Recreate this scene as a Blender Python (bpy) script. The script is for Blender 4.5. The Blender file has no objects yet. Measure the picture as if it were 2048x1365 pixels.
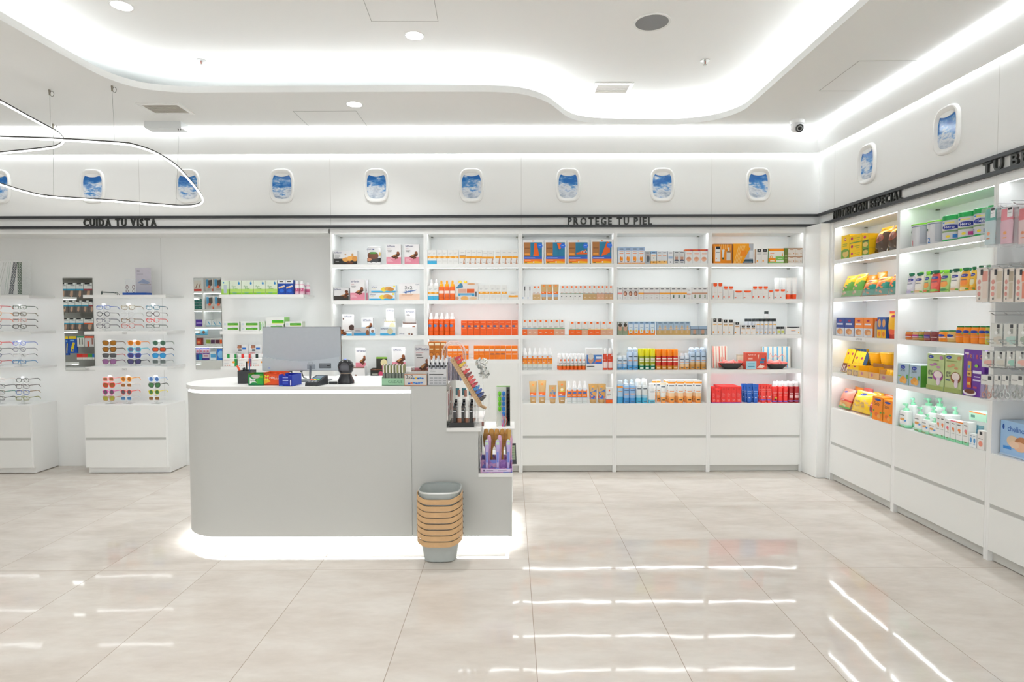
import bpy, math, random
from mathutils import Vector, Matrix
from mathutils.geometry import tessellate_polygon
random.seed(7)
S = bpy.context.scene; C = S.collection
PI = math.pi
# ---------------------------------------------------------------- camera (photo is 2048x1365)
F, PIT, YAW, ROL, H = 1189.26, .042, .0017, -.003, 1.5066
def ray(px, py):
    u, v = (px-1024)/F, (py-682.5)/F
    c, s = math.cos(ROL), math.sin(ROL); u, v = c*u+s*v, -s*u+c*v
    x, y, z = u, 1, -v
    c, s = math.cos(PIT), math.sin(PIT); y, z = c*y+s*z, -s*y+c*z
    c, s = math.cos(YAW), math.sin(YAW); x, y = c*x+s*y, -s*x+c*y
    return Vector((x, y, z))
def aty(px, py, Y): r = ray(px, py); return Vector((r.x*Y/r.y, Y, H+r.z*Y/r.y))
def atx(px, py, X): r = ray(px, py); return Vector((X, r.y*X/r.x, H+r.z*X/r.x))
def atz(px, py, Z): r = ray(px, py); t = (Z-H)/r.z; return Vector((r.x*t, r.y*t, Z))
_o = ray(1024, 682.5); _fw = _o.normalized()
_rt = (ray(1025, 682.5)-_o).normalized(); _up = (ray(1024, 681.5)-_o).normalized()
CM = Matrix((_rt, _up, -_fw)).transposed()
def proj(P):
    d = CM.transposed() @ (Vector(P)-Vector((0, 0, H))); return 1024+F*d.x/-d.z, 682.5-F*d.y/-d.z
cam = bpy.data.objects.new('camera', bpy.data.cameras.new('camera')); C.objects.link(cam)
cam.data.sensor_width = 36; cam.data.lens = F/2048*36; cam.data.clip_start = .05
cam.matrix_world = Matrix.Translation((0, 0, H)) @ CM.to_4x4()
S.camera = cam
# ---------------------------------------------------------------- world, exposure
S.view_settings.view_transform = 'Standard'; S.view_settings.look = 'None'
S.view_settings.gamma = 1; S.view_settings.exposure = 0.03; S.view_settings.use_curve_mapping = False
w = bpy.data.worlds.new('world'); S.world = w; w.use_nodes = True
w.node_tree.nodes['Background'].inputs[0].default_value = (.95, .97, 1, 1)
w.node_tree.nodes['Background'].inputs[1].default_value = 2.0      # unseen fill light, added through the open shopfront to brighten the walls
S.cycles.use_denoising = True; S.cycles.max_bounces = 8; S.cycles.diffuse_bounces = 5
S.cycles.transparent_max_bounces = 12; S.cycles.sample_clamp_indirect = 6; S.cycles.caustics_reflective = False
E_SHELF, E_COVE, E_SLOT, E_WASH, E_CTR, E_PLINTH, E_LOOP, E_DOWN, P_DOWN = 20., 32., 24., 22., 6., 40., 6., 9., 13.
# key dimensions of the shop
YB, XR, YW, ZC, ZRC = 5.6665, 2.9155, 5.985, 3.257, 3.50
ZS = {1: 2.000, 2: 1.660, 3: 1.322, 4: .987, 5: .665}
ST = .0366
# ---------------------------------------------------------------- materials
def lin(h):
    if isinstance(h, tuple): return h
    o = []
    for i in (0, 2, 4):
        c = int(h[i:i+2], 16)/255; o.append(c/12.92 if c <= .04045 else ((c+.055)/1.055)**2.4)
    return (o[0], o[1], o[2], 1)
MATS = {}
def newmat(name, rough=.5, metal=0., spec=.5, alpha=1., var=.03, vs=40, bump=0., trans=0., coat=0.):
    m = bpy.data.materials.new(name); m.use_nodes = True; nt = m.node_tree; b = nt.nodes['Principled BSDF']
    a = nt.nodes.new('ShaderNodeAttribute'); a.attribute_name = 'col'
    tc = nt.nodes.new('ShaderNodeTexCoord'); n = nt.nodes.new('ShaderNodeTexNoise'); n.inputs['Scale'].default_value = vs
    nt.links.new(tc.outputs['Object'], n.inputs['Vector'])
    mr = nt.nodes.new('ShaderNodeMapRange'); mr.inputs[3].default_value = 1-var; mr.inputs[4].default_value = 1+var
    nt.links.new(n.outputs[0], mr.inputs[0])
    mx = nt.nodes.new('ShaderNodeVectorMath'); mx.operation = 'SCALE'
    nt.links.new(a.outputs['Color'], mx.inputs[0]); nt.links.new(mr.outputs[0], mx.inputs['Scale'])
    nt.links.new(mx.outputs[0], b.inputs['Base Color'])
    b.inputs['Roughness'].default_value = rough; b.inputs['Metallic'].default_value = metal
    b.inputs['Specular IOR Level'].default_value = spec; b.inputs['Alpha'].default_value = alpha
    b.inputs['Transmission Weight'].default_value = trans; b.inputs['Coat Weight'].default_value = coat
    if bump:
        bp = nt.nodes.new('ShaderNodeBump'); bp.inputs['Strength'].default_value = bump; bp.inputs['Distance'].default_value = .002
        nt.links.new(n.outputs[0], bp.inputs['Height']); nt.links.new(bp.outputs[0], b.inputs['Normal'])
    MATS[name] = m; return m
newmat('paper', .45, spec=.35); newmat('plastic', .25); newmat('lacquer', .38, var=.01, vs=3); newmat('plaster', .85, spec=.2, var=.012, vs=2)
newmat('metal', .28, .9); newmat('wood', .5, var=.12, vs=30, bump=.1); newmat('clear', .08, alpha=.13); newmat('film', .12, alpha=.2)
newmat('mirror', .01, 1., var=0); newmat('rubber', .6); newmat('foil', .22, spec=.6, vs=14, bump=.6); newmat('mesh', .5, alpha=.7)
newmat('acrylic', .08, alpha=.5); newmat('gloss', .1, spec=.5)
def emis(name, st, col=(1, .985, .96, 1)):
    m = bpy.data.materials.new(name); m.use_nodes = True; nt = m.node_tree
    nt.nodes.remove(nt.nodes['Principled BSDF']); e = nt.nodes.new('ShaderNodeEmission')
    e.inputs[0].default_value = col; e.inputs[1].default_value = st
    nt.links.new(e.outputs[0], nt.nodes['Material Output'].inputs[0]); MATS[name] = m
CW = (.93, .97, 1., 1)
emis('led_shelf', E_SHELF, CW); emis('led_cove', E_COVE, CW); emis('led_slot', E_SLOT, CW); emis('led_wash', E_WASH, CW)
emis('led_counter', E_CTR, CW); emis('led_plinth', E_PLINTH, CW); emis('led_loop', E_LOOP, (1, .99, .97, 1)); emis('led_down', E_DOWN)
emis('indicator', 2., (.2, .3, 1, 1))
def N(nt, t, **k):
    n = nt.nodes.new(t)
    for a, b in k.items(): setattr(n, a, b)
    return n
def mth(nt, op, a, b=None, c=None):
    n = N(nt, 'ShaderNodeMath', operation=op)
    for i, v in enumerate((a, b, c)):
        if v is None: continue
        if isinstance(v, (int, float)): n.inputs[i].default_value = v
        else: nt.links.new(v, n.inputs[i])
    return n.outputs[0]
def floor_mat():
    m = bpy.data.materials.new('polished_tile'); m.use_nodes = True; nt = m.node_tree; b = nt.nodes['Principled BSDF']; L = nt.links.new
    g = N(nt, 'ShaderNodeNewGeometry'); sp = N(nt, 'ShaderNodeSeparateXYZ'); L(g.outputs['Position'], sp.inputs[0])
    ux = mth(nt, 'DIVIDE', mth(nt, 'SUBTRACT', sp.outputs[0], .1054), .6356); uy = mth(nt, 'DIVIDE', mth(nt, 'SUBTRACT', sp.outputs[1], 3.4795), 1.2674)
    dx = mth(nt, 'MULTIPLY', mth(nt, 'PINGPONG', ux, .5), .6356); dy = mth(nt, 'MULTIPLY', mth(nt, 'PINGPONG', uy, .5), 1.2674)
    gr = mth(nt, 'LESS_THAN', mth(nt, 'MINIMUM', dx, dy), .0017)
    cb = N(nt, 'ShaderNodeCombineXYZ'); L(mth(nt, 'FLOOR', ux), cb.inputs[0]); L(mth(nt, 'FLOOR', uy), cb.inputs[1])
    wn = N(nt, 'ShaderNodeTexWhiteNoise'); L(cb.outputs[0], wn.inputs[0])
    ad = N(nt, 'ShaderNodeVectorMath', operation='MULTIPLY_ADD'); L(wn.outputs['Color'], ad.inputs[0]); ad.inputs[1].default_value = (20, 20, 20); L(g.outputs['Position'], ad.inputs[2])
    mp = N(nt, 'ShaderNodeMapping'); mp.inputs['Scale'].default_value = (1, 2.6, 1); mp.inputs['Rotation'].default_value = (0, 0, .35); L(ad.outputs[0], mp.inputs[0])
    n1 = N(nt, 'ShaderNodeTexNoise'); n1.inputs['Scale'].default_value = 2.2; n1.inputs['Detail'].default_value = 8; n1.inputs['Roughness'].default_value = .62; L(mp.outputs[0], n1.inputs[0])
    rp = N(nt, 'ShaderNodeValToRGB'); L(n1.outputs[0], rp.inputs[0]); e = rp.color_ramp.elements
    e[0].position = .3; e[0].color = lin('c3b9ae'); e[1].position = .62; e[1].color = lin('d2cbc2')
    x = e.new(.46); x.color = lin('cbc2b8')
    n3 = N(nt, 'ShaderNodeTexNoise'); n3.inputs['Scale'].default_value = 14; n3.inputs['Detail'].default_value = 6; L(mp.outputs[0], n3.inputs[0])
    mf = N(nt, 'ShaderNodeMapRange'); mf.inputs[3].default_value = .93; mf.inputs[4].default_value = 1.05; L(n3.outputs[0], mf.inputs[0])
    vs = N(nt, 'ShaderNodeVectorMath', operation='SCALE'); L(rp.outputs[0], vs.inputs[0]); L(mf.outputs[0], vs.inputs['Scale'])
    mx = N(nt, 'ShaderNodeMix', data_type='RGBA'); L(gr, mx.inputs[0]); L(vs.outputs[0], mx.inputs[6]); mx.inputs[7].default_value = lin('8c7c6c')
    L(mx.outputs[2], b.inputs['Base Color'])
    L(mth(nt, 'MULTIPLY_ADD', gr, .5, .045), b.inputs['Roughness']); b.inputs['Specular IOR Level'].default_value = .5
    n2 = N(nt, 'ShaderNodeTexNoise'); n2.inputs['Scale'].default_value = 3.5; n2.inputs['Detail'].default_value = 2; L(g.outputs['Position'], n2.inputs[0])
    bp = N(nt, 'ShaderNodeBump'); bp.inputs['Strength'].default_value = .18; bp.inputs['Distance'].default_value = .004; L(n2.outputs[0], bp.inputs['Height'])
    L(bp.outputs[0], b.inputs['Normal']); MATS['tile'] = m
floor_mat()
def sky_mat():
    m = bpy.data.materials.new('sky_print'); m.use_nodes = True; nt = m.node_tree; b = nt.nodes['Principled BSDF']; L = nt.links.new
    g = N(nt, 'ShaderNodeNewGeometry'); tc = N(nt, 'ShaderNodeTexCoord'); sp = N(nt, 'ShaderNodeSeparateXYZ'); L(tc.outputs['Object'], sp.inputs[0])
    mp = N(nt, 'ShaderNodeMapping'); mp.inputs['Scale'].default_value = (1, 1, 2.2); L(g.outputs['Position'], mp.inputs[0])
    oi = N(nt, 'ShaderNodeObjectInfo'); cb = N(nt, 'ShaderNodeCombineXYZ'); L(mth(nt, 'MULTIPLY', oi.outputs['Random'], 40), cb.inputs[2]); L(cb.outputs[0], mp.inputs['Location'])
    n = N(nt, 'ShaderNodeTexNoise'); n.inputs['Scale'].default_value = 9; n.inputs['Detail'].default_value = 7; n.inputs['Roughness'].default_value = .6; L(mp.outputs[0], n.inputs[0])
    n4 = N(nt, 'ShaderNodeTexNoise'); n4.inputs['Scale'].default_value = 30; n4.inputs['Detail'].default_value = 3; L(mp.outputs[0], n4.inputs[0])
    f = mth(nt, 'MULTIPLY_ADD', sp.outputs[2], -1.6, n.outputs[0]); f = mth(nt, 'MULTIPLY_ADD', n4.outputs[0], .15, f)
    r = N(nt, 'ShaderNodeValToRGB'); L(f, r.inputs[0]); e = r.color_ramp.elements; e[0].position = .46; e[0].color = lin('1566b4'); e[1].position = .66; e[1].color = lin('e2e8ee')
    x = e.new(.55); x.color = lin('4f8fca'); x = e.new(.9); x.color = lin('7d93b0'); 
    L(r.outputs[0], b.inputs['Base Color']); b.inputs['Roughness'].default_value = .12; MATS['sky'] = m
sky_mat()
def mottle(name, cols, sc, rough=.4):
    m = bpy.data.materials.new(name); m.use_nodes = True; nt = m.node_tree; b = nt.nodes['Principled BSDF']; L = nt.links.new
    tc = N(nt, 'ShaderNodeTexCoord'); v = N(nt, 'ShaderNodeTexVoronoi'); v.inputs['Scale'].default_value = sc; L(tc.outputs['Object'], v.inputs[0])
    r = N(nt, 'ShaderNodeValToRGB'); r.color_ramp.interpolation = 'CONSTANT'; e = r.color_ramp.elements
    for i, c in enumerate(cols):
        x = e[i] if i < 2 else e.new(i/len(cols)); x.position = i/len(cols); x.color = lin(c)
    s = N(nt, 'ShaderNodeSeparateColor'); L(v.outputs['Color'], s.inputs[0]); L(s.outputs[0], r.inputs[0]); L(r.outputs[0], b.inputs['Base Color'])
    b.inputs['Roughness'].default_value = rough; MATS[name] = m
mottle('purple_print', ['a87cc0', 'c79ad0', '7f8fd8', 'd8a8c8', '9a6fb8'], 45)
def wall_mat():   # white panels with thin joints every 0.9 m
    m = bpy.data.materials.new('wall_panels'); m.use_nodes = True; nt = m.node_tree; b = nt.nodes['Principled BSDF']; L = nt.links.new
    g = N(nt, 'ShaderNodeNewGeometry'); sp = N(nt, 'ShaderNodeSeparateXYZ'); L(g.outputs['Position'], sp.inputs[0]); nn = N(nt, 'ShaderNodeSeparateXYZ'); L(g.outputs['Normal'], nn.inputs[0])
    jx = mth(nt, 'LESS_THAN', mth(nt, 'MULTIPLY', mth(nt, 'PINGPONG', mth(nt, 'DIVIDE', mth(nt, 'SUBTRACT', sp.outputs[0], .1006), 1.8), .5), 1.8), .0018)
    jy = mth(nt, 'LESS_THAN', mth(nt, 'MULTIPLY', mth(nt, 'PINGPONG', mth(nt, 'DIVIDE', mth(nt, 'SUBTRACT', sp.outputs[1], 3.60), 1.8), .5), 1.8), .0018)
    ax = mth(nt, 'GREATER_THAN', mth(nt, 'ABSOLUTE', nn.outputs[1]), .6); ay = mth(nt, 'GREATER_THAN', mth(nt, 'ABSOLUTE', nn.outputs[0]), .6)
    j = mth(nt, 'MAXIMUM', mth(nt, 'MULTIPLY', jx, ax), mth(nt, 'MULTIPLY', jy, ay))
    mx = N(nt, 'ShaderNodeMix', data_type='RGBA'); L(j, mx.inputs[0]); mx.inputs[6].default_value = lin('eff0ee'); mx.inputs[7].default_value = lin('d0d0cc')
    L(mx.outputs[2], b.inputs['Base Color']); b.inputs['Roughness'].default_value = .45; b.inputs['Specular IOR Level'].default_value = .35; MATS['panel'] = m
wall_mat()
WH = 'f1f2f0'
# ---------------------------------------------------------------- mesh builder
def srf_c(n, ax, ay, p):   # superellipse outline
    o = []
    for i in range(n):
        t = 2*PI*i/n; c, s = math.cos(t), math.sin(t)
        o.append((ax*math.copysign(abs(c)**(2/p), c), ay*math.copysign(abs(s)**(2/p), s)))
    return o
class MB:
    def __init__(s, mat='paper', col='ffffff'): s.v = []; s.f = []; s.m = []; s.c = []; s.s = []; s.mat = mat; s.col = col
    def add(s, V, Fc, col=None, smooth=False, mat=None):
        b = len(s.v); s.v.extend([tuple(p) for p in V]); c = lin(col or s.col)
        for f in Fc: s.f.append(tuple(b+i for i in f)); s.m.append(mat or s.mat); s.c.append(c); s.s.append(smooth)
        return s
    def box(s, x0, y0, z0, x1, y1, z1, col=None, mat=None, side=None, top=None):
        V = [(x0, y0, z0), (x1, y0, z0), (x1, y1, z0), (x0, y1, z0), (x0, y0, z1), (x1, y0, z1), (x1, y1, z1), (x0, y1, z1)]
        s.add(V, [(0, 3, 2, 1), (0, 1, 5, 4), (2, 3, 7, 6)], col, mat=mat)
        b = len(s.v)-8; cs = lin(side or col or s.col); ct = lin(top or col or s.col)
        for f, c in (((1, 2, 6, 5), cs), ((3, 0, 4, 7), cs), ((4, 5, 6, 7), ct)):
            s.f.append(tuple(b+i for i in f)); s.m.append(mat or s.mat); s.c.append(c); s.s.append(False)
        return s
    def loft(s, lv, n=14, p=2, cols=None, mat=None, cap=(True, True), smooth=True, close=True):
        # lv: (z, rx, ry[, cx, cy]) ; cols: colour per band
        b = len(s.v)
        for L in lv:
            cx, cy = (L[3], L[4]) if len(L) > 3 else (0, 0)
            for x, y in srf_c(n, L[1], L[2], p): s.v.append((cx+x, cy+y, L[0]))
        for k in range(len(lv)-1):
            c = lin(cols[k] if cols else s.col)
            for i in range(n):
                j = (i+1) % n; s.f.append((b+k*n+i, b+k*n+j, b+(k+1)*n+j, b+(k+1)*n+i)); s.m.append(mat or s.mat); s.c.append(c); s.s.append(smooth)
        if cap[0]: s.f.append(tuple(b+n-1-i for i in range(n))); s.m.append(mat or s.mat); s.c.append(lin(cols[0] if cols else s.col)); s.s.append(False)
        if cap[1]: s.f.append(tuple(b+(len(lv)-1)*n+i for i in range(n))); s.m.append(mat or s.mat); s.c.append(lin(cols[-1] if cols else s.col)); s.s.append(False)
        return s
    def tube(s, P, r, n=6, col=None, mat=None, closed=False, rz=None):
        P = [Vector(p) for p in P]; m = len(P); V = []
        for i, p in enumerate(P):
            a = P[i-1] if (i or closed) else p; b = P[(i+1) % m] if (i < m-1 or closed) else p
            t = (b-a).normalized() if (b-a).length > 1e-9 else Vector((0, 0, 1))
            up = Vector((0, 0, 1)) if abs(t.z) < .95 else Vector((1, 0, 0))
            x = t.cross(up).normalized(); y = x.cross(t).normalized()
            for k in range(n):
                q = 2*PI*(k+.5)/n; V.append(p+x*math.cos(q)*r+y*math.sin(q)*(rz or r))
        Fc = []
        for i in range(m if closed else m-1):
            j = (i+1) % m
            for k in range(n): l = (k+1) % n; Fc.append((i*n+k, j*n+k, j*n+l, i*n+l))
        if not closed: Fc += [tuple(range(n)), tuple((m-1)*n+n-1-k for k in range(n))]
        return s.add(V, Fc, col, n > 4, mat)
    def prism(s, P, z0, z1, col=None, mat=None, holes=(), smooth=False, caps=(True, True)):
        loops = [P]+list(holes); tr = tessellate_polygon([[Vector((a[0], a[1], 0)) for a in l] for l in loops]); A = [a for l in loops for a in l]; n = len(A)
        def up(t): a, b, c = (A[i] for i in t); return t if (b[0]-a[0])*(c[1]-a[1])-(b[1]-a[1])*(c[0]-a[0]) > 0 else (t[0], t[2], t[1])
        tr = [up(t) for t in tr]; Fc = []
        if caps[0]: Fc += [(t[0], t[2], t[1]) for t in tr]
        if caps[1]: Fc += [tuple(i+n for i in t) for t in tr]
        s.add([(a[0], a[1], z0) for a in A]+[(a[0], a[1], z1) for a in A], Fc, col, False, mat); o = len(s.v)-2*n
        b = 0
        for li, l in enumerate(loops):
            m = len(l); ar = sum(l[i][0]*l[(i+1) % m][1]-l[(i+1) % m][0]*l[i][1] for i in range(m)); fl = (ar > 0) == (li == 0)
            for i in range(m):
                j = (i+1) % m; q = (o+b+i, o+b+j, o+b+j+n, o+b+i+n) if fl else (o+b+j, o+b+i, o+b+i+n, o+b+j+n)
                s.f.append(q); s.m.append(mat or s.mat); s.c.append(lin(col or s.col)); s.s.append(smooth)
            b += m
        return s
    def xf(s, M, i0=0):
        for i in range(i0, len(s.v)): s.v[i] = tuple(M @ Vector(s.v[i]))
        return s
    def build(s, name, parent=None, loc=None, rz=0, sharp=35):
        me = bpy.data.meshes.new(name); me.from_pydata(s.v, [], s.f); names = []
        for m in s.m:
            if m not in names: names.append(m)
        for m in names: me.materials.append(MATS[m])
        me.polygons.foreach_set('material_index', [names.index(m) for m in s.m]); me.polygons.foreach_set('use_smooth', s.s)
        ca = me.color_attributes.new('col', 'FLOAT_COLOR', 'CORNER'); buf = []
        for f, c in zip(s.f, s.c): buf.extend(list(c)*len(f))
        ca.data.foreach_set('color', buf); me.update()
        if any(s.s): me.set_sharp_from_angle(angle=math.radians(sharp))
        o = bpy.data.objects.new(name, me); C.objects.link(o)
        if parent: o.parent = parent
        if loc: o.location = loc
        o.rotation_euler.z = rz
        return o
LABELS = {}
def tag(o, label, cat, group=None):
    n = len(label.split())
    if n > 16 or n < 4: print('LABELLEN', n, label)
    if label in LABELS: print('DUPLABEL', label)
    LABELS[label] = 1; o['label'] = label; o['category'] = cat
    if group: o['group'] = group
    return o
def empty(name, loc=(0, 0, 0), rz=0):
    o = bpy.data.objects.new(name, None); C.objects.link(o); o.location = loc; o.rotation_euler.z = rz; o.empty_display_size = .05; return o
def struct(o): o['kind'] = 'structure'; return o
KIDS = {}
def copy_tree(o, parent=None):
    c = o.copy(); C.objects.link(c)
    for k in ('label', 'category', 'group'):
        if k in c: del c[k]
    if parent: c.parent = parent
    for ch in o.children: copy_tree(ch, c)
    return c
# ---------------------------------------------------------------- lettering
TC = {}
def glyphs(t, bold=.0):
    k = (t, bold)
    if k not in TC:
        cu = bpy.data.curves.new('t', 'FONT'); cu.body = t; cu.resolution_u = 2; cu.offset = bold; o = bpy.data.objects.new('t', cu)
        me = bpy.data.meshes.new_from_object(o); V = [(v.co.x, v.co.y) for v in me.vertices]; Fc = [tuple(p.vertices) for p in me.polygons]
        x0 = min(v[0] for v in V); y0 = min(v[1] for v in V); y1 = max(v[1] for v in V); h = y1-y0
        V = [((x-x0)/h, (y-y0)/h) for x, y in V]
        Fc = [f if sum(V[f[i]][0]*V[f[(i+1) % len(f)]][1]-V[f[(i+1) % len(f)]][0]*V[f[i]][1] for i in range(len(f))) > 0 else f[::-1] for f in Fc]
        TC[k] = (V, Fc, max(v[0] for v in V)); bpy.data.objects.remove(o); bpy.data.curves.remove(cu); bpy.data.meshes.remove(me)
    return TC[k]
# ---------------------------------------------------------------- printed artwork on a surface Sf(u,v,off)
def art(mb, els, Sf0, w, h, nx=1, mat=None, off0=.0004):
    Sf = (lambda u, v, o: Sf0(min(.998, max(.002, u)), min(.995, max(.008, v)), o)) if nx == 1 else (lambda u, v, o: Sf0(u, min(.995, max(.008, v)), o))
    for i, e in enumerate(els):
        k = e[0]; off = off0+.00035*i
        if k == 'r':
            _, u0, v0, u1, v1, c = e; a = max(1, round(nx*(u1-u0))) if nx > 1 else 1; d = max(1, round(nx*.6*(v1-v0))) if nx > 1 else 1
            V = [Sf(u0+(u1-u0)*x/a, v0+(v1-v0)*y/d, off) for y in range(d+1) for x in range(a+1)]
            mb.add(V, [(y*(a+1)+x, y*(a+1)+x+1, (y+1)*(a+1)+x+1, (y+1)*(a+1)+x) for y in range(d) for x in range(a)], c, nx > 1, mat)
        elif k == 'e':
            _, cu, cv, ru, rv, c = e; n = 16
            if nx > 1:
                K_ = 4; V = [Sf(cu+ru*k/K_*math.cos(2*PI*q/n), cv+rv*k/K_*math.sin(2*PI*q/n), off) for k in range(K_, 0, -1) for q in range(n)]+[Sf(cu, cv, off)]
                mb.add(V, [(k*n+q, k*n+(q+1) % n, (k+1)*n+(q+1) % n, (k+1)*n+q) for k in range(K_-1) for q in range(n)]+[((K_-1)*n+q, (K_-1)*n+(q+1) % n, K_*n) for q in range(n)], c, True, mat); continue
            V = [Sf(cu+ru*math.cos(2*PI*q/n), cv+rv*math.sin(2*PI*q/n), off) for q in range(n)]+[Sf(cu, cv, off)]
            mb.add(V, [(q, (q+1) % n, n) for q in range(n)], c, False, mat)
        elif k == 'p':
            P = e[1]; V = [Sf(a, b, off) for a, b in P]
            ar = sum(P[q][0]*P[(q+1) % len(P)][1]-P[(q+1) % len(P)][0]*P[q][1] for q in range(len(P)))
            mb.add(V, [tuple(range(len(P)))] if ar > 0 else [tuple(range(len(P)))[::-1]], e[2], False, mat)
        elif k == 't':
            _, u, v, sz, t, c = e[:6]; sq = e[6] if len(e) > 6 else 1.
            G, Fc, W = glyphs(t, 0.); sh = sz*h
            if nx > 1: off += .0013
            mb.add([Sf(u+gx*sh*sq/w, v+gy*sz, off) for gx, gy in G], Fc, c, False, mat)
def T3(v, c='55585e', n=3, u0=.15, u1=.8, dv=.06, hh=.018, seed=1):   # lines of small print
    r = random.Random(seed*7+int(v*100)); return [('r', u0, v-i*dv-hh, u0+(u1-u0)*r.uniform(.55, 1), v-i*dv, c) for i in range(n)]
# ---------------------------------------------------------------- product makers (origin: centre of base, front towards -Y)
def carton(w, h, d, col, els=(), side=None, top=None, name='carton', mat='paper', bands=()):
    mb = MB(mat, col).box(-w/2, -d/2, 0, w/2, d/2, h, col, side=side, top=top)
    for v0, v1, c in bands:
        e = .0003; mb.box(-w/2-e, -d/2-e, v0*h, w/2+e, d/2+e, v1*h-(.0002 if v1 >= 1 else 0), c)
    art(mb, els, lambda u, v, o: ((u-.5)*w, -d/2-.0002-o, v*h), w, h)
    return mb.build(name)
def ubody(lv, p, els, w, h, n=16, cols=None, mat='plastic', col='ffffff', name='body', parent=None):
    mb = MB(mat, col).loft(lv, n, p, cols)
    def Sf(u, v, o):
        z = v*h
        for a, b in zip(lv, lv[1:]):
            if a[0] <= z <= b[0]+1e-6: t = (z-a[0])/max(1e-6, b[0]-a[0]); rx = a[1]+(b[1]-a[1])*t; ry = a[2]+(b[2]-a[2])*t; break
        else: rx, ry = lv[-1][1], lv[-1][2]
        q = -PI/2+(u-.5)*2.5; c, s = math.cos(q), math.sin(q)
        return ((rx+o+.0003)*math.copysign(abs(c)**(2/p), c), (ry+o+.0006)*math.copysign(abs(s)**(2/p), s), z)
    art(mb, els, Sf, w, h, 8); return mb.build(name, parent)
def bottle(w, h, d, col, els=(), cap=(.25, 'ffffff', 'dome'), bands=None, p=2.3, name='bottle', neck=.8):
    r = empty(name); ch, cc, kind = cap; bh = h*(1-ch)
    z = [0, .004, bh*.5, bh*.9, bh*.97, bh]; lv = [(0, w*.44, d*.44), (.004, w/2, d/2)]
    cuts = sorted(set([.004/bh, .9]+[b[0] for b in (bands or [])]+[b[1] for b in (bands or [])]))
    cuts = [c for c in cuts if .004/bh <= c <= .9]
    lv = [(0, w*.44, d*.44)]+[(c*bh, w/2, d/2) for c in cuts]+[(bh*.97, w*.46, d*.46), (bh, w*.5*neck, d*.5*neck)]
    def cb(zc):
        for a, b, c in (bands or []):
            if a*bh-1e-6 <= zc <= b*bh+1e-6: return c
        return col
    cols = [cb((a[0]+b[0])/2) for a, b in zip(lv, lv[1:])]
    ubody(lv, p, els, w, bh, cols=cols, parent=r)
    c = MB('plastic', cc); W = w*.5*neck; D = d*.5*neck; t = h-bh; cm = None
    if kind == 'dome': c.loft([(bh, W, D), (bh+t*.5, W*.97, D*.97), (bh+t*.85, W*.75, D*.75), (h, W*.35, D*.35)])
    elif kind == 'flat': c.loft([(bh, W, D), (h-.002, W, D), (h, W*.93, D*.93)])
    elif kind == 'spray': c.loft([(bh, W, D), (bh+t*.35, W*.9, D*.9), (bh+t*.45, W*.55, D*.55), (bh+t*.8, W*.5, D*.5), (h, W*.36, D*.4)]).box(-W*.18, -D*1.0, bh+t*.62, W*.18, 0, bh+t*.85)
    elif kind == 'pump':
        c.loft([(bh, W*.6, W*.6), (bh+t*.35, W*.6, W*.6), (bh+t*.36, W*.2, W*.2), (bh+t*.7, W*.2, W*.2), (bh+t*.71, W*.42, W*.42), (h, W*.38, W*.38)])
        c.box(-W*1.15, -W*.16, bh+t*.76, 0, W*.16, bh+t*.92)
    elif kind == 'ball': c.loft([(bh, W*.7, D*.7), (bh+t*.3, W*1.02, D*1.02), (bh+t*.65, W*.98, D*.98), (bh+t*.9, W*.6, D*.6), (h, W*.2, D*.2)])
    c.build('cap', r); return r
def tube(w, h, d, col, els=(), cap=(.14, 'ffffff'), bands=None, name='tube'):
    r = empty(name); ch, cc = cap; z0 = h*ch; bh = h-z0; fr = [0, .06, .3, .6, .85, .93, .935, 1.]
    fr = sorted(set(fr+[b for x in (bands or []) for b in x[:2]]))
    def rx(t): return w*(.36+.14*t)
    def ry(t): return max(.0015, d*.42*(1-t)**.8) if t < .93 else .0015
    lv = [(z0+t*bh, rx(t), ry(t)) for t in fr]
    def cb(t):
        for a, b, c in (bands or []):
            if a-1e-6 <= t <= b+1e-6: return c
        return col
    cols = [cb((a+b)/2) for a, b in zip(fr, fr[1:])]
    ubody(lv, 2.2, els, w, h, cols=cols, parent=r)
    MB('plastic', cc).loft([(0, w*.33, d*.4), (z0*.9, w*.35, d*.42), (z0, w*.33, d*.4)]).build('cap', r)
    return r
def pouch(w, h, d, col, els=(), cap='0a7a40', bands=(), name='pouch'):
    r = empty(name); bh = h*.86; fr = sorted(set([0, .1, .35, .65, .9, 1.]+[b for x in bands for b in x[:2]]))
    lv = [(t*bh, w*(.5-.12*max(0, (t-.8)/.2)), max(.002, d*.5*(1-t)**.6)) for t in fr]
    def cb(t):
        for a, b, c in bands:
            if a <= t <= b: return c
        return col
    ubody(lv, 2.5, els, w, bh, cols=[cb((a+b)/2) for a, b in zip(fr, fr[1:])], mat='foil', parent=r)
    MB('plastic', cap).loft([(bh-.002, w*.16, w*.16), (bh+.25*(h-bh), w*.16, w*.16), (bh+.3*(h-bh), w*.27, w*.2), (h, w*.25, w*.19)]).build('cap', r)
    return r
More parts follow.
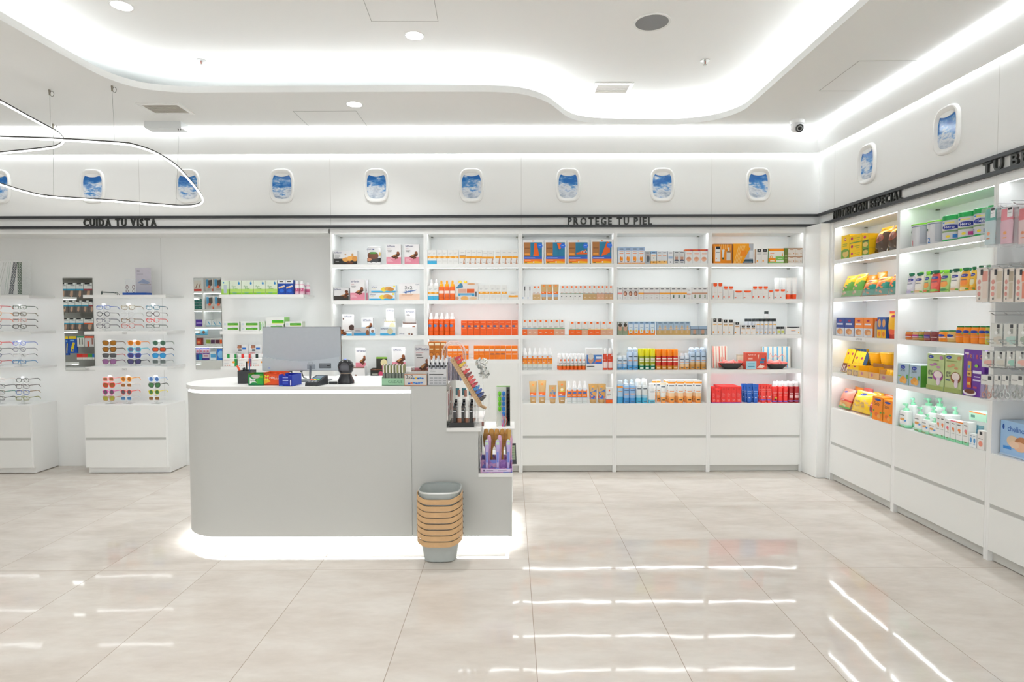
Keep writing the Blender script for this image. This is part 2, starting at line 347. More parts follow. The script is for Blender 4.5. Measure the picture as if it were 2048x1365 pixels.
def bag(w, h, d, colf, els=(), name='snack_bag', tilt=0, nx=10, ny=12):
    mb = MB('foil')
    def S0(u, v, o, s):
        b = (max(0, math.sin(PI*min(1, max(0, u))))**.6)*(max(0, math.sin(PI*min(1, max(0, (v-.05)/.87))))**.55)
        wr = 1-.07*math.sin(PI*v)**2
        return ((u-.5)*w*wr, s*(d/2*b+o+.001), v*h)
    for s in (-1, 1):
        V = [S0(x/nx, y/ny, 0, s) for y in range(ny+1) for x in range(nx+1)]
        for y in range(ny):
            for x in range(nx):
                q = (y*(nx+1)+x, y*(nx+1)+x+1, (y+1)*(nx+1)+x+1, (y+1)*(nx+1)+x)
                if x == 0 and y == 0: b0 = len(mb.v); mb.v.extend(V)
                mb.f.append(tuple(b0+i for i in (q if s < 0 else q[::-1]))); mb.m.append('foil'); mb.c.append(lin(colf((x+.5)/nx, (y+.5)/ny))); mb.s.append(True)
    art(mb, els, lambda u, v, o: S0(u, v, o+.0008, -1), w, h, 8, mat='foil')
    if tilt: mb.xf(Matrix.Rotation(-tilt, 4, 'X'))
    return mb.build(name)
def jar(w, h, col, lid, els=(), lh=.14, name='jar', p=2.4, mat='gloss'):
    r = empty(name); bh = h*(1-lh)
    ubody([(0, w*.42, w*.42), (bh*.08, w*.5, w*.5), (bh*.8, w*.5, w*.5), (bh*.93, w*.46, w*.46), (bh, w*.42, w*.42)], p, els, w, bh, col=col, mat=mat, parent=r)
    MB('metal' if name == 'food_jar' else 'plastic', lid).loft([(bh, w*.46, w*.46), (h-.001, w*.46, w*.46), (h, w*.44, w*.44)]).build('lid', r); return r
def tin(w, h, lid, els, band=None, name='tin', lidh=.1):
    r = empty(name); bh = h*(1-lidh); lv = []; 
    for i in range(13):
        z = bh*i/12; q = .5 if i in (0, 12) else (.4975 if i % 2 else .499); lv.append((z, w*q, w*q))
    cols = [band if (band and i < 1) else 'd5d6da' for i in range(12)]
    ubody(lv, 2, els, w, bh, n=24, cols=cols, mat='gloss', parent=r)
    MB('plastic', lid).loft([(bh-.002, w*.515, w*.515), (h-.003, w*.515, w*.515), (h, w*.49, w*.49)], 24).build('lid', r); return r
# ================================================================ room shell
XL0, YF0 = -9.0, -3.2
YE = 6.05
struct(MB('tile').box(XL0, YF0, -.05, 3.3, YE, 0).build('floor'))
struct(MB('plaster', 'eeefed').box(XL0, YF0, ZRC, 3.3, YE, ZRC+.05).build('ceiling'))
P0 = [(-3.0, 3.3), (-2.992, 3.827), (-2.984, 4.119), (-2.974, 4.317), (-2.946, 4.46), (-2.87, 4.594), (-2.751, 4.675), (-2.529, 4.724), (-2.266, 4.722), (-1.581, 4.719), (-.47, 4.717), (-.041, 4.733), (.157, 4.808), (.305, 4.953), (.405, 5.13), (.505, 5.31), (.627, 5.425), (.816, 5.489), (1.093, 5.51), (1.508, 5.515), (1.76, 5.44), (1.9, 5.325), (1.98, 5.17), (1.998, 5.0), (1.998, 4.407), (1.998, 3.3)]
def catmull(P, k=4):
    o = []
    for i in range(len(P)-1):
        a, b, c, d = (Vector(P[max(0, i-1)]), Vector(P[i]), Vector(P[i+1]), Vector(P[min(len(P)-1, i+2)]))
        for j in range(k):
            t = j/k; o.append(tuple(.5*((2*b)+(c-a)*t+(2*a-5*b+4*c-d)*t*t+(3*b-a-3*c+d)*t*t*t)))
    return o+[tuple(P[-1])]
TR = catmull(P0)+[(1.998, -1.0), (1.9, -1.3), (1.6, -1.5), (-2.6, -1.5), (-2.9, -1.3), (-3.0, -1.0)]
def offset(P, d):
    n = len(P); o = []
    for i in range(n):
        a, b = Vector(P[i-1]), Vector(P[(i+1) % n]); t = (b-a).normalized(); o.append((P[i][0]-t.y*d, P[i][1]+t.x*d))
    return o
slot = .086
mb = MB('plaster', 'eeefed').prism([(XL0, YF0), (XR-slot, YF0), (XR-slot, YB-slot), (XL0, YB-slot)], ZC, ZC+.05, holes=[TR])
struct(mb.build('ceiling'))
def ribbon(P, w, z, mat, closed=True, h=.012):
    a = offset(P, w/2) if closed else P; b = offset(P, -w/2); return MB(mat).prism(a, z, z+h, holes=[b]) if sum(a[i][0]*a[(i+1) % len(a)][1]-a[(i+1) % len(a)][0]*a[i][1] for i in range(len(a))) and abs(sum(a[i-1][0]*a[i][1]-a[i][0]*a[i-1][1] for i in range(len(a)))) > abs(sum(b[i-1][0]*b[i][1]-b[i][0]*b[i-1][1] for i in range(len(b)))) else MB(mat).prism(b, z, z+h, holes=[a])
struct(ribbon(offset(TR, -.15 if False else .15), .02, ZC+.052, 'led_cove').build('trim_1'))
# upper walls (flush with the shelving fronts), tilted light bands, slots
struct(MB('panel').box(XL0, YB, 2.335, XR+.39, YE, ZRC).box(XL0, YW, 0, -1.75, YE, 2.335).box(-1.75, YW, 0, XR+.39, YE, 2.335).build('wall_back'))
struct(MB('panel').box(XR, YF0, 2.335, XR+.39, YB, ZRC).box(XR+.33, YF0, 0, XR+.39, YW, 2.335).build('wall_right'))
struct(MB('plaster', 'eeefed').box(XL0-.1, YF0, 0, XL0, YE, ZRC).build('wall_left'))
fw = MB('plaster', 'eeefed'); fw.box(XL0, YF0-.1, 0, -5, YF0, ZRC).box(-5, YF0-.1, 2.7, 2.0, YF0, ZRC).box(2.0, YF0-.1, 0, XR+.39, YF0, ZRC); struct(fw.build('wall_front'))
zb0 = 3.028
def band(n):
    b = MB('plaster', 'eeefed')
    # back band then right band, mitred in the corner
    o0, o1 = .034, .066
    b.add([(XL0, YB-o0, zb0), (XR-o0, YB-o0, zb0), (XR-o1, YB-o1, 3.27), (XL0, YB-o1, 3.27), (XL0, YB-o0+.012, zb0), (XR-o0+.012, YB-o0+.012, zb0), (XL0, YB-o1+.05, 3.27), (XR-o1+.05, YB-o1+.05, 3.27)],
          [(0, 1, 2, 3), (4, 5, 1, 0), (5, 4, 6, 7)])
    b.add([(XR-o0, YB-o0, zb0), (XR-o0, YF0, zb0), (XR-o1, YF0, 3.27), (XR-o1, YB-o1, 3.27), (XR-o0+.012, YB-o0+.012, zb0), (XR-o0+.012, YF0, zb0), (XR-o1+.05, YF0, 3.27), (XR-o1+.05, YB-o1+.05, 3.27)],
          [(0, 1, 2, 3), (4, 5, 1, 0), (5, 4, 7, 6)])
    struct(b.build(n))
band('trim_2')
q = .018
struct(MB('led_wash').box(XL0, YB-q-.01, zb0+.03, XR-q, YB-.006, zb0+.036).box(XR-q-.01, YF0, zb0+.03, XR-.006, YB-q-.012, zb0+.036).build('trim_3'))
s1 = slot-.004
struct(MB('led_slot').box(XL0, YB-s1, ZC-.014, XR-s1, YB-s1+.010, ZC-.002).box(XR-s1, YF0, ZC-.014, XR-s1+.010, YB-s1-.002, ZC-.002).build('trim_4'))
# dark rails
DK = '2e3033'
for i, (z0, z1) in enumerate(((2.341, 2.364), (2.435, 2.458))):
    struct(MB('lacquer', DK).box(XL0, YB-.03, z0, XR-.001, YB-.0005, z1).box(XR-.03, YF0, z0, XR-.0005, YB-.031, z1).build('trim_%d' % (5+i)))
struct(MB('lacquer', WH).box(XL0, YB-.002, 2.296, -1.728, YW, 2.340).build('trim_7'))
# corner filler between the two shelving runs
y1 = aty(1655, 958, YB).y; cy = atz(1640, 958.3, 0).y; xA = atz(1632, 957, 0).x
cf = MB('lacquer', WH).prism([(2.7915, YB+.002), (2.7915, YB-.001), (xA, 5.43), (2.902, 5.43), (2.902, 5.3972), (XR+.0, 5.3972), (XR+.0, YB+.002)], 0.004, 2.34)
struct(cf.build('trim_8'))
# ================================================================ ceiling fittings
def downlight(px, py, z, lab, lamp=True, loc=None, r=.062):
    p = Vector((loc[0], loc[1], z)) if loc else atz(px, py, z); t = empty('downlight', p)
    MB('plastic', 'f0f0ee').prism(srf_c(28, r+.008, r+.008, 2), -.004, 0, holes=[srf_c(28, r, r, 2)]).build('ring', t)
    MB('led_down').prism(srf_c(24, r, r, 2), -.003, -.001).build('diffuser', t)
    if lamp:
        l = bpy.data.lights.new('downlight_lamp', 'AREA'); l.shape = 'DISK'; l.size = .11; l.energy = P_DOWN if z > 3.4 or loc else 5.; l.color = (.96, .98, 1)
        o = bpy.data.objects.new('lamp', l); C.objects.link(o); o.parent = t; o.location = (0, 0, -.008); l.spread = math.radians(115)
    tag(t, lab, 'ceiling light', 'recessed downlights')
downlight(243, 11, ZRC, 'round recessed downlight in the raised ceiling, nearest the top left corner')
downlight(829, 71, ZRC, 'round recessed downlight in the raised ceiling, beside the access panel')
downlight(709, 208.5, ZC, 'round recessed downlight in the lower ceiling, above the small shelves')
for i, (x, y) in enumerate([(-1.9, 1.0), (.9, 1.0), (.9, -1.0), (-1.9, -1.0)]): downlight(0, 0, ZRC, 'added fill downlight out of view in the raised ceiling, %s' % ('front left', 'front right', 'rear right', 'rear left')[i], loc=(x, y))  # unseen lamps added over and behind the camera as fill light
for i, (x, y) in enumerate([(-5, 2.2), (-7.5, 4.2), (-5, -.5), (-7.5, 1.0)]): downlight(0, 0, ZC, 'added fill downlight out of view beyond the left edge, %s' % ('second nearest the back wall', 'nearest the back wall', 'farthest from the back wall', 'third nearest the back wall')[i], loc=(x, y))  # further unseen lamps added on the left side for fill
def line_rect(px, z, n, lab):
    P = [atz(a, b, z) for a, b in px]; mb = MB('plaster', 'a9a9a5')
    for a, b in zip(P, P[1:]): mb.tube([(a.x, a.y, z-.0006), (b.x, b.y, z-.0006)], .0022, 4, rz=.0012)
    struct(mb.build(n))
line_rect([(722, -14), (743, 43), (876, 43), (866, -14)], ZRC, 'trim_9', '')
line_rect([(586, 222.5), (624, 258.5), (738, 257.5), (712, 222), (586, 222.5)], ZC, 'trim_10', '')
line_rect([(1835, 121), (1718, 122), (1638, 182), (1720, 182)], ZC, 'trim_11', '')
# speaker
p = atz(1304, 44, ZRC); t = empty('ceiling_speaker', p); r = (atz(1341, 44, ZRC).x-p.x)
MB('plastic', 'ecece8').prism(srf_c(36, r, r, 2), -.006, 0, holes=[srf_c(36, r*.88, r*.88, 2)]).build('rim', t); MB('mesh', '8f8f8f').prism(srf_c(36, r*.88, r*.88, 2), -.005, -.001).build('grille', t)
tag(t, 'round ceiling speaker with grey mesh grille in raised ceiling', 'speaker')
for px, lab in ((403, 'left'), (1410, 'right')):
    p = atz(px, 121, ZRC); t = empty('sprinkler', p); MB('metal', 'd8d8d6').prism(srf_c(20, .035, .035, 2), -.004, 0).build('escutcheon', t)
    m = MB('metal', 'b9b9b5').loft([(-.034, .006, .006), (-.004, .009, .009)], 10); m.prism(srf_c(14, .016, .016, 2), -.036, -.033); m.build('head', t)
    MB('plastic', 'c05038').loft([(-.03, .0025, .0025, 0, -.009), (-.01, .0025, .0025, 0, -.009)], 6).build('bulb', t)
    tag(t, 'small fire sprinkler head in the raised ceiling, %s one of two' % lab, 'sprinkler', 'ceiling sprinklers')
def vent(q, z, lab):
    P = [atz(a, b, z) for a, b in q]; x0, x1 = (P[0].x+P[3].x)/2, (P[1].x+P[2].x)/2; y0, y1 = P[2].y, P[0].y
    y0, y1 = min(y0, y1), max(y0, y1)
    t = empty('air_vent', ((x0+x1)/2, (y0+y1)/2, z)); W, D = (x1-x0)/2, (y1-y0)/2; R = lambda a, b: [(-a, -b), (a, -b), (a, b), (-a, b)]
    MB('plastic', 'e8e8e4').prism(R(W, D), -.008, 0, holes=[R(W-.03, D-.03)]).build('frame', t); MB('plastic', '8f8b80').prism(R(W-.03, D-.03), -.0015, -.0005).build('duct_opening', t)
    s = MB('plastic', 'bdb7aa'); n = 9
    for i in range(n): y = -D+.03+(2*D-.06)*(i+.5)/n; s.box(-W+.03, y-.0045, -.006, W-.03, y+.0045, -.002)
    s.build('louvre', t); tag(t, lab, 'vent', 'ceiling air vents')
vent([(1192, 165), (1268, 165), (1257, 187), (1180, 186)], ZRC, 'rectangular air vent with louvres in the raised ceiling')
vent([(272, 206), (362, 207), (386, 227), (305, 226)], ZC, 'rectangular air vent in lower ceiling, above the pendant lights')
# dome camera
p = atz(1592, 243, ZC); t = empty('security_camera', (p.x, p.y-.02, ZC))
MB('plastic', 'ececea').loft([(-.03, .058, .058), (-.012, .062, .062), (0, .062, .062)], 24).build('base', t)
m = MB('plastic', 'e4e4e4'); m.loft([(.05*math.sin(a), .056*math.cos(a)+.0005, .056*math.cos(a)+.0005) for a in [i*PI/12-PI/2 for i in range(1, 13)]], 24); m.xf(Matrix.Translation((0, 0, -.055))); m.build('ball', t)
m = MB('gloss', '3c3c3c'); m.prism(srf_c(24, .036, .036, 2), .050, .056).prism(srf_c(24, .022, .022, 2), .056, .058, 'a8a8a8').prism(srf_c(24, .017, .017, 2), .058, .0595, '151515'); m.xf(Matrix.Translation((0, 0, -.062)) @ Matrix.Rotation(math.radians(112), 4, 'X')); m.build('lens', t)
tag(t, 'white dome security camera under the ceiling near the corner', 'camera')
# pendant loops of light
def loop_light(px, c0, cx, cyy, lab, hangs):
    P = []
    for a, b in px:
        r = ray(a, b); d = r.z/r.y; k = r.x/r.y      # z = c0 + cx*X + cyy*Y
        Y = (c0-H)/(d-cx*k-cyy); P.append(Vector((k*Y, Y, H+d*Y)))
    Q = []
    n = len(P)
    for i in range(n):
        a, b, c, d = P[i-1], P[i], P[(i+1) % n], P[(i+2) % n]
        for j in range(5): t = j/5; Q.append(.5*((2*b)+(c-a)*t+(2*a-5*b+4*c-d)*t*t+(3*b-a-3*c+d)*t*t*t))
    ctr = sum(Q, Vector())/len(Q); t = empty('pendant_light', ctr)
    MB('metal', '4b4b49').tube([q-ctr+Vector((0, 0, .006)) for q in Q], .0065, 4, closed=True).build('profile', t)
    MB('led_loop').tube([q-ctr-Vector((0, 0, .006)) for q in Q], .0065, 6, closed=True).build('diffuser', t)
    for (hx, hy), (mx, my) in hangs:
        r = ray(hx, hy); d = r.z/r.y; k = r.x/r.y; Y = (c0-H)/(d-cx*k-cyy); a = Vector((k*Y, Y, H+d*Y)); b = atz(mx, my, ZC)
        MB('metal', '8f8f8c').tube([a-ctr+Vector((0, 0, .012)), b-ctr], .0012, 5).build('cable', t)
        g = MB('metal', '9a9488'); g.loft([(-.04, .006, .006), (0, .008, .008)], 10); L = [(.018+.014*math.cos(q*PI/6), 0, -.03+.02*math.sin(q*PI/6)) for q in range(12)]; g.tube(L, .0018, 5, '6a6a66', closed=True)
        g.build('ceiling_mount', t, loc=b-ctr)
    tag(t, lab, 'pendant light', 'glowing loop pendants'); return t, ctr
B = [(-260, 262), (-100, 268), (0, 274.5), (110, 278.5), (235, 286), (270, 291), (310, 305), (350, 330), (378, 359), (401, 388), (405, 402), (395, 409.5), (372, 412), (340, 411), (230, 402), (100, 393), (50, 383), (0, 368), (-60, 350), (-200, 330), (-300, 300)]
loop_light(B, 2.498+.0732*3.04*-1+.34*5.5, -.0732, -.34, 'lower loop pendant of white light, hung in front of the aircraft windows', [((229, 286), (224, 172)), ((107, 393), (106, 248)), ((352, 411), (358, 258))])
A = [(-300, 60), (-150, 122), (0, 202), (60, 235), (100, 256.5), (115, 265), (125, 276), (127, 282), (118, 290), (95, 296), (0, 306), (-150, 320), (-330, 300), (-380, 180)]
loop_light(A, 2.958+.2*4.67, 0, -.2, 'upper loop pendant of white light, cut by the left edge', [((101, 257), (99, 180))])
a = atz(290, 246.5, ZC); b = atz(371, 246.5, ZC); yb_ = YB-.15
x0, x1 = aty(291, 250, yb_-.1).x, aty(364, 250, yb_-.1).x
t = empty('driver_box', ((x0+x1)/2, yb_-.07, ZC)); MB('plastic', 'd9dcdc').box(-(x1-x0)/2, -.05, -.06, (x1-x0)/2, .07, 0).build('housing', t); MB('metal', '777777').tube([(.13, -.03, -.061), (.13, -.03, -.075)], .004).tube([(.15, -.03, -.061), (.15, -.03, -.075)], .004).build('cable_gland', t)
tag(t, 'grey power supply box under the lower ceiling, feeding the pendants', 'box')
# ================================================================ aircraft-style window pictures
def porthole():
    t = empty('porthole_picture')
    R = Matrix.Rotation(PI/2, 4, 'X')
    MB('plastic', 'ededea').loft([(0, .1165, .160), (.014, .1165, .160), (.023, .111, .154), (.025, .104, .147), (.022, .098, .140), (.005, .089, .119)], 40, 3.3, cap=(False, False)).xf(R).build('frame', t)
    MB('sky').prism(srf_c(40, .090, .120, 3.6), .002, .0052).xf(R).build('sky_picture', t)
    sh = [(x, y) for x, y in srf_c(60, .088, .118, 3.6) if y > .088]; sh.sort(key=lambda a: a[0]); lo = [(x, .086+.022*(x/.088)**2*1.2) for x in [a*.0085 for a in range(-9, 10)]]
    MB('plastic', 'f2f2f0').prism(sh[::-1]+lo, .0055, .012).xf(R).build('shade', t); return t
po = porthole(); ORD = 'leftmost second third fourth fifth sixth seventh eighth ninth tenth'.split()
wh = {0: 'cut by the left edge', 1: 'second from left', 2: 'behind the pendant loop', 3: 'fourth from left', 4: 'fifth from left', 5: 'above the second back bay', 6: 'above the PROTEGE sign', 7: 'third from the corner', 8: 'nearest the room corner'}
for i in range(9):
    o = po if i == 0 else copy_tree(po); px = [-2, 186, 376, 564, 753, 943, 1136, 1324, 1516][i]
    o.location = aty(px, 372.5, YB-.0006); o.location.z = 2.7325+.004; tag(o, 'white oval aircraft window picture on back wall, '+wh[i], 'wall picture', 'aircraft window pictures')
for px, py, l in ((1736, 334, 'farther one'), (1896, 267, 'nearer one')):
    o = copy_tree(po); o.rotation_euler.z = -PI/2; o.location = atx(px, py, XR-.0006); o.location.z = 2.7365
    tag(o, 'white oval aircraft window picture on the right wall, '+l, 'wall picture', 'aircraft window pictures')
# ================================================================ wall lettering
def sign(text, pos, rz, W, z0, z1, label):
    t = empty('wall_sign', pos, rz); cus = []; x = 0; h = z1-z0; gap = .17
    items = []
    for ch in text:
        if ch == ' ': x += .30; continue
        V, Fc, w = glyphs(ch, .024); items.append((ch, x, V, Fc, w)); x += w*.56+gap
    tot = x-gap; k = W/(tot*h)
    for ch, x, V, Fc, w in items:
        mb = MB('lacquer', '2e302c'); n = len(V); P = [((x+a*.56)*h*k, b*h) for a, b in V]
        mb.add([(a, -.016, b) for a, b in P]+[(a, 0, b) for a, b in P], [f for f in Fc])
        E = {}
        for f in Fc:
            for i in range(len(f)): E[(f[i], f[(i+1) % len(f)])] = 1
        side = [(a, a+n, b+n, b) for (a, b) in E if (b, a) not in E]
        mb.add([(a, -.016, b) for a, b in P]+[(a, 0, b) for a, b in P], side); mb.build('letter', t)
    tag(t, label, 'sign', 'black wall lettering')
def sgn(text, p0, p1, lab):
    a, b = aty(p0, 447, YB-.03), aty(p1, 447, YB-.03); sign(text, (a.x, YB-.001, 2.3645), 0, b.x-a.x, 0, .070, lab)
sgn('CUIDA TU VISTA', 164, 310, 'black raised letters CUIDA TU VISTA above the eyewear shelves')
sgn('PROTEGE TU PIEL', 1136, 1305, 'black raised letters PROTEGE TU PIEL above the sunscreen bays')
a = atx(1667, 430, XR-.012); b = atx(1804, 392, XR-.012); sign('NUTRICION ESPECIAL', (XR-.001, a.y, 2.3645), -PI/2, a.y-b.y, 0, .070, 'black raised letters NUTRICION ESPECIAL above the gluten-free bay')
a = atx(1966, 350, XR-.012); sign('TU BEBÉ', (XR-.001, a.y, 2.3645), -PI/2, .45, 0, .070, 'black raised letters TU BEBÉ cut by the right edge')
# ================================================================ shelving bays
def bay(name, loc, rz, lab, zs=None, base=True, hooks=False, wd=.9, grp='lit shelving bays'):
    t = empty(name, loc, rz); zs = zs or ZS; s = .0175; D = .31; g = .0004
    for x in (g, wd-s-g): MB('lacquer', WH).box(x, 0, 0, x+s, D, 2.335).build('side_panel', t)
    MB('lacquer', WH).box(s+g, D-.012, .02, wd-s-g, D, 2.335-.001).build('back_panel', t)
    hd = MB('lacquer', WH).box(s+g, .001, 2.293, wd-s-g, D-.013, 2.334).box(s+g, .001, 2.286, wd-s-g, .012, 2.293).build('header', t)
    L = sorted(zs.values(), reverse=True); own = {2.293: hd}
    for i, z in enumerate(L[:-1]):
        own[z-ST] = MB('lacquer', WH).box(s+g, .002, z-ST+.008, wd-s-g, D-.013, z).box(s+g, .002, z-ST, wd-s-g, .013, z-ST+.008).build('shelf', t)
    for z in [2.293]+[z-ST for z in L[:-1]]:
        MB('led_shelf').box(s+.006, .016, z+.0005 if z < 2.29 else z-.0045, wd-s-.006, .030, z+.007 if z < 2.29 else z-.0005).build('led_strip', own[z])
    for z in [2.293]+[z-ST for z in L[:-1]]:
        zc = 0 if z > 2.29 else .008
        MB('metal', '8a8a80').box(s+.002, .262, z+zc-.008, s+.022, .282, z+zc-.0005).box(wd-s-.022, .262, z+zc-.008, wd-s-.002, .282, z+zc-.0005).build('shelf_clip', own[z])
    z = L[-1]; MB('lacquer', WH).box(s+g, .004, .07, wd-s-g, D-.013, z).build('carcass', t)
    if base:
        MB('lacquer', 'eeefec').box(s+g+.001, -.0005, .356, wd-s-g-.001, .0035, z-.004).build('drawer', t)
        MB('lacquer', 'eeefec').box(s+g+.001, -.0005, .068, wd-s-g-.001, .0035, .330).build('drawer', t)
        # finger groove and plinth
        MB('lacquer', 'b9bab6').box(s+.003, .0025, .332, wd-s-.003, .0038, .355).build('finger_groove', t)
    else: MB('lacquer', 'eeefec').box(s+g+.001, -.0005, .068, wd-s-g-.001, .0035, z-.034).build('door', t)
    MB('lacquer', 'd0d0cb').box(s+g, .03, .004, wd-s-g, .05, .068).build('plinth', t)
    tag(t, lab, 'shelving unit', grp); return t
X3 = .1086-.0175     # centre line of the divider left of the third bay
BX = {k: X3+.9*(k-3) for k in range(1, 6)}
bay('shelving_bay', (BX[1], YB, 0), 0, 'leftmost lit back-wall bay, holding diet bars and biscuits', {1: 2.0, 2: 1.66, 3: 1.322, 4: .934})
bay('shelving_bay', (BX[2], YB, 0), 0, 'second lit back-wall bay, orange sunscreens above a plain lower door', {1: 2.0, 2: 1.66, 3: 1.322, 4: 1.092}, base=False)
bay('shelving_bay', (BX[3], YB, 0), 0, 'third lit back-wall bay under PROTEGE, four gift boxes on top shelf')
bay('shelving_bay', (BX[4], YB, 0), 0, 'fourth lit back-wall bay, with yellow and red bottles in the middle')
bay('shelving_bay', (BX[5], YB, 0), 0, 'rightmost lit back-wall bay, red products on its bottom shelf')
YA = 4.4966+.9-.0; 
bay('shelving_bay', (XR, YA, 0), -PI/2, 'right-wall lit bay nearest the corner, with yellow gluten-free packs', grp='lit bays on the right wall')
bay('shelving_bay', (XR, YA-.9, 0), -PI/2, 'middle right-wall lit bay with baby milk tins and jars', grp='lit bays on the right wall')
bay('shelving_bay', (XR, YA-1.8, 0), -PI/2, 'right-wall bay with hooks and hanging baby packs, nearest the camera', {5: .665}, grp='lit bays on the right wall')
# ================================================================ left wall: cabinets, floating shelves
def cabinet(x0, x1, lab):
    t = empty('drawer_cabinet', ((x0+x1)/2, YB, 0)); W = (x1-x0)/2; D = YW-YB-.001
    MB('lacquer', WH).box(-W, .004, .062, W, D, ZS[5]).box(-W+.012, .03, .006, W, D, .062).build('carcass', t)
    MB('lacquer', 'edeeeb').box(-W+.002, -.0005, .352, W-.018, .0035, ZS[5]-.004).build('drawer', t)
    MB('lacquer', 'edeeeb').box(-W+.002, -.0005, .062, W-.018, .0035, .328).build('drawer', t); MB('lacquer', 'b9bab6').box(-W+.004, .0025, .33, W-.02, .0038, .351).build('finger_groove', t)
    tag(t, lab, 'cabinet', 'white drawer cabinets under the eyewear')
XE1 = -3.2948; XE0 = aty(169, 850, YB).x; XF1 = aty(64, 850, YB).x
cabinet(XE0, XE1, 'white two-drawer cabinet below the sunglasses shelves, fully in view'); cabinet(XF1-.82, XF1, 'white two-drawer cabinet cut by the left edge of the photo')
ZL = {}
for k, (a, b) in {1: (590.3, 596), 2: (663.4, 669.3), 3: (734.5, 740)}.items(): ZL[k] = aty(250, a, YB).z
for nm, x0, x1, w_ in (('left edge', XF1-.82, aty(58, 600, YB).x, 'left-edge eyewear'), ('glasses', aty(166, 600, YB).x, aty(331, 600, YB).x, 'central eyewear'), ('counter', aty(438, 600, YB).x, aty(607, 600, YB).x, 'above-counter medicine')):
    for k in (1, 2, 3):
        t = empty('wall_shelf', ((x0+x1)/2, YB, ZL[k])); W = (x1-x0)/2
        bo = MB('lacquer', WH).box(-W, 0, -.020, W, YW-YB-.001, 0).box(-W, 0, -.030, W, .010, -.020).build('board', t)
        MB('led_shelf').box(-W+.02, .013, -.026, W-.02, .023, -.0205).build('led_strip', bo)
        tag(t, 'white floating shelf, %s of the %s column' % (('topmost', 'middle', 'lowest')[k-1], w_), 'shelf', 'floating white shelves')
# mirrors
def mirror(p0, p1, y0, y1, lab):
    a, b = aty(p0, y0, YW-.01), aty(p1, y1, YW-.01); t = empty('wall_mirror', ((a.x+b.x)/2, YW-.0006, (a.z+b.z)/2)); W, Hh = (b.x-a.x)/2, (a.z-b.z)/2
    MB('lacquer', '6c6f68').box(-W-.002, -.004, -Hh-.002, W+.002, 0, Hh+.002).build('edge', t); MB('mirror', 'f2f5f3').box(-W, -.0055, -Hh, W, -.0042, Hh).build('glass', t); tag(t, lab, 'mirror', 'narrow wall mirrors')
mirror(124.5, 189, 556.5, 741, 'narrow wall mirror left of the central eyewear shelves'); mirror(387, 445, 556.5, 739, 'narrow wall mirror left of the above-counter medicine shelves')
# ================================================================ service counter
ct = empty('service_counter', (-1.1, 4.14, 0)); o = Vector((-1.1, 4.14, 0)); ZT = 1.058
def stad(d, xr=-.645):
    r = .34-d; P = [(xr+1.1, -.34+d), (xr+1.1, .34-d)]; n = 24
    P += [(-1.881+1.1+r*math.cos(PI/2+PI*i/n), r*math.sin(PI/2+PI*i/n)) for i in range(n+1)]
    return P
GC = 'c5c6c2'
MB('lacquer', GC).prism(stad(.008), .075, 1.012, smooth=True).build('body', ct, sharp=40)
MB('led_counter').prism(stad(.018), 1.0125, 1.0325, smooth=True).build('led_strip', ct)
MB('lacquer', 'e2e2df').prism(stad(0), 1.033, ZT, smooth=True).build('worktop', ct, sharp=40)
MB('lacquer', 'e8e8e4').prism(stad(.055, .0-.06), 0.0, .074, smooth=True).build('plinth', ct, sharp=40)
ou = stad(.018, -.02); MB('led_plinth').prism(ou, .070, .0745, holes=[stad(.034, -.036)]).build('plinth_light', ct)
sx = [(-.644, .075), (.003, .075), (.003, .470), (-.2130, .470), (-.2130, .764), (-.4170, .764), (-.4170, ZT+.0004), (-.644, ZT+.0004)]
mb = MB('lacquer', 'c3c4c0').prism([(a, b) for a, b in sx], -.337, .33); mb.xf(Matrix.Translation((1.1, 0, 0)) @ Matrix.Rotation(PI/2, 4, 'X')); mb.build('stepped_end', ct)
MB('lacquer', 'e6e6e3').box(-.644+1.1, -.3368, ZT+.0005, -.417+1.1, .3298, ZT+.0015).build('end_top', ct)
for x0, x1, z in ((-.4168, -.196, .787), (-.2128, .006, .4905)): MB('lacquer', 'eaeae7').box(x0+1.1, -.343, z-.022, x1+1.1, .332, z).build('tread', ct)
tag(ct, 'long white service counter with rounded left end and glowing base', 'counter')
ZT1, ZT2 = .787, .4905
# low display plinth standing behind the counter end
p = aty(1000, 857, 4.75); q = aty(1026, 857, 4.75); t = MB('lacquer', 'e9e9e6').box(-.11, 0, 0, .11, .3, p.z-.012).box(-.125, -.015, p.z-.012, .125, .3, p.z).build('display_plinth', loc=((p.x+q.x)/2-.06, 4.75, 0)); tag(t, 'white low display plinth behind the stepped counter end', 'display stand'); ZPL = p.z; PLX = (p.x+q.x)/2-.06
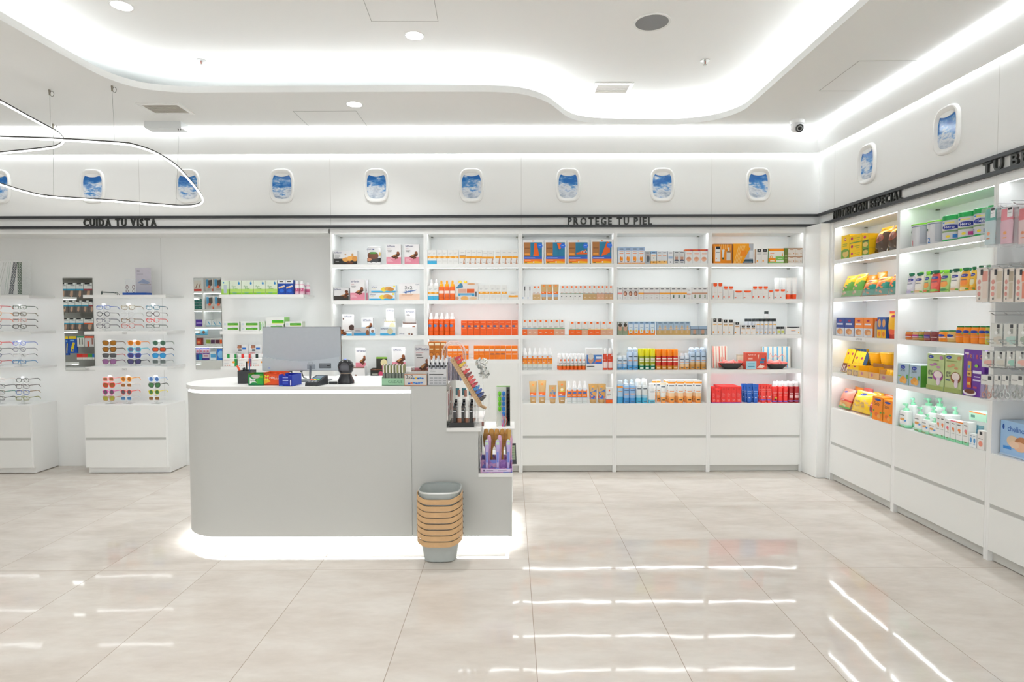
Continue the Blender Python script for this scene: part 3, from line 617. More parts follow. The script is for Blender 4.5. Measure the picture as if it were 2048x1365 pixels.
# ================================================================ stack of baskets
def basket():
    t = empty('shopping_basket'); h = .18; lv = [(0, .088, .080), (.006, .098, .090), (.08, .112, .103), (h-.012, .127, .118), (h, .129, .120)]
    mb = MB('mesh', 'ccd2cf').loft(lv, 36, 3.4, cap=(True, False)); b = MB('mesh', 'ccd2cf').loft([(l[0]+.003*(i == 0), l[1]-.003, l[2]-.003) for i, l in enumerate(lv)], 36, 3.4, cap=(True, False))
    b.f = [f[::-1] for f in b.f]; mb.add(b.v, b.f, 'c4cac7', True); mb.build('body', t)
    MB('metal', 'e6e9e8').prism(srf_c(36, .1315, .1225, 3.4), h-.006, h+.003, holes=[srf_c(36, .1255, .1165, 3.4)], smooth=True).build('rim', t)
    fr = [(x, y) for x, y in srf_c(48, .135, .128, 3.4)]; P = [f for f in fr if f[1] <= .012]; P.sort(key=lambda a: math.atan2(a[1]-.02, a[0]))
    V = []; k = len(P)
    for x, y in P:
        s = (1-abs(x)/.135); dz = h-.045-.018*min(1, s*2.2)-.004*(-y/.128)
        for (o_, zz) in ((0, 0), (.0045, 0), (.0045, .030), (0, .030)): V.append((x*(1+o_/.13), y*(1+o_/.13)-.0015, dz+zz))
    Fc = [(i*4+a, i*4+(a+1) % 4, (i+1)*4+(a+1) % 4, (i+1)*4+a) for i in range(k-1) for a in range(4)]+[(3, 2, 1, 0), ((k-1)*4, (k-1)*4+1, (k-1)*4+2, (k-1)*4+3)]
    hd = MB('wood', 'cda678').add(V, Fc, None, True).build('handle', t)
    m = MB('metal', '55585a'); 
    for s in (-1, 1): m.box(s*.1395-.003, .000, h-.034, s*.1395+.003, .008, h-.026)
    m.build('hinge_pin', hd); return t
bk = basket(); BO = 'topmost,second from top,third from top,fourth from top,fourth from bottom,third from bottom,second from bottom,bottom one on the floor'.split(',')
for i in range(8):
    o = bk if i == 0 else copy_tree(bk); z = (7-i)*.0365 if i < 7 else 0
    if i == 0: z += .004
    o.location = (-.443, 3.662, z); tag(o, 'grey wire basket with wooden handle in the stack, '+BO[i], 'basket', 'stacked shopping baskets by the counter')
# ================================================================ products: placing rows
def solve(f, a, b, t):
    fa = f(a)-t
    for _ in range(40):
        m = (a+b)/2; fm = f(m)-t
        if (fa < 0) == (fm < 0): a, fa = m, fm
        else: b = m
    return (a+b)/2
def XB(px, Y, z): return solve(lambda x: proj((x, Y, z))[0], -7, 7, px)
def YR(px, X, z): return solve(lambda y: proj((X, y, z))[0], 1.2, 7, px)
BN = {1: 'leftmost back bay', 2: 'second back bay', 3: 'third back bay', 4: 'fourth back bay', 5: 'rightmost back bay', 'A': 'gluten-free bay', 'B': 'baby-milk bay', 'C': 'hook bay', 'L': 'above-counter shelves'}
SN = {1: 'top shelf', 2: 'second shelf', 3: 'third shelf', 4: 'fourth shelf', 5: 'bottom shelf'}
NUM = 'one two three four five six seven eight nine ten eleven twelve thirteen fourteen fifteen'.split()
OR = ['first', 'second', 'third', 'fourth', 'fifth', 'sixth', 'seventh', 'eighth', 'ninth', 'tenth', 'eleventh', 'twelfth', 'thirteenth', 'fourteenth', 'fifteenth']
def ordn(i, n):
    if n == 1: return ''
    if i == 0: return 'leftmost of %s' % NUM[n-1]
    if i == n-1: return 'rightmost of %s' % NUM[n-1]
    if n == 3: return 'middle of three'
    return '%s of %s' % (OR[i], NUM[n-1])
YFR = YB+.010; XFR = XR+.010
def zbase(bk, sh):
    if bk == 1 and sh == 4: return .934
    if bk == 2 and sh == 4: return 1.092
    if bk == 'L': return ZL[sh]
    return ZS[sh]
def row(bk, sh, x0, x1, n, ytop, fn, desc, cat, dk=.7, rows=1, gap=.03, back=0, z=None, zo=0, where=None, dep=None, tilt=0, rz=0, grp=None, rowname='behind', shadow=None, stag=0):
    z = (zbase(bk, sh) if z is None else z)+zo+.0008
    if bk in (1, 2, 3, 4, 5, 'L'):
        Y = YFR+back; a = XB(x0, Y, z); b = XB(x1, Y, z)
        if bk != 'L': a = max(a, BX[bk]+.0188); b = min(b, BX[bk]+.9-.0188)
        w = (b-a)/n; h = aty((x0+x1)/2, ytop, Y).z-z; right = False
    else:
        X = XFR+back; a = YR(x0, X, z); b = YR(x1, X, z)
        if back > -.01: q0 = YA-.9*'ABC'.index(bk); a = min(a, q0-.0188); b = max(b, q0-.9+.0188)
        w = (a-b)/n; h = atx(x0+(x1-x0)*.25, ytop, X).z-z; right = True
    d = min(dep or min(w*dk, .26), (.286-back)/(1+(rows-1)*1.06)); W = w*(1-gap); src = None; pl = where or '%s, %s' % (SN[sh], BN[bk])
    out = []
    for r in range(rows):
        for i in range(n):
            o = fn(W, h, d) if src is None else copy_tree(src); src = src or o
            k = d/2+r*(d*1.06); sx = stag*r*w
            if right: o.location = (X+k, a-w*(i+.5)-sx, z); o.rotation_euler.z = -PI/2+rz
            else: o.location = (a+w*(i+.5)+sx, Y+k, z); o.rotation_euler.z = rz
            if tilt: o.rotation_euler.x = -tilt; o.location.z += d/2*math.sin(tilt)+.0006
            od = ordn(i, n); lab = desc+(', '+od if od else '')+(', rear row' if r == 1 else ', third row' if r == 2 else '')+', '+pl
            tag(o, lab, cat, (grp or '%s on the %s' % (desc, pl.replace(',', ' of the'))) if n*rows > 1 else None); out.append(o)
    return out
def K(col, els=(), bands=(), side=None, top=None, name='carton'): return lambda w, h, d: carton(w, h, d, col, els, side, top, name, bands=bands)
def Bt(col, els=(), cap=(.25, 'ffffff', 'dome'), bands=None, p=2.3, name='bottle', neck=.8): return lambda w, h, d: bottle(w, h, min(d, w), col, els, cap, bands, p, name, neck)
def Tb(col, els=(), cap=(.14, 'ffffff'), bands=None, name='tube'): return lambda w, h, d: tube(w, h, min(d, w*.6), col, els, cap, bands, name)
GT = '6a6d72'
W_ = 'e9e9e6'
BI = lambda v, sz, u=.08, c='22306e', sq=.9: [('t', u, v, sz, 'biManán', c, sq, .02)]
choc = lambda cu, cv, s=1: [('p', [(cu-.28*s, cv-.07*s), (cu-.05*s, cv-.15*s), (cu+.32*s, cv+.0*s), (cu+.3*s, cv+.13*s), (cu+.02*s, cv+.05*s)], '4e2c1c'), ('p', [(cu-.2*s, cv-.03*s), (cu-.08*s, cv-.08*s), (cu+.12*s, cv+.02*s), (cu+.02*s, cv+.05*s)], 'b07a48'), ('e', cu+.2*s, cv+.12*s, .1*s, .07*s, '8a5030'), ('p', [(cu-.02*s, cv-.2*s), (cu+.2*s, cv-.16*s), (cu+.22*s, cv-.07*s), (cu+.04*s, cv-.09*s)], '6b3e26')]
def pinkbox(sig=1): return K('e8e6e6', [('r', 0, 0, 1, .36, 'dd8a9c')]+choc(.6, .45, 1)+BI(.86, .09)+T3(.78, 'c89098', 1, .08, .4)+[('r', .08, .68, .4, .695, '46403c'), ('r', .12, .62, .36, .635, '46403c')]+T3(.3, 'f4dfe4', 4, .08, .5, .055, .014), side='dcdad8', name='snack_carton')
SB = 'bar carton'
# ---- leftmost back bay
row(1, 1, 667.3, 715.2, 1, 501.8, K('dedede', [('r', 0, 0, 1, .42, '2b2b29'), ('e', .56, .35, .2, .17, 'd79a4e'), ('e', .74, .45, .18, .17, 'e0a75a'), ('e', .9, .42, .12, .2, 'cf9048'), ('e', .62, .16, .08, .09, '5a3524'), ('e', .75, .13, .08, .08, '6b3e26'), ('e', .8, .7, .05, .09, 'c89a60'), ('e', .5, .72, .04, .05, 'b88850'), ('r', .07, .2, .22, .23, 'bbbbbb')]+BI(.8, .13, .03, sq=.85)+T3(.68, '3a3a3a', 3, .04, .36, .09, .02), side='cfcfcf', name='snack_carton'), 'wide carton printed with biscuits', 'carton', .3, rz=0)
row(1, 1, 733, 761.5, 1, 492.8, Bt('dedede', [('r', -.05, 0, 1.05, .38, '37393a'), ('e', .45, .5, .26, .2, '6e4430'), ('e', .48, .66, .12, .06, '4f8a3a'), ('e', .3, .28, .18, .1, 'c98a6a'), ('e', .85, .6, .1, .12, 'e6c468')]+BI(.84, .1, .04, sq=.8), cap=(.05, 'e6e6e6', 'flat'), p=4, neck=.96, name='snack_tub'), 'rounded grey and black dessert tub', 'tub', .6)
for a, b, t, s in ((772.4, 802.5, 489, 'left'), (808.7, 838.8, 488.7, 'right')): row(1, 1, a, b, 1, t, pinkbox(), 'pink and white bar carton, %s one' % s, 'carton', .35)
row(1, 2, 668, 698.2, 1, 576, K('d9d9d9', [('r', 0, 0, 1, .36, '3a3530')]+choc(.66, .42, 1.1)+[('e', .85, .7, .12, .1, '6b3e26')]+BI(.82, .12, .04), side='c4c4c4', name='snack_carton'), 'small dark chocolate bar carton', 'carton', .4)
row(1, 2, 700.2, 730.2, 1, 559.4, pinkbox(), 'front pink and white bar carton', 'carton', .35)
row(1, 2, 706, 736.5, 1, 559.6, pinkbox(), 'pink and white bar carton behind another', 'carton', .35, back=.08)
waf = K('e8eaea', [('r', 0, 0, 1, .22, '3fa9d8'), ('e', .52, .42, .12, .3, 'ead24a'), ('e', .7, .5, .16, .3, 'd8a058'), ('e', .8, .42, .13, .26, 'c88a44'), ('e', .94, .82, .04, .12, 'f0d820')]+BI(.66, .2, .03, sq=.8)+T3(.5, 'e0c860', 1, .05, .3, .1, .03), side='c9dbe6', name='wafer_carton')
row(1, 2, 737.7, 790.4, 1, 586, waf, 'lemon wafer carton, lower of two', 'carton', .3)
hz = aty(765, 585.4, YFR).z-ZS[2]
row(1, 2, 741.6, 792.3, 1, 571, waf, 'lemon wafer carton, upper of two', 'carton', .3, zo=hz)
row(1, 2, 797.8, 840.2, 1, 566.8, K('f0eeee', [('r', 0, 0, 1, .38, 'f2d2bc'), ('t', .28, .64, .2, '3x2', '2a2a2c', 1.1), ('t', .28, .4, .2, '2+1', '3c5a96', .9), ('t', .8, .88, .07, 'CINFA', '50607a', .8), ('p', [(.15, .48), (.85, .62), (.8, .56), (.3, .42)], '5878b0')]+T3(.34, 'c89878', 2, .12, .9, .07, .02), name='offer_card'), 'printed 3x2 offer card in stand', 'sign', .05)
def display(w, h, d, low, hx0, hx1, bc, bels, hels, hc='f0efee', bars='7a4a30', name='counter_display'):
    r = empty(name); m = MB('paper', bc); zt = h*low; D = d/2
    m.box(-w/2, -D, 0, w/2, -D+.002, zt*.8).box(-w/2, D-.002, 0, w/2, D, zt).box(-w/2, -D+.002, 0, -w/2+.002, D-.002, zt).box(w/2-.002, -D+.002, 0, w/2, D-.002, zt).box(-w/2, -D, 0, w/2, D, .002)
    art(m, bels, lambda u, v, o: ((u-.5)*w, -D-o, v*zt*.8), w, zt*.8); m.build('tray', r)
    x0, x1 = (hx0-.5)*w, (hx1-.5)*w; hh = h-zt*.5; n = 6; P = [(x0, zt*.5), (x1, zt*.5), (x1, h-.012)]+[(x1-.012+.012*math.cos(a*PI/2/n), h-.012+.012*math.sin(a*PI/2/n)) for a in range(1, n+1)]+[(x0+.012-.012*math.sin(a*PI/2/n), h-.012+.012*math.cos(a*PI/2/n)) for a in range(0, n+1)]
    m = MB('paper', hc).prism(P, -.0015, .0015); m.xf(Matrix.Translation((0, D-.006, 0)) @ Matrix.Rotation(PI/2, 4, 'X'))
    art(m, hels, lambda u, v, o: (x0+u*(x1-x0), D-.0078-o, zt*.5+v*hh), x1-x0, hh); m.build('header_card', r)
    m = MB('foil', bars); k = max(2, int(w/.022))
    for i in range(k): a = -w/2+.004+(w-.008)*i/k; m.box(a, -D+.004, .003, a+(w-.008)/k-.002, D-.012, zt*.86)
    m.build('bars', r); return r
bl = [('r', 0, 0, 1, .45, '3da4d6')]
row(1, 3, 679.6, 704, 1, 629, lambda w, h, d: display(w, h, d, .25, 0, 1, 'f0f0f0', [('e', .3, .5, .3, .4, '6b3a22'), ('r', .55, 0, 1, .5, '4aa8d8')], [('e', .8, .28, .25, .16, '4e3a34'), ('e', .1, .75, .06, .04, '5a3a2a')]+BI(.84, .09, .2)), 'tall white bar display with rounded header', 'display', .8)
row(1, 3, 676.5, 686.5, 1, 659.6, K('6b3a1e', [('r', 0, 0, 1, .2, '3da4d6'), ('e', .5, .55, .4, .3, 'b06828')]), 'small brown and orange bar packet', 'packet', .5, back=-.004)
row(1, 3, 707.4, 738.6, 1, 657, K('c9c4c4', [('r', 0, 0, 1, .4, '3a8fc0'), ('e', .9, .4, .12, .35, '8a5a3a')]+T3(.75, '46506a', 2, .1, .6, .16, .05)), 'low grey and blue bar carton', 'carton', .4, back=-.004)
row(1, 3, 723, 746.4, 1, 636, K('efefef', bl+choc(.6, .5, 1.1)+BI(.82, .1, .15)), 'brown and blue bar carton standing behind', 'carton', .3, back=.07)
row(1, 3, 740, 750.5, 1, 657, K('e8ecf2', [('r', 0, 0, 1, .4, '58aede'), ('e', .5, .6, .3, .2, '9a7a6a')]), 'narrow white and blue bar packet', 'packet', .5, back=-.004)
row(1, 3, 768, 791.5, 1, 617.5, lambda w, h, d: display(w, h, d, .62, .1, .8, 'f0f0f0', [('r', 0, 0, 1, .35, '3fa4d4'), ('e', .72, .5, .28, .45, 'e8e0b8')], [('r', 0, 0, 1, .1, '8cc8e6')]+BI(.84, .09, .15), bars='e6dcb4'), 'coconut bar display with tall header card', 'display', .5, back=.07)
row(1, 3, 760, 791.4, 1, 654.7, K('dfe6ea', [('r', 0, 0, 1, .3, '4aa6d4'), ('e', .65, .5, .2, .35, 'cfc8a4')]+BI(.72, .2, .05)), 'low coconut bar carton', 'carton', .4, back=-.004)
row(1, 3, 804.5, 833.8, 1, 618, lambda w, h, d: display(w, h, d, .55, .12, .85, 'f0efef', [('r', 0, 0, 1, .4, 'e08a9c')]+choc(.6, .62, 1), BI(.8, .1, .1)+T3(.72, '46403c', 2, .15, .6), bars='6b3e26'), 'pink bar display with header card', 'display', .5, back=.06)
row(1, 3, 796.5, 833.5, 1, 655, K('f0f0f0', BI(.15, .14, .05)+[('e', .6, .2, .05, .12, '8a5a3a'), ('e', .75, .16, .04, .1, '5a3626')]), 'low open white bar carton', 'carton', .35, back=-.004)
row(1, 4, 703.5, 730, 1, 697, lambda w, h, d: display(w, h, d, .36, .1, .9, 'f0efef', [('e', .3, .1, .08, .12, '6b3e26')], [('r', 0, 0, 1, .34, 'e08a9c')]+choc(.66, .45, 1.1)+BI(.82, .1, .12)), 'pink header bar display, left one', 'display', .8)
row(1, 4, 740.5, 771, 1, 715.7, lambda w, h, d: display(w, h, d, .4, .25, 1, '2e2f2c', [('e', .7, .4, .16, .4, 'c8486a'), ('r', .1, .3, .5, .42, 'd8d8c8')], [('e', .7, .6, .3, .25, 'e6d8a8'), ('r', 0, .88, 1, 1, '7fae3a'), ('e', .75, .3, .25, .2, 'b03a5c')], hc='34342f'), 'black display with green top band', 'display', .7)
row(1, 4, 779.7, 808, 1, 695.7, lambda w, h, d: display(w, h, d, .36, 0, 1, 'f0efef', [], [('r', 0, 0, 1, .34, 'e08a9c')]+choc(.6, .45, 1.2)+BI(.84, .08, .12)), 'pink header bar display, right one', 'display', .8)
row(1, 4, 810, 846, 1, 735, K('e8e6e4', [('r', 0, 0, 1, .3, 'e08a9c')]), 'low pink and white carton', 'carton', .4)
# ---- second back bay
am = [(.41, .56, 'eda22a')]
hand = [('p', [(.55, .0), (.95, .0), (.8, .2), (.92, .38), (.7, .42), (.62, .2)], 'c4937a'), ('r', .2, .8, .75, .83, 'a0a2a8'), ('r', .15, .1, .4, .12, 'a0a2a8')]
pl = [('r', .2, .78, .8, .8, '9a9ca2'), ('r', .2, .72, .6, .735, '9a9ca2'), ('r', .18, .28, .82, .29, 'b0b2b6'), ('r', .18, .2, .82, .21, 'b0b2b6'), ('r', .3, .46, .7, .51, 'f8dca0')]
row(2, 1, 851.9, 873.4, 2, 500.4, K(W_, pl, am+[(0, .25, '3fb0dc')], name='sunscreen_carton'), 'white carton, amber band, blue base', 'carton')
row(2, 1, 873.6, 917, 4, 500.4, K(W_, pl, am, name='sunscreen_carton'), 'plain white carton with amber band', 'carton')
row(2, 1, 919, 931.4, 1, 500.4, K(W_, hand+[('r', 0, .61, 1, .63, '55555a')], [(.41, .6, 'eda22a')], name='sunscreen_carton'), 'single amber-band carton with hand picture, dark line', 'carton')
row(2, 1, 932.4, 964.2, 3, 500.4, K(W_, hand, am, name='sunscreen_carton'), 'amber-band carton with hand picture', 'carton')
row(2, 1, 964.4, 988, 2, 501.9, K(W_, hand, am, name='sunscreen_carton'), 'slightly lower amber-band hand carton', 'carton')
row(2, 1, 990.6, 1001.7, 1, 500.4, K(W_, hand, am, name='sunscreen_carton'), 'lone amber-band hand carton between gaps', 'carton')
row(2, 1, 1003.3, 1036, 3, 500.4, K(W_, hand, am, name='sunscreen_carton'), 'amber-band hand carton at right end', 'carton')
row(2, 2, 854, 876.7, 2, 571.5, K(W_, pl, am+[(0, .27, '3fb0dc')], name='sunscreen_carton'), 'amber and blue carton', 'carton')
row(2, 2, 855, 877, 2, 559.5, Bt('efefef', cap=(.3, 'f4f4f4', 'spray'), name='spray_bottle'), 'white spray bottle behind cartons', 'bottle', back=.06)
row(2, 2, 877.3, 910.5, 3, 561.3, Bt('ee6a1c', [('r', .15, .48, .85, .68, 'f7e3d6'), ('r', .15, .3, .85, .32, 'd85510'), ('r', .15, .2, .85, .22, 'd85510')], (.3, 'f3a818', 'spray'), p=3.2, name='spray_bottle'), 'orange spray bottle with yellow cap', 'bottle', .6)
row(2, 2, 910.8, 956.8, 1, 566.8, K('e6e2de', [('p', [(0, .7), (.2, 1), (.3, .98), (.34, .75), (.12, .68)], '4a86a8'), ('r', .12, .42, .48, .66, 'd9a894'), ('r', .5, .42, .84, .66, 'd9622a'), ('r', .12, .24, .84, .39, '3b9cc8'), ('e', .7, .95, .18, .05, 'e0a878'), ('e', .4, .1, .18, .12, 'e8b068'), ('e', .06, .1, .08, .1, 'c89878'), ('e', .78, .1, .18, .08, 'e6c49a'), ('r', .88, .2, .94, .5, '45505a')]+T3(.3, 'dceaf4', 1, .2, .8, .05, .03), name='sunscreen_set'), 'wide sunscreen set box with blue strip', 'carton', .3)
row(2, 2, 915, 936, 2, 561.5, Bt('efefef', cap=(.25, 'f3b418', 'dome'), name='spray_bottle'), 'yellow-capped bottle behind set box', 'bottle', back=.11)
row(2, 2, 957.4, 978.9, 2, 570.7, K(W_, pl, am, name='sunscreen_carton'), 'amber-band carton beside set box', 'carton')
row(2, 2, 980.8, 1001.3, 2, 570.7, K(W_, pl, am, name='sunscreen_carton'), 'amber-band carton in middle pair', 'carton')
row(2, 2, 1003.3, 1014, 1, 570.7, K(W_, pl, am, name='sunscreen_carton'), 'single tall amber-band carton', 'carton')
row(2, 2, 1017, 1036, 1, 582.8, K(W_, pl, [(.3, .52, 'eda22a')], name='cream_carton'), 'short square amber-band carton', 'carton')
ora = [('r', .2, .86, .8, .88, 'f8c8a8'), ('r', .08, .55, .5, .68, '4a6a94'), ('r', .58, .56, .9, .67, 'f49a64'), ('r', .2, .45, .8, .48, 'f8b48c'), ('r', .15, .1, .85, .11, 'd85510'), ('r', .15, .2, .85, .21, 'd85510')]
row(2, 3, 852.9, 909.5, 5, 626.4, Bt('ef5f16', [('e', .35, .6, .22, .09, '4f7ea8'), ('r', .2, .25, .8, .27, 'c84c0c'), ('r', .2, .8, .8, .82, 'f6a878')], (.28, 'f2f2f2', 'spray'), p=3, name='spray_bottle'), 'orange spray bottle with white cap', 'bottle', .6, rows=2)
row(2, 3, 922.2, 1036, 9, 641.4, K('ec5a14', ora, name='sunscreen_carton'), 'orange-red sunscreen carton', 'carton')
row(2, 4, 855.8, 892.5, 3, 684, K('b3671c', [('r', .1, .8, .9, .93, 'e9d9b8'), ('e', .5, .28, .36, .14, '8a4a10'), ('e', .5, .28, .28, .1, 'c87a2c'), ('r', .2, .55, .8, .62, 'd8c090')], name='sunscreen_carton'), 'brown tanning oil carton', 'carton')
row(2, 4, 895, 926, 3, 692, K('f07a12', [('r', .05, .6, .95, .76, 'f2e6dc'), ('r', .15, .38, .85, .43, 'f0c8a8')], (), name='sunscreen_carton'), 'orange carton near brown cartons', 'carton')
row(2, 4, 926.5, 937, 1, 692, K('f07a12', [('r', .05, .6, .95, .76, 'f2e6dc'), ('r', .1, .34, .9, .42, '3f7a8c')], name='sunscreen_carton'), 'orange carton with teal bar', 'carton')
row(2, 4, 947.5, 979, 3, 692, K('f07a12', [('r', .05, .6, .95, .76, 'f2e6dc'), ('r', .1, .36, .9, .41, 'e8a070')], name='sunscreen_carton'), 'orange carton with pale bar', 'carton')
row(2, 4, 979.3, 1011, 3, 692, K('f07a12', [('r', .05, .6, .95, .76, 'f2e6dc'), ('r', .1, .36, .9, .43, '4a5a68')], name='sunscreen_carton'), 'orange carton with dark bar', 'carton')
row(2, 4, 1011.3, 1035.5, 2, 692, K('f07a12', [('r', .05, .6, .95, .76, 'f2e6dc'), ('r', .1, .36, .9, .42, 'f4e8dc')], name='sunscreen_carton'), 'orange carton with white bar', 'carton')
# ---- third back bay
def gift(k):
    c = [('p', [(.2, .35), (.3, .9), (.5, .9), (.75, .42), (.7, .36)], 'e2601a'), ('p', [(.3, .9), (.75, .9), (.7, .7), (.5, .62)], 'e8661c'), ('p', [(.1, .5), (.9, .62), (.9, .55), (.1, .42)], 'e2601a'), ('p', [(.1, .35), (.6, .95), (.85, .9), (.9, .5), (.5, .4)], 'e2601a')][k]
    els = [('r', .06, .02, .94, .9, '25789c'), ('r', .06, .3, .38, .9, 'a8703c'), ('r', .1, .62, .34, .68, '8a5a30'), ('r', .1, .38, .34, .44, 'e89a3c'), ('r', .06, .2, .94, .31, '2f62c4'), ('r', .06, .02, .94, .2, 'ee7a1a'), ('p', [(.06, .02), (.06, .08), (.4, .07), (.6, .12), (.78, .1), (.94, .08), (.94, .02)], 'f4b81c'), ('r', .12, .14, .4, .16, 'f8dcc0'), ('r', .1, .24, .6, .26, 'bcd0f4'), ('r', .5, .05, .56, .1, 'f4f4f4'), ('r', .1, .04, .22, .06, '3a3020'), ('e', .5, .95, .03, .025, 'f0801c')]
    els.append(('p', [(.42+.5*a, .32+.6*(b-.35)/.6) for a, b in c[1]], c[2]))
    if k == 2: els += [('t', .62, .42, .14, 'CIO', 'dfe8ee', .8), ('r', .42, .4, .92, .46, 'e2601a')]
    els.append(('e', .84, .75, .12, .11, '2f6fd8')); return K('efefee', els+[('r', .78, .76, .9, .775, 'c8dcf8')], name='gift_box')
for k, (a, b, t) in enumerate(((1043, 1087.2, 480.3), (1088.6, 1133, 480.3), (1134, 1178.4, 480.3), (1181.4, 1226.3, 479.2))): row(3, 1, a, b, 1, t, gift(k), 'sunscreen gift box with orange towel, %s' % ordn(k, 4), 'gift box', .3)
row(3, 2, 1043, 1065, 2, 569.5, K('eceeee', [('r', .4, .6, .58, .88, '333638'), ('r', .46, .2, .53, .6, '8a8c8e'), ('e', .1, .12, .1, .04, '3f8ac8')], name='slim_carton'), 'slim white carton with dark vertical lettering', 'carton')
def rp(b, line=None, lab='e2601a'):
    return K(W_, [('r', .32, .84, .7, .97, 'ee6a1e'), ('r', .1, .52, .7, .54, '6a6c70'), ('r', .1, .46, .5, .48, 'ee8a4a')]+([('r', .15, .2, .4, .27, '55585c')] if b is None else [('r', .3, .15, .7, .18, 'e8d8c8')]), ([(0, .38, b)] if b else [])+([(.4, .44, line)] if line else []), name='sunscreen_carton')
row(3, 2, 1065.5, 1081.2, 2, 572, rp('c9a878', '8a6a4a'), 'white and tan carton, orange square', 'carton')
tan = [(0, .14, 'c9a070'), (.14, .34, 'a8bcd0'), (.34, .5, 'e8742a')]
row(3, 2, 1081.8, 1118, 3, 569, Tb('c8a26c', [('e', .5, .9, .12, .05, 'f0822a'), ('r', .25, .46, .5, .5, 'f2e4d6')], (.05, 'b98f5c'), tan, 'sunscreen_tube'), 'tan tube with orange and blue bands', 'tube', .6)
row(3, 2, 1120.8, 1165.8, 5, 571.5, rp(None, '3f8a68'), 'white carton, green line, orange square', 'carton')
row(3, 2, 1166, 1193, 3, 571.5, rp('c2a070', '6a7a50'), 'white carton with tan base', 'carton')
row(3, 2, 1193.2, 1209, 2, 571.5, rp('d8a888', '8a5a48'), 'white carton with pink-tan base', 'carton')
row(3, 2, 1209.2, 1226.5, 2, 571.5, rp('c8a078', '5a4a40'), 'white and tan carton at right end', 'carton')
c3 = [('ee6a1e', '3f9ac8'), ('d9a084', '4aa0b8'), ('d9a084', '4a9aa8'), ('ec6418', '3f9a58'), ('ec6418', '3f9a58'), ('ec6418', '3f9a58'), ('d8a688', '3f9a58'), ('d9a084', '3f9a58')]
for i, (b, l) in enumerate(c3): row(3, 3, 1043.7+i*10.74, 1043.7+(i+1)*10.74, 1, 639.5, rp(b, l), '%s-based white carton, %s' % ('orange' if b[0] == 'e' else 'tan', ordn(i, 8)), 'carton', grp='white cartons with orange squares')
c3 = [('ec6418', '3f8a48'), ('ec6418', '3f8a48'), ('d8a688', '3f8a48'), ('ec6418', 'e8b83a'), ('ec6418', 'e8b83a'), ('d8a688', 'e8c83a'), ('d8a688', 'e8b83a')]
for i, (b, l) in enumerate(c3): row(3, 3, 1138.4+i*12.56, 1138.4+(i+1)*12.56, 1, 643.8, rp(b, l), 'broad %s-based carton, %s' % ('orange' if b[0] == 'e' else 'tan', ordn(i, 7)), 'carton', grp='broader white cartons with orange squares')
row(3, 4, 1043.7, 1105.2, 6, 696.6, Bt('dfe4e2', [('r', .25, .78, .75, .98, 'd8dce0'), ('r', .15, .66, .85, .69, '46403c'), ('r', .2, .46, .45, .5, 'f4e4d4'), ('r', .1, .38, .9, .41, 'e8d83a'), ('r', .2, .15, .8, .17, '8a9090'), ('r', .2, .08, .7, .1, '8a9090')], (.3, 'f6f6f6', 'spray'), [(.42, .9, 'f08a1c')], p=3.2, name='spray_bottle'), 'orange and grey spray bottle', 'bottle', .6)
row(3, 4, 1117, 1171.6, 7, 708, Bt('f0f0f0', [('e', .6, .74, .16, .08, 'e8641c'), ('r', .2, .5, .8, .53, '50545a'), ('r', .2, .42, .6, .44, 'e8642c'), ('r', -.1, .31, 1.1, .34, '3f9a58')], (.18, 'f4f4f4', 'dome'), [(0, .3, 'e8641c')], p=2, name='spray_can'), 'white spray can with orange dot', 'spray can', 1, rows=2, stag=-.25)
row(3, 4, 1171.8, 1205.8, 1, 697, K('eeeeee', [('r', .03, .28, .97, .7, '3f74b8'), ('e', .28, .5, .17, .2, 'c89880'), ('e', .28, .62, .18, .14, 'd0ccc8'), ('p', [(.5, .3), (.9, .38), (.97, .5), (.6, .48)], 'e0784a'), ('r', .6, .52, .95, .62, 'dce6f4'), ('r', .55, .3, .97, .36, '2f6ad0'), ('r', .04, .15, .5, .18, '3a3a3a'), ('r', .05, .82, .9, .83, 'c4c4c4')], name='sunscreen_set'), 'tall white carton with face picture', 'carton', .4)
row(3, 4, 1206.4, 1226, 2, 697, Bt('d8401a', [('r', .2, .12, .85, .5, 'f0d8d4'), ('e', .7, .9, .12, .06, 'f4ece8'), ('r', .2, .6, .5, .64, 'f0c8bc')], (.25, 'f4f4f4', 'dome'), p=4, name='sunscreen_bottle'), 'red bottle with white cap', 'bottle', .5)
big = [('e', .5, .84, .1, .045, 'f0822a'), ('r', .2, .38, .5, .41, 'f6dcc4'), ('r', .35, .12, .7, .15, 'e8dccc')]
bb = [(.2, .27, '9ab4d8'), (.27, .42, 'ee6a1e')]
row(3, 5, 1058.3, 1074.3, 1, 763.6, Tb('cba46c', big, (.1, 'bb935e'), bb, 'sunscreen_tube'), 'large tan tube, leftmost', 'tube', .5, back=.03)
row(3, 5, 1076, 1093, 1, 762, Tb('cba46c', big, (.1, 'bb935e'), bb, 'sunscreen_tube'), 'large tan tube, second from left', 'tube', .5, back=.02)
row(3, 5, 1097.4, 1113.8, 1, 771.4, Tb('cba46c', big[:1]+[('p', [(.15, .6), (.5, .72), (.85, .62), (.8, .45), (.5, .6), (.2, .5)], '3f7ab8')]+big[1:], (.1, 'bb935e'), bb, 'sunscreen_tube'), 'short tan tube with blue wave', 'tube', .5)
row(3, 5, 1115.4, 1133, 1, 763, Tb('cba46c', big[:1]+[('r', .3, .52, .75, .68, 'e8c84a'), ('e', .5, .62, .12, .06, 'f4ecd8')]+big[1:], (.1, 'bb935e'), [(.2, .27, '6a9ad8'), (.27, .45, 'ee6a1e')], 'sunscreen_tube'), 'tan tube with yellow drawing', 'tube', .5)
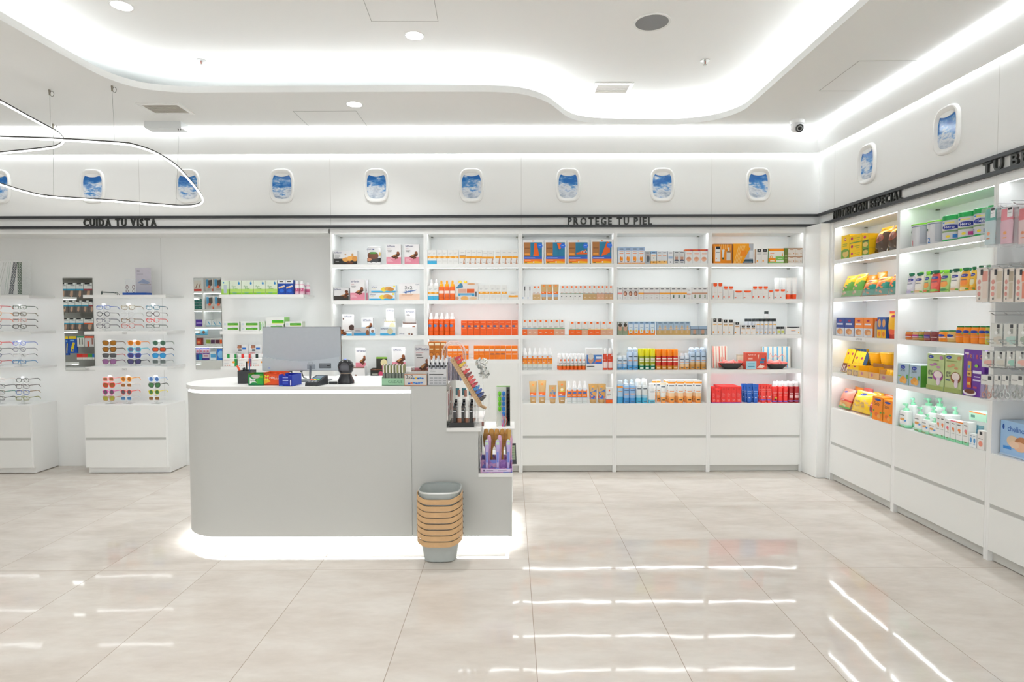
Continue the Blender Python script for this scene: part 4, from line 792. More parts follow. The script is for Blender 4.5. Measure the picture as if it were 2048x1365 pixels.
row(3, 5, 1134, 1175, 4, 763.2, Bt('e4eaea', [('r', .3, .82, .7, .98, 'e4e8ee'), ('e', .5, .68, .25, .06, '4a6aa8'), ('r', .2, .5, .6, .54, 'f4e4d4'), ('r', -.1, .37, 1.1, .4, '6a8ad0'), ('r', .2, .14, .8, .16, '7a9090')], (.3, 'f6f6f6', 'spray'), [(.4, .9, 'f07a18')], p=3.2, name='spray_bottle'), 'orange spray bottle with blue mark', 'bottle', .6)
wv = [('e', .5, .88, .1, .04, 'f0a02a'), ('p', [(.1, .6), (.4, .78), (.85, .72), (.9, .55), (.5, .62), (.15, .45)], '2f6ab8'), ('p', [(.1, .38), (.3, .5), (.6, .4), (.9, .3), (.5, .25), (.2, .28)], '2458b0'), ('e', .6, .5, .2, .08, 'd89a50')]
row(3, 5, 1178.4, 1212.6, 2, 769.4, Tb('c9a062', wv, (.1, 'bb935e'), [(.12, .18, '6a8ab8'), (.18, .3, 'e87a2a')], 'sunscreen_tube'), 'tan tube with big blue waves', 'tube', .5, rows=2)
row(3, 5, 1212.4, 1225.9, 1, 775.8, K(W_, [('e', .5, .82, .12, .06, 'ee5a1e'), ('r', .15, .55, .75, .57, '55585c'), ('r', .15, .48, .5, .5, 'ee8a4a')], [(0, .24, 'ec6418'), (.24, .28, '3f74c8')], name='sunscreen_carton'), 'white carton with orange base', 'carton')
# ---- fourth back bay
fig = [('e', .4, .3, .13, .14, 'ee8a1e'), ('e', .62, .28, .13, .16, 'f09a2a'), ('r', .2, .6, .8, .64, 'f09a6a'), ('r', .2, .86, .8, .92, '46586a'), ('r', .2, .74, .8, .77, 'eaa070'), ('r', .35, .1, .65, .14, '55586a'), ('r', 0, 0, 1, .05, 'f0a030')]
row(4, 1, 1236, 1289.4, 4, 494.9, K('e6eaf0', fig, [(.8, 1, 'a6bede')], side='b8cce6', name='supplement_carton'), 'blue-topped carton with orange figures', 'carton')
row(4, 1, 1289.6, 1300.5, 1, 503.1, K('b4b8bc', [('e', .6, .4, .3, .3, '5a646c'), ('r', .2, .84, .8, .9, '3c4854'), ('r', .15, .6, .85, .64, 'e8a070')], side='8a9098', name='supplement_carton'), 'grey photo carton', 'carton')
row(4, 1, 1301.5, 1313, 1, 503.1, K('e8e8e4', [('r', .2, .88, .8, .93, '3c4854'), ('r', .15, .62, .85, .66, 'ee8a3a'), ('e', .5, .45, .12, .05, '8a9aa8'), ('e', .5, .12, .2, .05, '7a5a30')], [(0, .2, 'eeb050'), (.8, 1, '8ab4de')], name='supplement_carton'), 'single blue and amber carton', 'carton')
row(4, 1, 1313.6, 1334.3, 2, 503.1, K('e2e6ea', [('r', .2, .86, .8, .91, '3c4854'), ('r', .15, .65, .85, .69, 'ee9a5a'), ('e', .5, .15, .2, .05, '8a6a40')], [(0, .22, 'f2c070')], side='a8c0dc', name='supplement_carton'), 'pale blue and amber carton', 'carton')
row(4, 1, 1335.7, 1346.4, 1, 503.1, K('eef0f2', [('r', .2, .84, .8, .9, '5a646c'), ('r', .1, .4, .9, .58, 'a6c0dc'), ('e', .5, .12, .15, .05, '6a6e74')], name='supplement_carton'), 'white carton with blue square', 'carton')
row(4, 1, 1347.4, 1369.5, 2, 502.7, K('dcdedf', [('e', .5, .45, .28, .24, 'c09480'), ('e', .5, .63, .3, .1, 'd4d4d4'), ('p', [(.1, .2), (.9, .2), (.8, .32), (.2, .32)], '32405a'), ('r', .2, .88, .8, .93, '46505a'), ('r', .25, .06, .75, .1, '5a646c')], name='supplement_carton'), 'carton with face picture', 'carton')
row(4, 1, 1370, 1418.5, 3, 499, K('eef0f0', [('e', .5, .3, .34, .16, 'e4b094'), ('e', .5, .38, .3, .08, 'd89a7a'), ('r', .2, .7, .85, .74, 'ee8a5a'), ('r', .2, .6, .85, .64, 'ee9a6a'), ('r', .7, .89, .98, .99, 'b8384a')], [(.88, 1, 'd8602a')], name='supplement_carton'), 'white carton with orange top band', 'carton')
iz = lambda b, els=(): K('e9eaea', [('r', .2, .84, .8, .9, '50545a'), ('r', .35, .1, .65, .15, '6a5a40'), ('r', .3, .3, .7, .32, 'b4b4b4')]+list(els), [(.42, .56, b)] if b else [], name='sunscreen_carton')
row(4, 2, 1236, 1244.8, 1, 575, iz('e89088'), 'narrow carton with pink band', 'carton')
row(4, 2, 1245.2, 1276.7, 3, 575, iz(None, [('e', .5, .48, .36, .2, '8a5a48'), ('e', .42, .45, .2, .12, 'd8a890'), ('r', 0, .68, 1, .7, '55585c')]), 'carton with eye picture', 'carton')
row(4, 2, 1277, 1287.6, 1, 575, iz('eda03a'), 'amber-band carton next to eye cartons', 'carton')
row(4, 2, 1287.8, 1319, 3, 575, iz('cfa088'), 'white carton with brown band', 'carton')
row(4, 2, 1319.2, 1340.5, 2, 575, iz('eda03a'), 'amber-band carton in middle', 'carton')
row(4, 2, 1341.5, 1373.8, 3, 575, iz('eda03a', [('r', .4, .14, .66, .36, '4e6a5a')]), 'amber-band carton with green bottle', 'carton')
row(4, 2, 1374, 1381.5, 1, 578, iz('d8a898'), 'narrow carton with pale pink band', 'carton')
row(4, 2, 1384.6, 1416.7, 3, 575, iz('cc9c84', [('r', .4, .14, .66, .38, '8a9a80')]), 'brown-band carton at right end', 'carton')
row(4, 3, 1235.2, 1255.6, 2, 644, K('8f9a80', [('r', 0, .62, 1, 1, 'd8dce0'), ('e', .5, .55, .34, .26, 'c8a08a'), ('e', .5, .75, .36, .14, '40382e'), ('r', .1, .36, .9, .4, 'e8a07a'), ('r', .2, .9, .8, .95, '5a6a5a')], name='cream_carton'), 'green carton with woman picture', 'carton')
row(4, 3, 1256, 1310.3, 5, 643.8, K('a4c4e4', [('p', [(.2, .1), (.8, .1), (.9, .8), (.1, .8)], 'dce8f2'), ('r', .2, .88, .8, .93, '4a6888'), ('e', .5, .32, .12, .1, 'e8c84a'), ('r', .25, .52, .75, .56, '6a8ab0'), ('r', .3, .1, .7, .14, '6a5a40')], [(0, .34, 'f08a2c')], name='sunscreen_carton'), 'light blue carton with orange base', 'carton')
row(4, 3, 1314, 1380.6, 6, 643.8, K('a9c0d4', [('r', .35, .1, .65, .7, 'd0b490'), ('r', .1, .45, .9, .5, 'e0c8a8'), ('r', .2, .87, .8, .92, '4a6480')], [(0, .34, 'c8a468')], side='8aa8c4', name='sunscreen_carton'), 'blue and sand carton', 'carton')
row(4, 3, 1381, 1415.7, 2, 652.8, K('9aa2a8', [('r', 0, .62, 1, 1, '9cb4cc'), ('e', .5, .32, .2, .3, 'c49a84'), ('r', .25, 0, .75, .08, '5a6a50'), ('r', 0, .6, 1, .66, '40444a')], name='cream_carton'), 'low carton with forehead picture', 'carton', .6)
blu = [(0, .25, '58a4dc'), (.25, .5, '9cc4e8')]
fr = [('r', .2, .72, .8, .78, '46586a'), ('r', .2, .5, .8, .53, 'f09a4a'), ('r', .3, .1, .7, .16, '5a6a6a')]
row(4, 4, 1235, 1255, 2, 711.8, Bt('cfe0ee', fr, (.14, 'e6eef4', 'flat'), blu, p=2, name='lotion_bottle'), 'short white and blue bottle', 'bottle', .9)
row(4, 4, 1255.8, 1277, 2, 695.8, Bt('c4d8ee', fr, (.2, 'cfe0f0', 'ball'), blu, p=2, name='spray_can'), 'tall blue spray can', 'spray can', .9, rows=2)
row(4, 4, 1278, 1311.3, 3, 698, Bt('9aa428', [('r', .2, .74, .8, .82, 'f0f0d8'), ('r', .2, .6, .8, .66, 'f4f4e0'), ('r', .3, .3, .7, .38, 'e8f0d0'), ('r', .3, .08, .7, .2, 'd8e8dc')], (.34, 'e8e022', 'flat'), [(0, .3, '0f7a5c'), (.7, .9, '8ea030')], p=2.6, neck=.98, name='spray_bottle'), 'green bottle with yellow cap', 'bottle', .7, rows=2)
row(4, 4, 1311.6, 1357, 4, 699.2, Bt('c8301e', [('r', .2, .78, .8, .86, 'f4e4d8'), ('r', .15, .58, .85, .66, 'f8ecdc'), ('r', .3, .1, .7, .22, 'e8c088')], (.34, 'f58a18', 'flat'), [(0, .3, 'c87a18')], p=2.6, neck=.98, name='spray_bottle'), 'red bottle with orange cap', 'bottle', .7, rows=2)
smb = [(0, .22, 'f0a850'), (.22, .4, 'ecc898')]
row(4, 4, 1359.5, 1379.3, 2, 707, Bt('d4dee8', fr, (.16, 'e2e8f0', 'flat'), smb, p=2, name='lotion_bottle'), 'short white and amber bottle', 'bottle', .9)
row(4, 4, 1380, 1415.7, 3, 695.8, Bt('bccfe2', fr, (.2, 'cfdff0', 'ball'), [(0, .3, 'c8924a'), (.3, .42, 'd8b484')], p=2, name='spray_can'), 'blue and amber spray can', 'spray can', .9, rows=2)
row(4, 5, 1234.5, 1246.5, 1, 762, Bt('a8cce8', [('r', -.1, .82, 1.1, .9, 'f09a3a'), ('r', .3, .6, .8, .64, 'e8923a')], (.16, 'dce8f0', 'flat'), [(0, .35, '48a4d8')], p=3, name='lotion_bottle'), 'blue bottle with orange shoulder, cut by divider', 'bottle', .7)
row(4, 5, 1247.3, 1271.5, 2, 761, Bt('8cb8e2', [('r', .2, .72, .8, .76, '3f5a88'), ('r', .2, .5, .8, .56, 'f0b08a'), ('r', .3, .06, .7, .1, '4a6a8a'), ('r', -.1, .84, 1.1, .87, 'f09a4a')], (.24, 'd4e4f0', 'spray'), [(0, .3, '4a96d4')], p=2.6, name='spray_bottle'), 'sky-blue spray bottle', 'bottle', .7, rows=2)
row(4, 5, 1272.3, 1296, 2, 758.5, Bt('e2e8ea', [('r', .25, .78, .8, .83, '4a5864'), ('r', .3, .08, .75, .13, '4a6a8a')], (.26, 'f0f4f4', 'dome'), [(0, .3, '4ab0d4'), (.3, .45, 'a4d0e4')], p=2, name='spray_can'), 'white and cyan spray can', 'spray can', .9, rows=2)
row(4, 5, 1297.5, 1311, 1, 767.5, Bt('eef0f0', [('r', .3, .66, .8, .7, '3c5064'), ('r', .3, .06, .7, .1, '4a6a8a')], (.16, 'f2f2f2', 'flat'), [(0, .2, '6ac4dc')], p=3, name='lotion_bottle'), 'shorter white bottle with cyan base', 'bottle', .7)
ot = [('r', .2, .74, .75, .78, '4a5a6a'), ('r', .25, .5, .75, .53, 'f0984a'), ('r', .3, .12, .7, .17, '5a4a30')]
ob = [(0, .2, 'f4a85a'), (.2, .38, 'f6cfa0'), (.84, .93, 'f0962c')]
row(4, 5, 1320.5, 1334, 1, 764.5, Tb('eef0ee', ot, (.1, 'f4a45a'), [(0, .2, 'f4a85a'), (.84, .93, 'f8e8c8')], 'sunscreen_tube'), 'white tube with pale top, left of row', 'tube', .6, back=.01)
row(4, 5, 1335.5, 1406, 4, 761.5, Tb('eef0ee', ot, (.1, 'f49a4a'), ob, 'sunscreen_tube'), 'white and orange tube', 'tube', .5, gap=.1, rows=3, stag=-.12)
row(4, 5, 1304, 1322, 2, 760, Tb('eef0ee', ot, (.1, 'f49a4a'), ob, 'sunscreen_tube'), 'white and orange tube set back', 'tube', .6, back=.09)
# ---- rightmost back bay
arcs = [('p', [(.3+.1*k, .62+.1*math.sin(.4*k)), (.33+.1*k, .64+.1*math.sin(.4*k)), (.33+.1*k, .99), (.31+.1*k, .99)], 'f8c870') for k in range(7)]
row(5, 1, 1426.4, 1464.8, 1, 488, K('e98c14', arcs+[('r', 0, .97, 1, 1, '8a6a50'), ('r', .97, 0, 1, 1, '8a6a50'), ('r', .08, .1, .36, .86, 'eef0f0'), ('r', .12, .72, .34, .86, '1f2e3a'), ('r', .12, .55, .32, .58, '6a7078'), ('e', .15, .25, .03, .03, 'f0922a'), ('p', [(.45, .3), (.52, .3), (.58, .7), (.44, .7)], 'e6eaea'), ('r', .46, .2, .54, .3, '1e4a3a'), ('r', .68, .15, .9, .6, 'dcd8cc'), ('r', .7, .55, .9, .64, '9a7a50'), ('r', .76, .64, .84, .8, 'e0dccc')], side='c07410', name='gift_box'), 'open orange gift box with white products', 'gift box', .3)
row(5, 1, 1465.8, 1506.8, 1, 487.6, K('f2a018', [('p', [(.03+.07*k, .02), (.06+.07*k, .02), (.3+.075*k, .9), (.27+.075*k, .9)], 'f8cf80') for k in range(5)]+[('r', .35, .38, .65, .66, 'ee8c1c'), ('p', [(.45, 0), (1, 0), (1, .25), (.6, .2)], '2a4a5c'), ('p', [(.55, .2), (1, .2), (1, 1), (.78, 1), (.78, .8), (.86, .78)], 'b4bac4'), ('r', .8, .25, .98, .65, 'dfe4ea'), ('r', .5, .04, .95, .08, 'c8d4dc')], side='d88c14', name='gift_box'), 'closed striped orange and grey gift box', 'gift box', .3)
blk = lambda c='f0a23a': [('r', .18, .78, .82, .98, '26282a'), ('e', .5, .9, .08, .04, 'c8c8c8'), ('r', .15, .64, .85, .66, '5a5e62'), ('e', .2, .16, .13, .06, c)]
row(5, 1, 1512, 1535.6, 2, 498, K('eeeeec', blk(), name='cream_carton'), 'white carton with black label', 'carton')
row(5, 1, 1536.4, 1568, 1, 497.2, K('f0f0ec', [('r', 0, .82, 1, 1, 'ee8c18'), ('r', 0, 0, 1, .1, '8cc46a'), ('r', 0, .1, .5, .34, 'ee8c18'), ('r', .46, .2, 1, .46, '7cba5c'), ('e', .18, .42, .1, .1, 'f0a03a'), ('e', .18, .42, .06, .06, 'fae0b8'), ('r', .1, .64, .36, .67, 'ee7a2a'), ('r', .6, .3, .9, .33, 'e8f4e0'), ('p', [(.86, .5), (.94, .5), (.9, .74)], 'e8a020'), ('r', .1, .12, .38, .2, 'f4e4cc')], side='6aa844', name='supplement_carton'), 'orange, white and green carton', 'carton', .35)
row(5, 1, 1568.5, 1575, 1, 496.5, K('6a7a3a', [('r', .1, .3, .9, .33, 'a8b480'), ('r', .1, .5, .9, .53, 'a8b480')], name='supplement_carton'), 'dark green carton edge', 'carton', 2)
h2 = (aty(1590, 512.4, YFR).z-ZS[1])
bg = [('r', 0, .84, 1, .99, 'a88468'), ('e', .5, .84, .3, .09, 'b8967c'), ('e', .8, .3, .07, .07, 'b07a4a'), ('p', [(0, .1), (.5, .25), (0, .4)], 'd4c0a8')]
row(5, 1, 1575.8, 1605.5, 2, 512.6, K('ded8d0', bg, side='7a6450', name='cream_carton'), 'brown-topped small carton, lower layer', 'carton', .6)
row(5, 1, 1575.8, 1605.5, 2, 496.3, K('ded8d0', bg, side='7a6450', name='cream_carton'), 'brown-topped small carton, upper layer', 'carton', .6, zo=h2)
rd = lambda t=.83: [('r', .12, t, .88, .99, 'f0561a'), ('e', .5, t, .36, .05, 'f0561a'), ('e', .15, .17, .12, .07, 'ee6a4a'), ('r', .2, t-.1, .8, t-.08, 'f0b098'), ('r', .2, .4, .8, .41, 'e8b8a8')]
row(5, 2, 1425, 1445.5, 2, 566.4, K('efefed', rd(.84), name='cream_carton'), 'tall white carton, orange-red top', 'carton')
row(5, 2, 1446, 1467.2, 2, 572.7, K('efefed', rd(.83), name='cream_carton'), 'medium white carton, orange-red top', 'carton')
row(5, 2, 1468.2, 1485.6, 1, 581.5, K('efefed', rd(.83), name='cream_carton'), 'broad low white carton, left one', 'carton')
row(5, 2, 1486.2, 1503.9, 1, 581.4, K('efefed', rd(.83), name='cream_carton'), 'broad low white carton, right one', 'carton')
row(5, 2, 1504.4, 1536.6, 3, 572.7, K('efefed', rd(.83), name='cream_carton'), 'white carton with orange-red top', 'carton')
row(5, 2, 1537, 1546.3, 1, 580.8, K('efefed', rd(.83), name='cream_carton'), 'narrow low white carton', 'carton')
row(5, 2, 1548.3, 1571.2, 2, 579, K('efefed', rd(.83), name='cream_carton'), 'low white carton by the tubes', 'carton')
row(5, 2, 1572, 1596, 2, 555.5, Tb('f2f2f0', [('e', .2, .34, .07, .03, 'ee8a4a')], (.22, 'ee4c14'), name='cream_tube'), 'white tube on orange-red cap', 'tube', .6, rows=2, stag=-.35)
row(5, 2, 1549, 1573, 2, 556.2, Tb('f2f2f0', [], (.22, 'ee4c14'), name='cream_tube'), 'white tube standing behind cartons', 'tube', .6, back=.08)
row(5, 3, 1424.6, 1444.3, 2, 637, K('eeeeec', blk()+[('r', .15, .6, .85, .64, 'f0b04a')], name='cream_carton'), 'tall black-labelled white carton', 'carton')
row(5, 3, 1445.2, 1467.2, 2, 639, K('eeeeec', blk()+[('r', .15, .6, .85, .64, 'f0b04a')], name='cream_carton'), 'medium black-labelled white carton', 'carton')
row(5, 3, 1468.5, 1480, 1, 644.6, K('eeeeec', blk()+[('r', .15, .6, .85, .64, 'f0b04a')], name='cream_carton'), 'single shorter black-labelled white carton', 'carton')
row(5, 3, 1481.4, 1511.5, 3, 651, K('eeeeec', blk()+[('r', .15, .6, .85, .64, 'f0b04a')], name='cream_carton'), 'small black-labelled white carton', 'carton')
row(5, 3, 1512, 1553.8, 5, 637.8, Bt('e6eaf0', [('r', .2, .72, .85, .8, 'eec070'), ('r', .2, .42, .8, .44, '8a94a0'), ('e', .3, .18, .15, .05, 'eeb868')], (.17, '303638', 'flat'), p=2, neck=.9, name='spray_can'), 'white can with black cap', 'spray can', 1, rows=2)
row(5, 3, 1490, 1512, 3, 638, Bt('e6eaf0', [], (.17, '303638', 'flat'), p=2, neck=.9, name='spray_can'), 'black-capped can behind small cartons', 'spray can', 1, back=.06)
zc = aty(1534, 637.8, YFR).z-ZS[3]
row(5, 3, 1530, 1539.2, 1, 623, Bt('eceef0', [], (.36, '303638', 'flat'), p=2, neck=.9, name='lotion_bottle'), 'small black-capped bottle on top of cans', 'bottle', 1, zo=zc)
row(5, 3, 1554.3, 1569.5, 2, 653.8, lambda w, h, d: jar(w, h, 'dfe2dc', '2a2c2e', [('r', .2, .3, .8, .7, 'c0c860')], .3, 'cream_jar'), 'small jar with black lid', 'jar', .9)
row(5, 3, 1570.8, 1601.5, 1, 653.8, K('f0f0ee', [('r', .08, .86, .92, .98, '2a2e30'), ('e', .5, .86, .3, .06, '2a2e30'), ('r', .36, .5, .66, .58, 'f0a24a'), ('r', .36, .38, .66, .42, '5a5e9a'), ('e', .86, .22, .04, .07, 'f0b84a')], name='cream_carton'), 'low wide white carton with black flap', 'carton', .5)
st = lambda c, n: [('r', (k+.1)/n, 0, (k+.5)/n, 1, c) for k in range(n)]
row(5, 4, 1424.8, 1455.4, 1, 693, K('efe8da', [('r', (k+.15)/5, 0, (k+.38)/5, 1, 'e05a48') for k in range(5)]+[('r', .55, .35, .8, .5, 'f0b0a0')], side='e4dccc', name='cosmetic_bag'), 'red-striped cloth pouch standing at left', 'pouch', .12, back=.15, tilt=.08)
row(5, 4, 1523.8, 1582, 1, 694, K('ece8da', [('r', (k+.1)/6, 0, (k+.42)/6, 1, '6cb4d8') for k in range(6)]+[('p', [(.2, .5), (.28, .66), (.36, .48), (.48, .6), (.56, .46), (.7, .62), (.8, .48), (.8, .5), (.7, .66), (.57, .5), (.48, .64), (.36, .52), (.28, .7)], 'e8908a')], side='dcd8c8', name='cosmetic_bag'), 'blue-striped cloth pouch standing at right', 'pouch', .08, back=.15, tilt=.06)
row(5, 4, 1474, 1492, 1, 710, K('e6dcc4', [('r', 0, .93, 1, 1, 'c8bca0')], name='cosmetic_bag'), 'plain beige cloth pouch', 'pouch', .3, back=.12)
row(5, 4, 1490.8, 1534, 1, 705.8, K('dc5a48', [('t', .1, .82, .1, 'APIVITA', 'f6dcd4', .9), ('r', .12, .6, .32, .7, 'f0b4a8'), ('r', .02, .02, .5, .5, 'a6d4e4'), ('r', .1, .32, .42, .36, '3f8aa8'), ('r', .1, .16, .42, .2, '3f8aa8'), ('p', [(.5, .1), (.95, .8), (.98, .2)], 'c43e34'), ('r', .72, .54, .9, .66, '1f78a4'), ('r', .66, .38, .86, .5, '2a84b0'), ('p', [(.52, .1), (.7, .3), (.9, .2), (.8, .08)], 'f0d8cc'), ('p', [(.55, .85), (.62, .9), (.6, .6)], 'f2c8b4')], name='gift_box'), 'coral box with pale blue panel', 'gift box', .3)
def bowl(w, h, d):
    n = 4.5; m = MB('gloss', '34302f').loft([(0, w*.26, w*.15), (.004, w*.3, w*.17), (h*.75, w*.46, w*.26), (h, w*.5, w*.29)], 32, n, cap=(True, False)); b = MB('gloss', '34302f').loft([(.006, w*.27, w*.15), (h*.75, w*.44, w*.245), (h, w*.485, w*.275)], 32, n, cap=(True, False))
    b.f = [f[::-1] for f in b.f]; m.add(b.v, b.f, None, True)
    A, B = srf_c(32, w*.5, w*.29, n), srf_c(32, w*.485, w*.275, n); m.add([(x, y, h) for x, y in A]+[(x, y, h) for x, y in B], [(i, (i+1) % 32, 32+(i+1) % 32, 32+i) for i in range(32)]); return m.build('bowl')
for a, b, cnt, nm, t in ((1441, 1490, 6, 'left', 727), (1534.6, 1580, 5, 'right', 729)):
    o = row(5, 4, a, b, 1, t, bowl, 'black square bowl of coral sachets, %s one' % nm, 'bowl', .6)[0]
    for k in range(cnt):
        s = bag(.075, .055, .014, lambda u, v: 'e4665c' if v < .9 else 'f09a90', [('r', .3, .3, .7, .45, 'f4b4ac')], 'sachet', nx=6, ny=6) if k == 0 and nm == 'left' else copy_tree(sach); 
        if k == 0 and nm == 'left': sach = s
        wd = .040 if nm == 'left' else .038; s.location = o.location+Vector((-.08+wd*k*(.9 if nm == 'left' else 1), .02*math.sin(2.1*k)-.01, .022+.012*(k % 2))); s.rotation_euler = (-.5, .35*math.sin(1.7*k), .3*math.cos(2.3*k))
        tag(s, 'coral sachet in the %s black bowl, %s' % (nm, ordn(k, cnt)), 'sachet', 'coral sachets in the black bowls')
rr = [('t', .28, .1, .13, '50', 'f6b8b4', .8), ('e', .5, .86, .1, .03, 'a82828')]+T3(.6, 'f29a98', 4, .2, .8, .06, .015)
ap = [(0, .035, '5a6ad0')]
row(5, 5, 1423.8, 1431, 1, 774.5, K('ee3e3c', rr, ap, name='sunscreen_carton'), 'red carton cut by the left divider', 'carton', 2)
row(5, 5, 1431.3, 1441.6, 1, 779.4, K('ee3e3c', rr, ap, name='sunscreen_carton'), 'shorter red carton', 'carton', 2)
row(5, 5, 1442.2, 1482.6, 4, 774, K('ee3e3c', rr, ap, name='sunscreen_carton'), 'tall red carton', 'carton', 1, dep=.07, rows=3)
bt = [('r', .2, .6, .8, .63, '9ab8e8'), ('r', .25, .5, .75, .52, '9ab8e8'), ('r', .35, .25, .6, .3, 'b8ccf0'), ('e', .5, .82, .08, .03, '1c3f80')]
row(5, 5, 1493, 1518.5, 2, 769.5, Tb('2a62bc', bt, (.08, '2456a8'), name='sunscreen_tube'), 'blue tube', 'tube', .5, rows=3, stag=-.22, gap=.1)
rt = [('r', .2, .7, .8, .73, 'f4a8a0'), ('r', .25, .6, .75, .62, 'f4a8a0'), ('r', .35, .3, .65, .36, 'f8c4bc'), ('e', .5, .86, .08, .03, 'a82828')]
row(5, 5, 1522, 1545, 2, 770, Tb('ea4844', rt, (.08, 'e0403e'), [(.06, .12, '6a5ac8')], name='sunscreen_tube'), 'red tube', 'tube', .5, rows=3, stag=-.22, gap=.1)
rb = [('r', -.1, .05, 1.1, .12, '6a5ac8'), ('r', .2, .6, .8, .63, 'f6b0a8'), ('r', .25, .45, .75, .47, 'f6b0a8')]
row(5, 5, 1545.2, 1556, 1, 763.8, Bt('ea3c38', rb+[('e', .6, .3, .2, .08, 'e8c048'), ('e', .5, .22, .2, .05, '2a2a2a')], (.24, 'f0f0f2', 'dome'), p=2, name='spray_can'), 'red can with small drawing', 'spray can', 1)
row(5, 5, 1556.3, 1577.3, 2, 763.8, Bt('ea3c38', rb, (.24, 'f0f0f2', 'dome'), p=2, name='spray_can'), 'plain red can with white cap', 'spray can', 1, rows=2)
row(5, 5, 1577.8, 1600.3, 2, 763.8, Bt('a41e22', [('r', .2, .3, .8, .5, 'e8b8b8'), ('r', .25, .55, .75, .6, 'e8b8b8'), ('r', -.1, .08, 1.1, .14, '8a7ad0')], (.24, 'e4dcdc', 'dome'), p=2, name='spray_can'), 'dark red can', 'spray can', 1, rows=2)
# ================================================================ right wall: gluten-free bay (A)
ye = 'f5c818'
sch = [('p', [(.4, .86), (.6, .86), (.6, .8), (.5, .74), (.4, .8)], 'b03060'), ('r', .44, .8, .56, .84, 'f0d8e4')]
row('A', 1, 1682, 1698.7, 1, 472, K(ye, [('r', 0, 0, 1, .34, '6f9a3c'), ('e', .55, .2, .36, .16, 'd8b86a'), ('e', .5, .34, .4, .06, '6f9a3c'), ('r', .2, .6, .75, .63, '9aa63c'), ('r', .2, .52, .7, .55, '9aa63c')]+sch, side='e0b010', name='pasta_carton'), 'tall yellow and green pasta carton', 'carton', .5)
zz = 0
for i, (t, nm) in enumerate(((503, 'bottom'), (487.5, 'middle'), (471, 'top'))):
    hh = atx(1705, t, XFR).z-ZS[1]-zz
    row('A', 1, 1699.3, 1723.8, 1, t, lambda w, h, d, hh=hh: carton(w, hh-.001, d, ye, [('e', .18, .6, .1, .2, 'b03060'), ('r', .4, .55, .85, .62, '8a9a3c'), ('r', .55, .3, .8, .36, '8a9a3c')]+([('r', 0, 0, 1, .12, '5f9a4a')] if nm == 'top' else []), 'e0b010', name='biscuit_carton'), 'flat yellow carton, %s of its pile' % nm, 'carton', .6, zo=zz); zz += hh
zz = 0
for i, (t, nm) in enumerate(((497, 'bottom'), (480.5, 'middle'), (468.5, 'top'))):
    hh = atx(1730, t, XFR).z-ZS[1]-zz
    row('A', 1, 1724.3, 1737.5, 1, t, lambda w, h, d, hh=hh: carton(w, hh-.001, d, ye if nm == 'top' else '6f9a3c', [('e', .5, .45, .4, .3, 'e0c070'), ('r', .1, .8, .9, .95, '3a4a30')] if nm != 'top' else [('e', .4, .5, .2, .25, 'b03060')], 'e0b010', name='biscuit_carton'), 'yellow and green window carton, %s of its pile' % nm, 'carton', .9, zo=zz); zz += hh
def brown(u, v): return 'f0a41c' if v > .74 else ('f2b62a' if v > .62 and abs(u-.45) < .3 else '4a3626')
ph = [('e', .5, .48, .34, .18, '8a4a34'), ('e', .4, .52, .12, .08, 'b87858'), ('e', .62, .44, .12, .08, '6e3a28'), ('e', .35, .88, .12, .05, 'b84068'), ('p', [(.2, .2), (.8, .1), (.75, .06), (.25, .1)], '8a7460')]
row('A', 1, 1739, 1763, 1, 457, lambda w, h, d: bag(w*.98, h, .1, brown, ph, 'bread_bag'), 'brown and orange bread bag, farther one', 'bag', .5, tilt=.28, back=.0, dep=.08)
row('A', 1, 1764, 1789, 1, 452, lambda w, h, d: bag(w*.98, h, .1, brown, ph, 'bread_bag'), 'brown and orange bread bag, nearer one', 'bag', .5, tilt=.28, back=.0, dep=.08)
def gsn(u, v): return ye if v > .52-.12*math.sin(u*5) else '5f9e3e'
def tsn(u, v): return ('f4b81c' if v > .74 else 'ee8a3a') if v > .5-.14*math.sin(u*5) else '128a78'
pn = [('e', .35, .3, .1, .05, 'e0b090'), ('e', .6, .4, .1, .05, 'd8a080'), ('e', .5, .15, .12, .05, 'e0b090'), ('e', .3, .1, .1, .05, 'c88a6a'), ('e', .5, .82, .1, .04, 'b03060')]
pz = [('e', .3, .2, .1, .06, 'e2703c'), ('e', .3, .2, .05, .03, '128a78'), ('e', .6, .12, .1, .06, 'e88a4c'), ('e', .55, .45, .12, .06, 'e4502c'), ('e', .7, .36, .1, .05, 'f0a060'), ('e', .5, .84, .2, .04, 'b83058')]
for a, b, t, nm in ((1675, 1696, 553, 'farther'), (1695, 1716, 549, 'nearer')): row('A', 2, a, b, 1, t, lambda w, h, d: bag(w*.97, h, .07, gsn, pn, 'snack_bag'), 'yellow and green snack bag, %s one' % nm, 'bag', .4, tilt=.3, dep=.06)
for a, b, t, nm in ((1716, 1741, 562, 'farthest'), (1739.5, 1768, 556, 'middle'), (1768.5, 1785, 550, 'nearest')): row('A', 2, a, b, 1, t, lambda w, h, d: bag(w*.95, h, .07, tsn, pz, 'snack_bag'), 'yellow and teal snack bag, %s one' % nm, 'bag', .4, tilt=.3, dep=.06)
for a, b, t, nm in ((1714, 1732, 553, 'left'), (1730, 1750, 551, 'middle'), (1748, 1768, 545, 'right')): row('A', 2, a, b, 1, t, lambda w, h, d: bag(w, h, .05, lambda u, v: 'f0a01c' if v > .4 else 'd8801c', [('e', .5, .7, .2, .06, 'b03060')], 'snack_bag'), 'orange snack bag behind, %s one' % nm, 'bag', .4, back=.13, dep=.05)
def lip(sh, lab):
    t = MB('clear', 'e6f0f0').box(0, -.431, 0, .003, .431, .055).build('shelf_guard'); t.location = (XR+.003, YA-.45, ZS[sh]+.0006); tag(t, lab, 'shelf guard', 'clear shelf guards')
lip(2, 'clear plastic guard along second shelf of gluten-free bay')
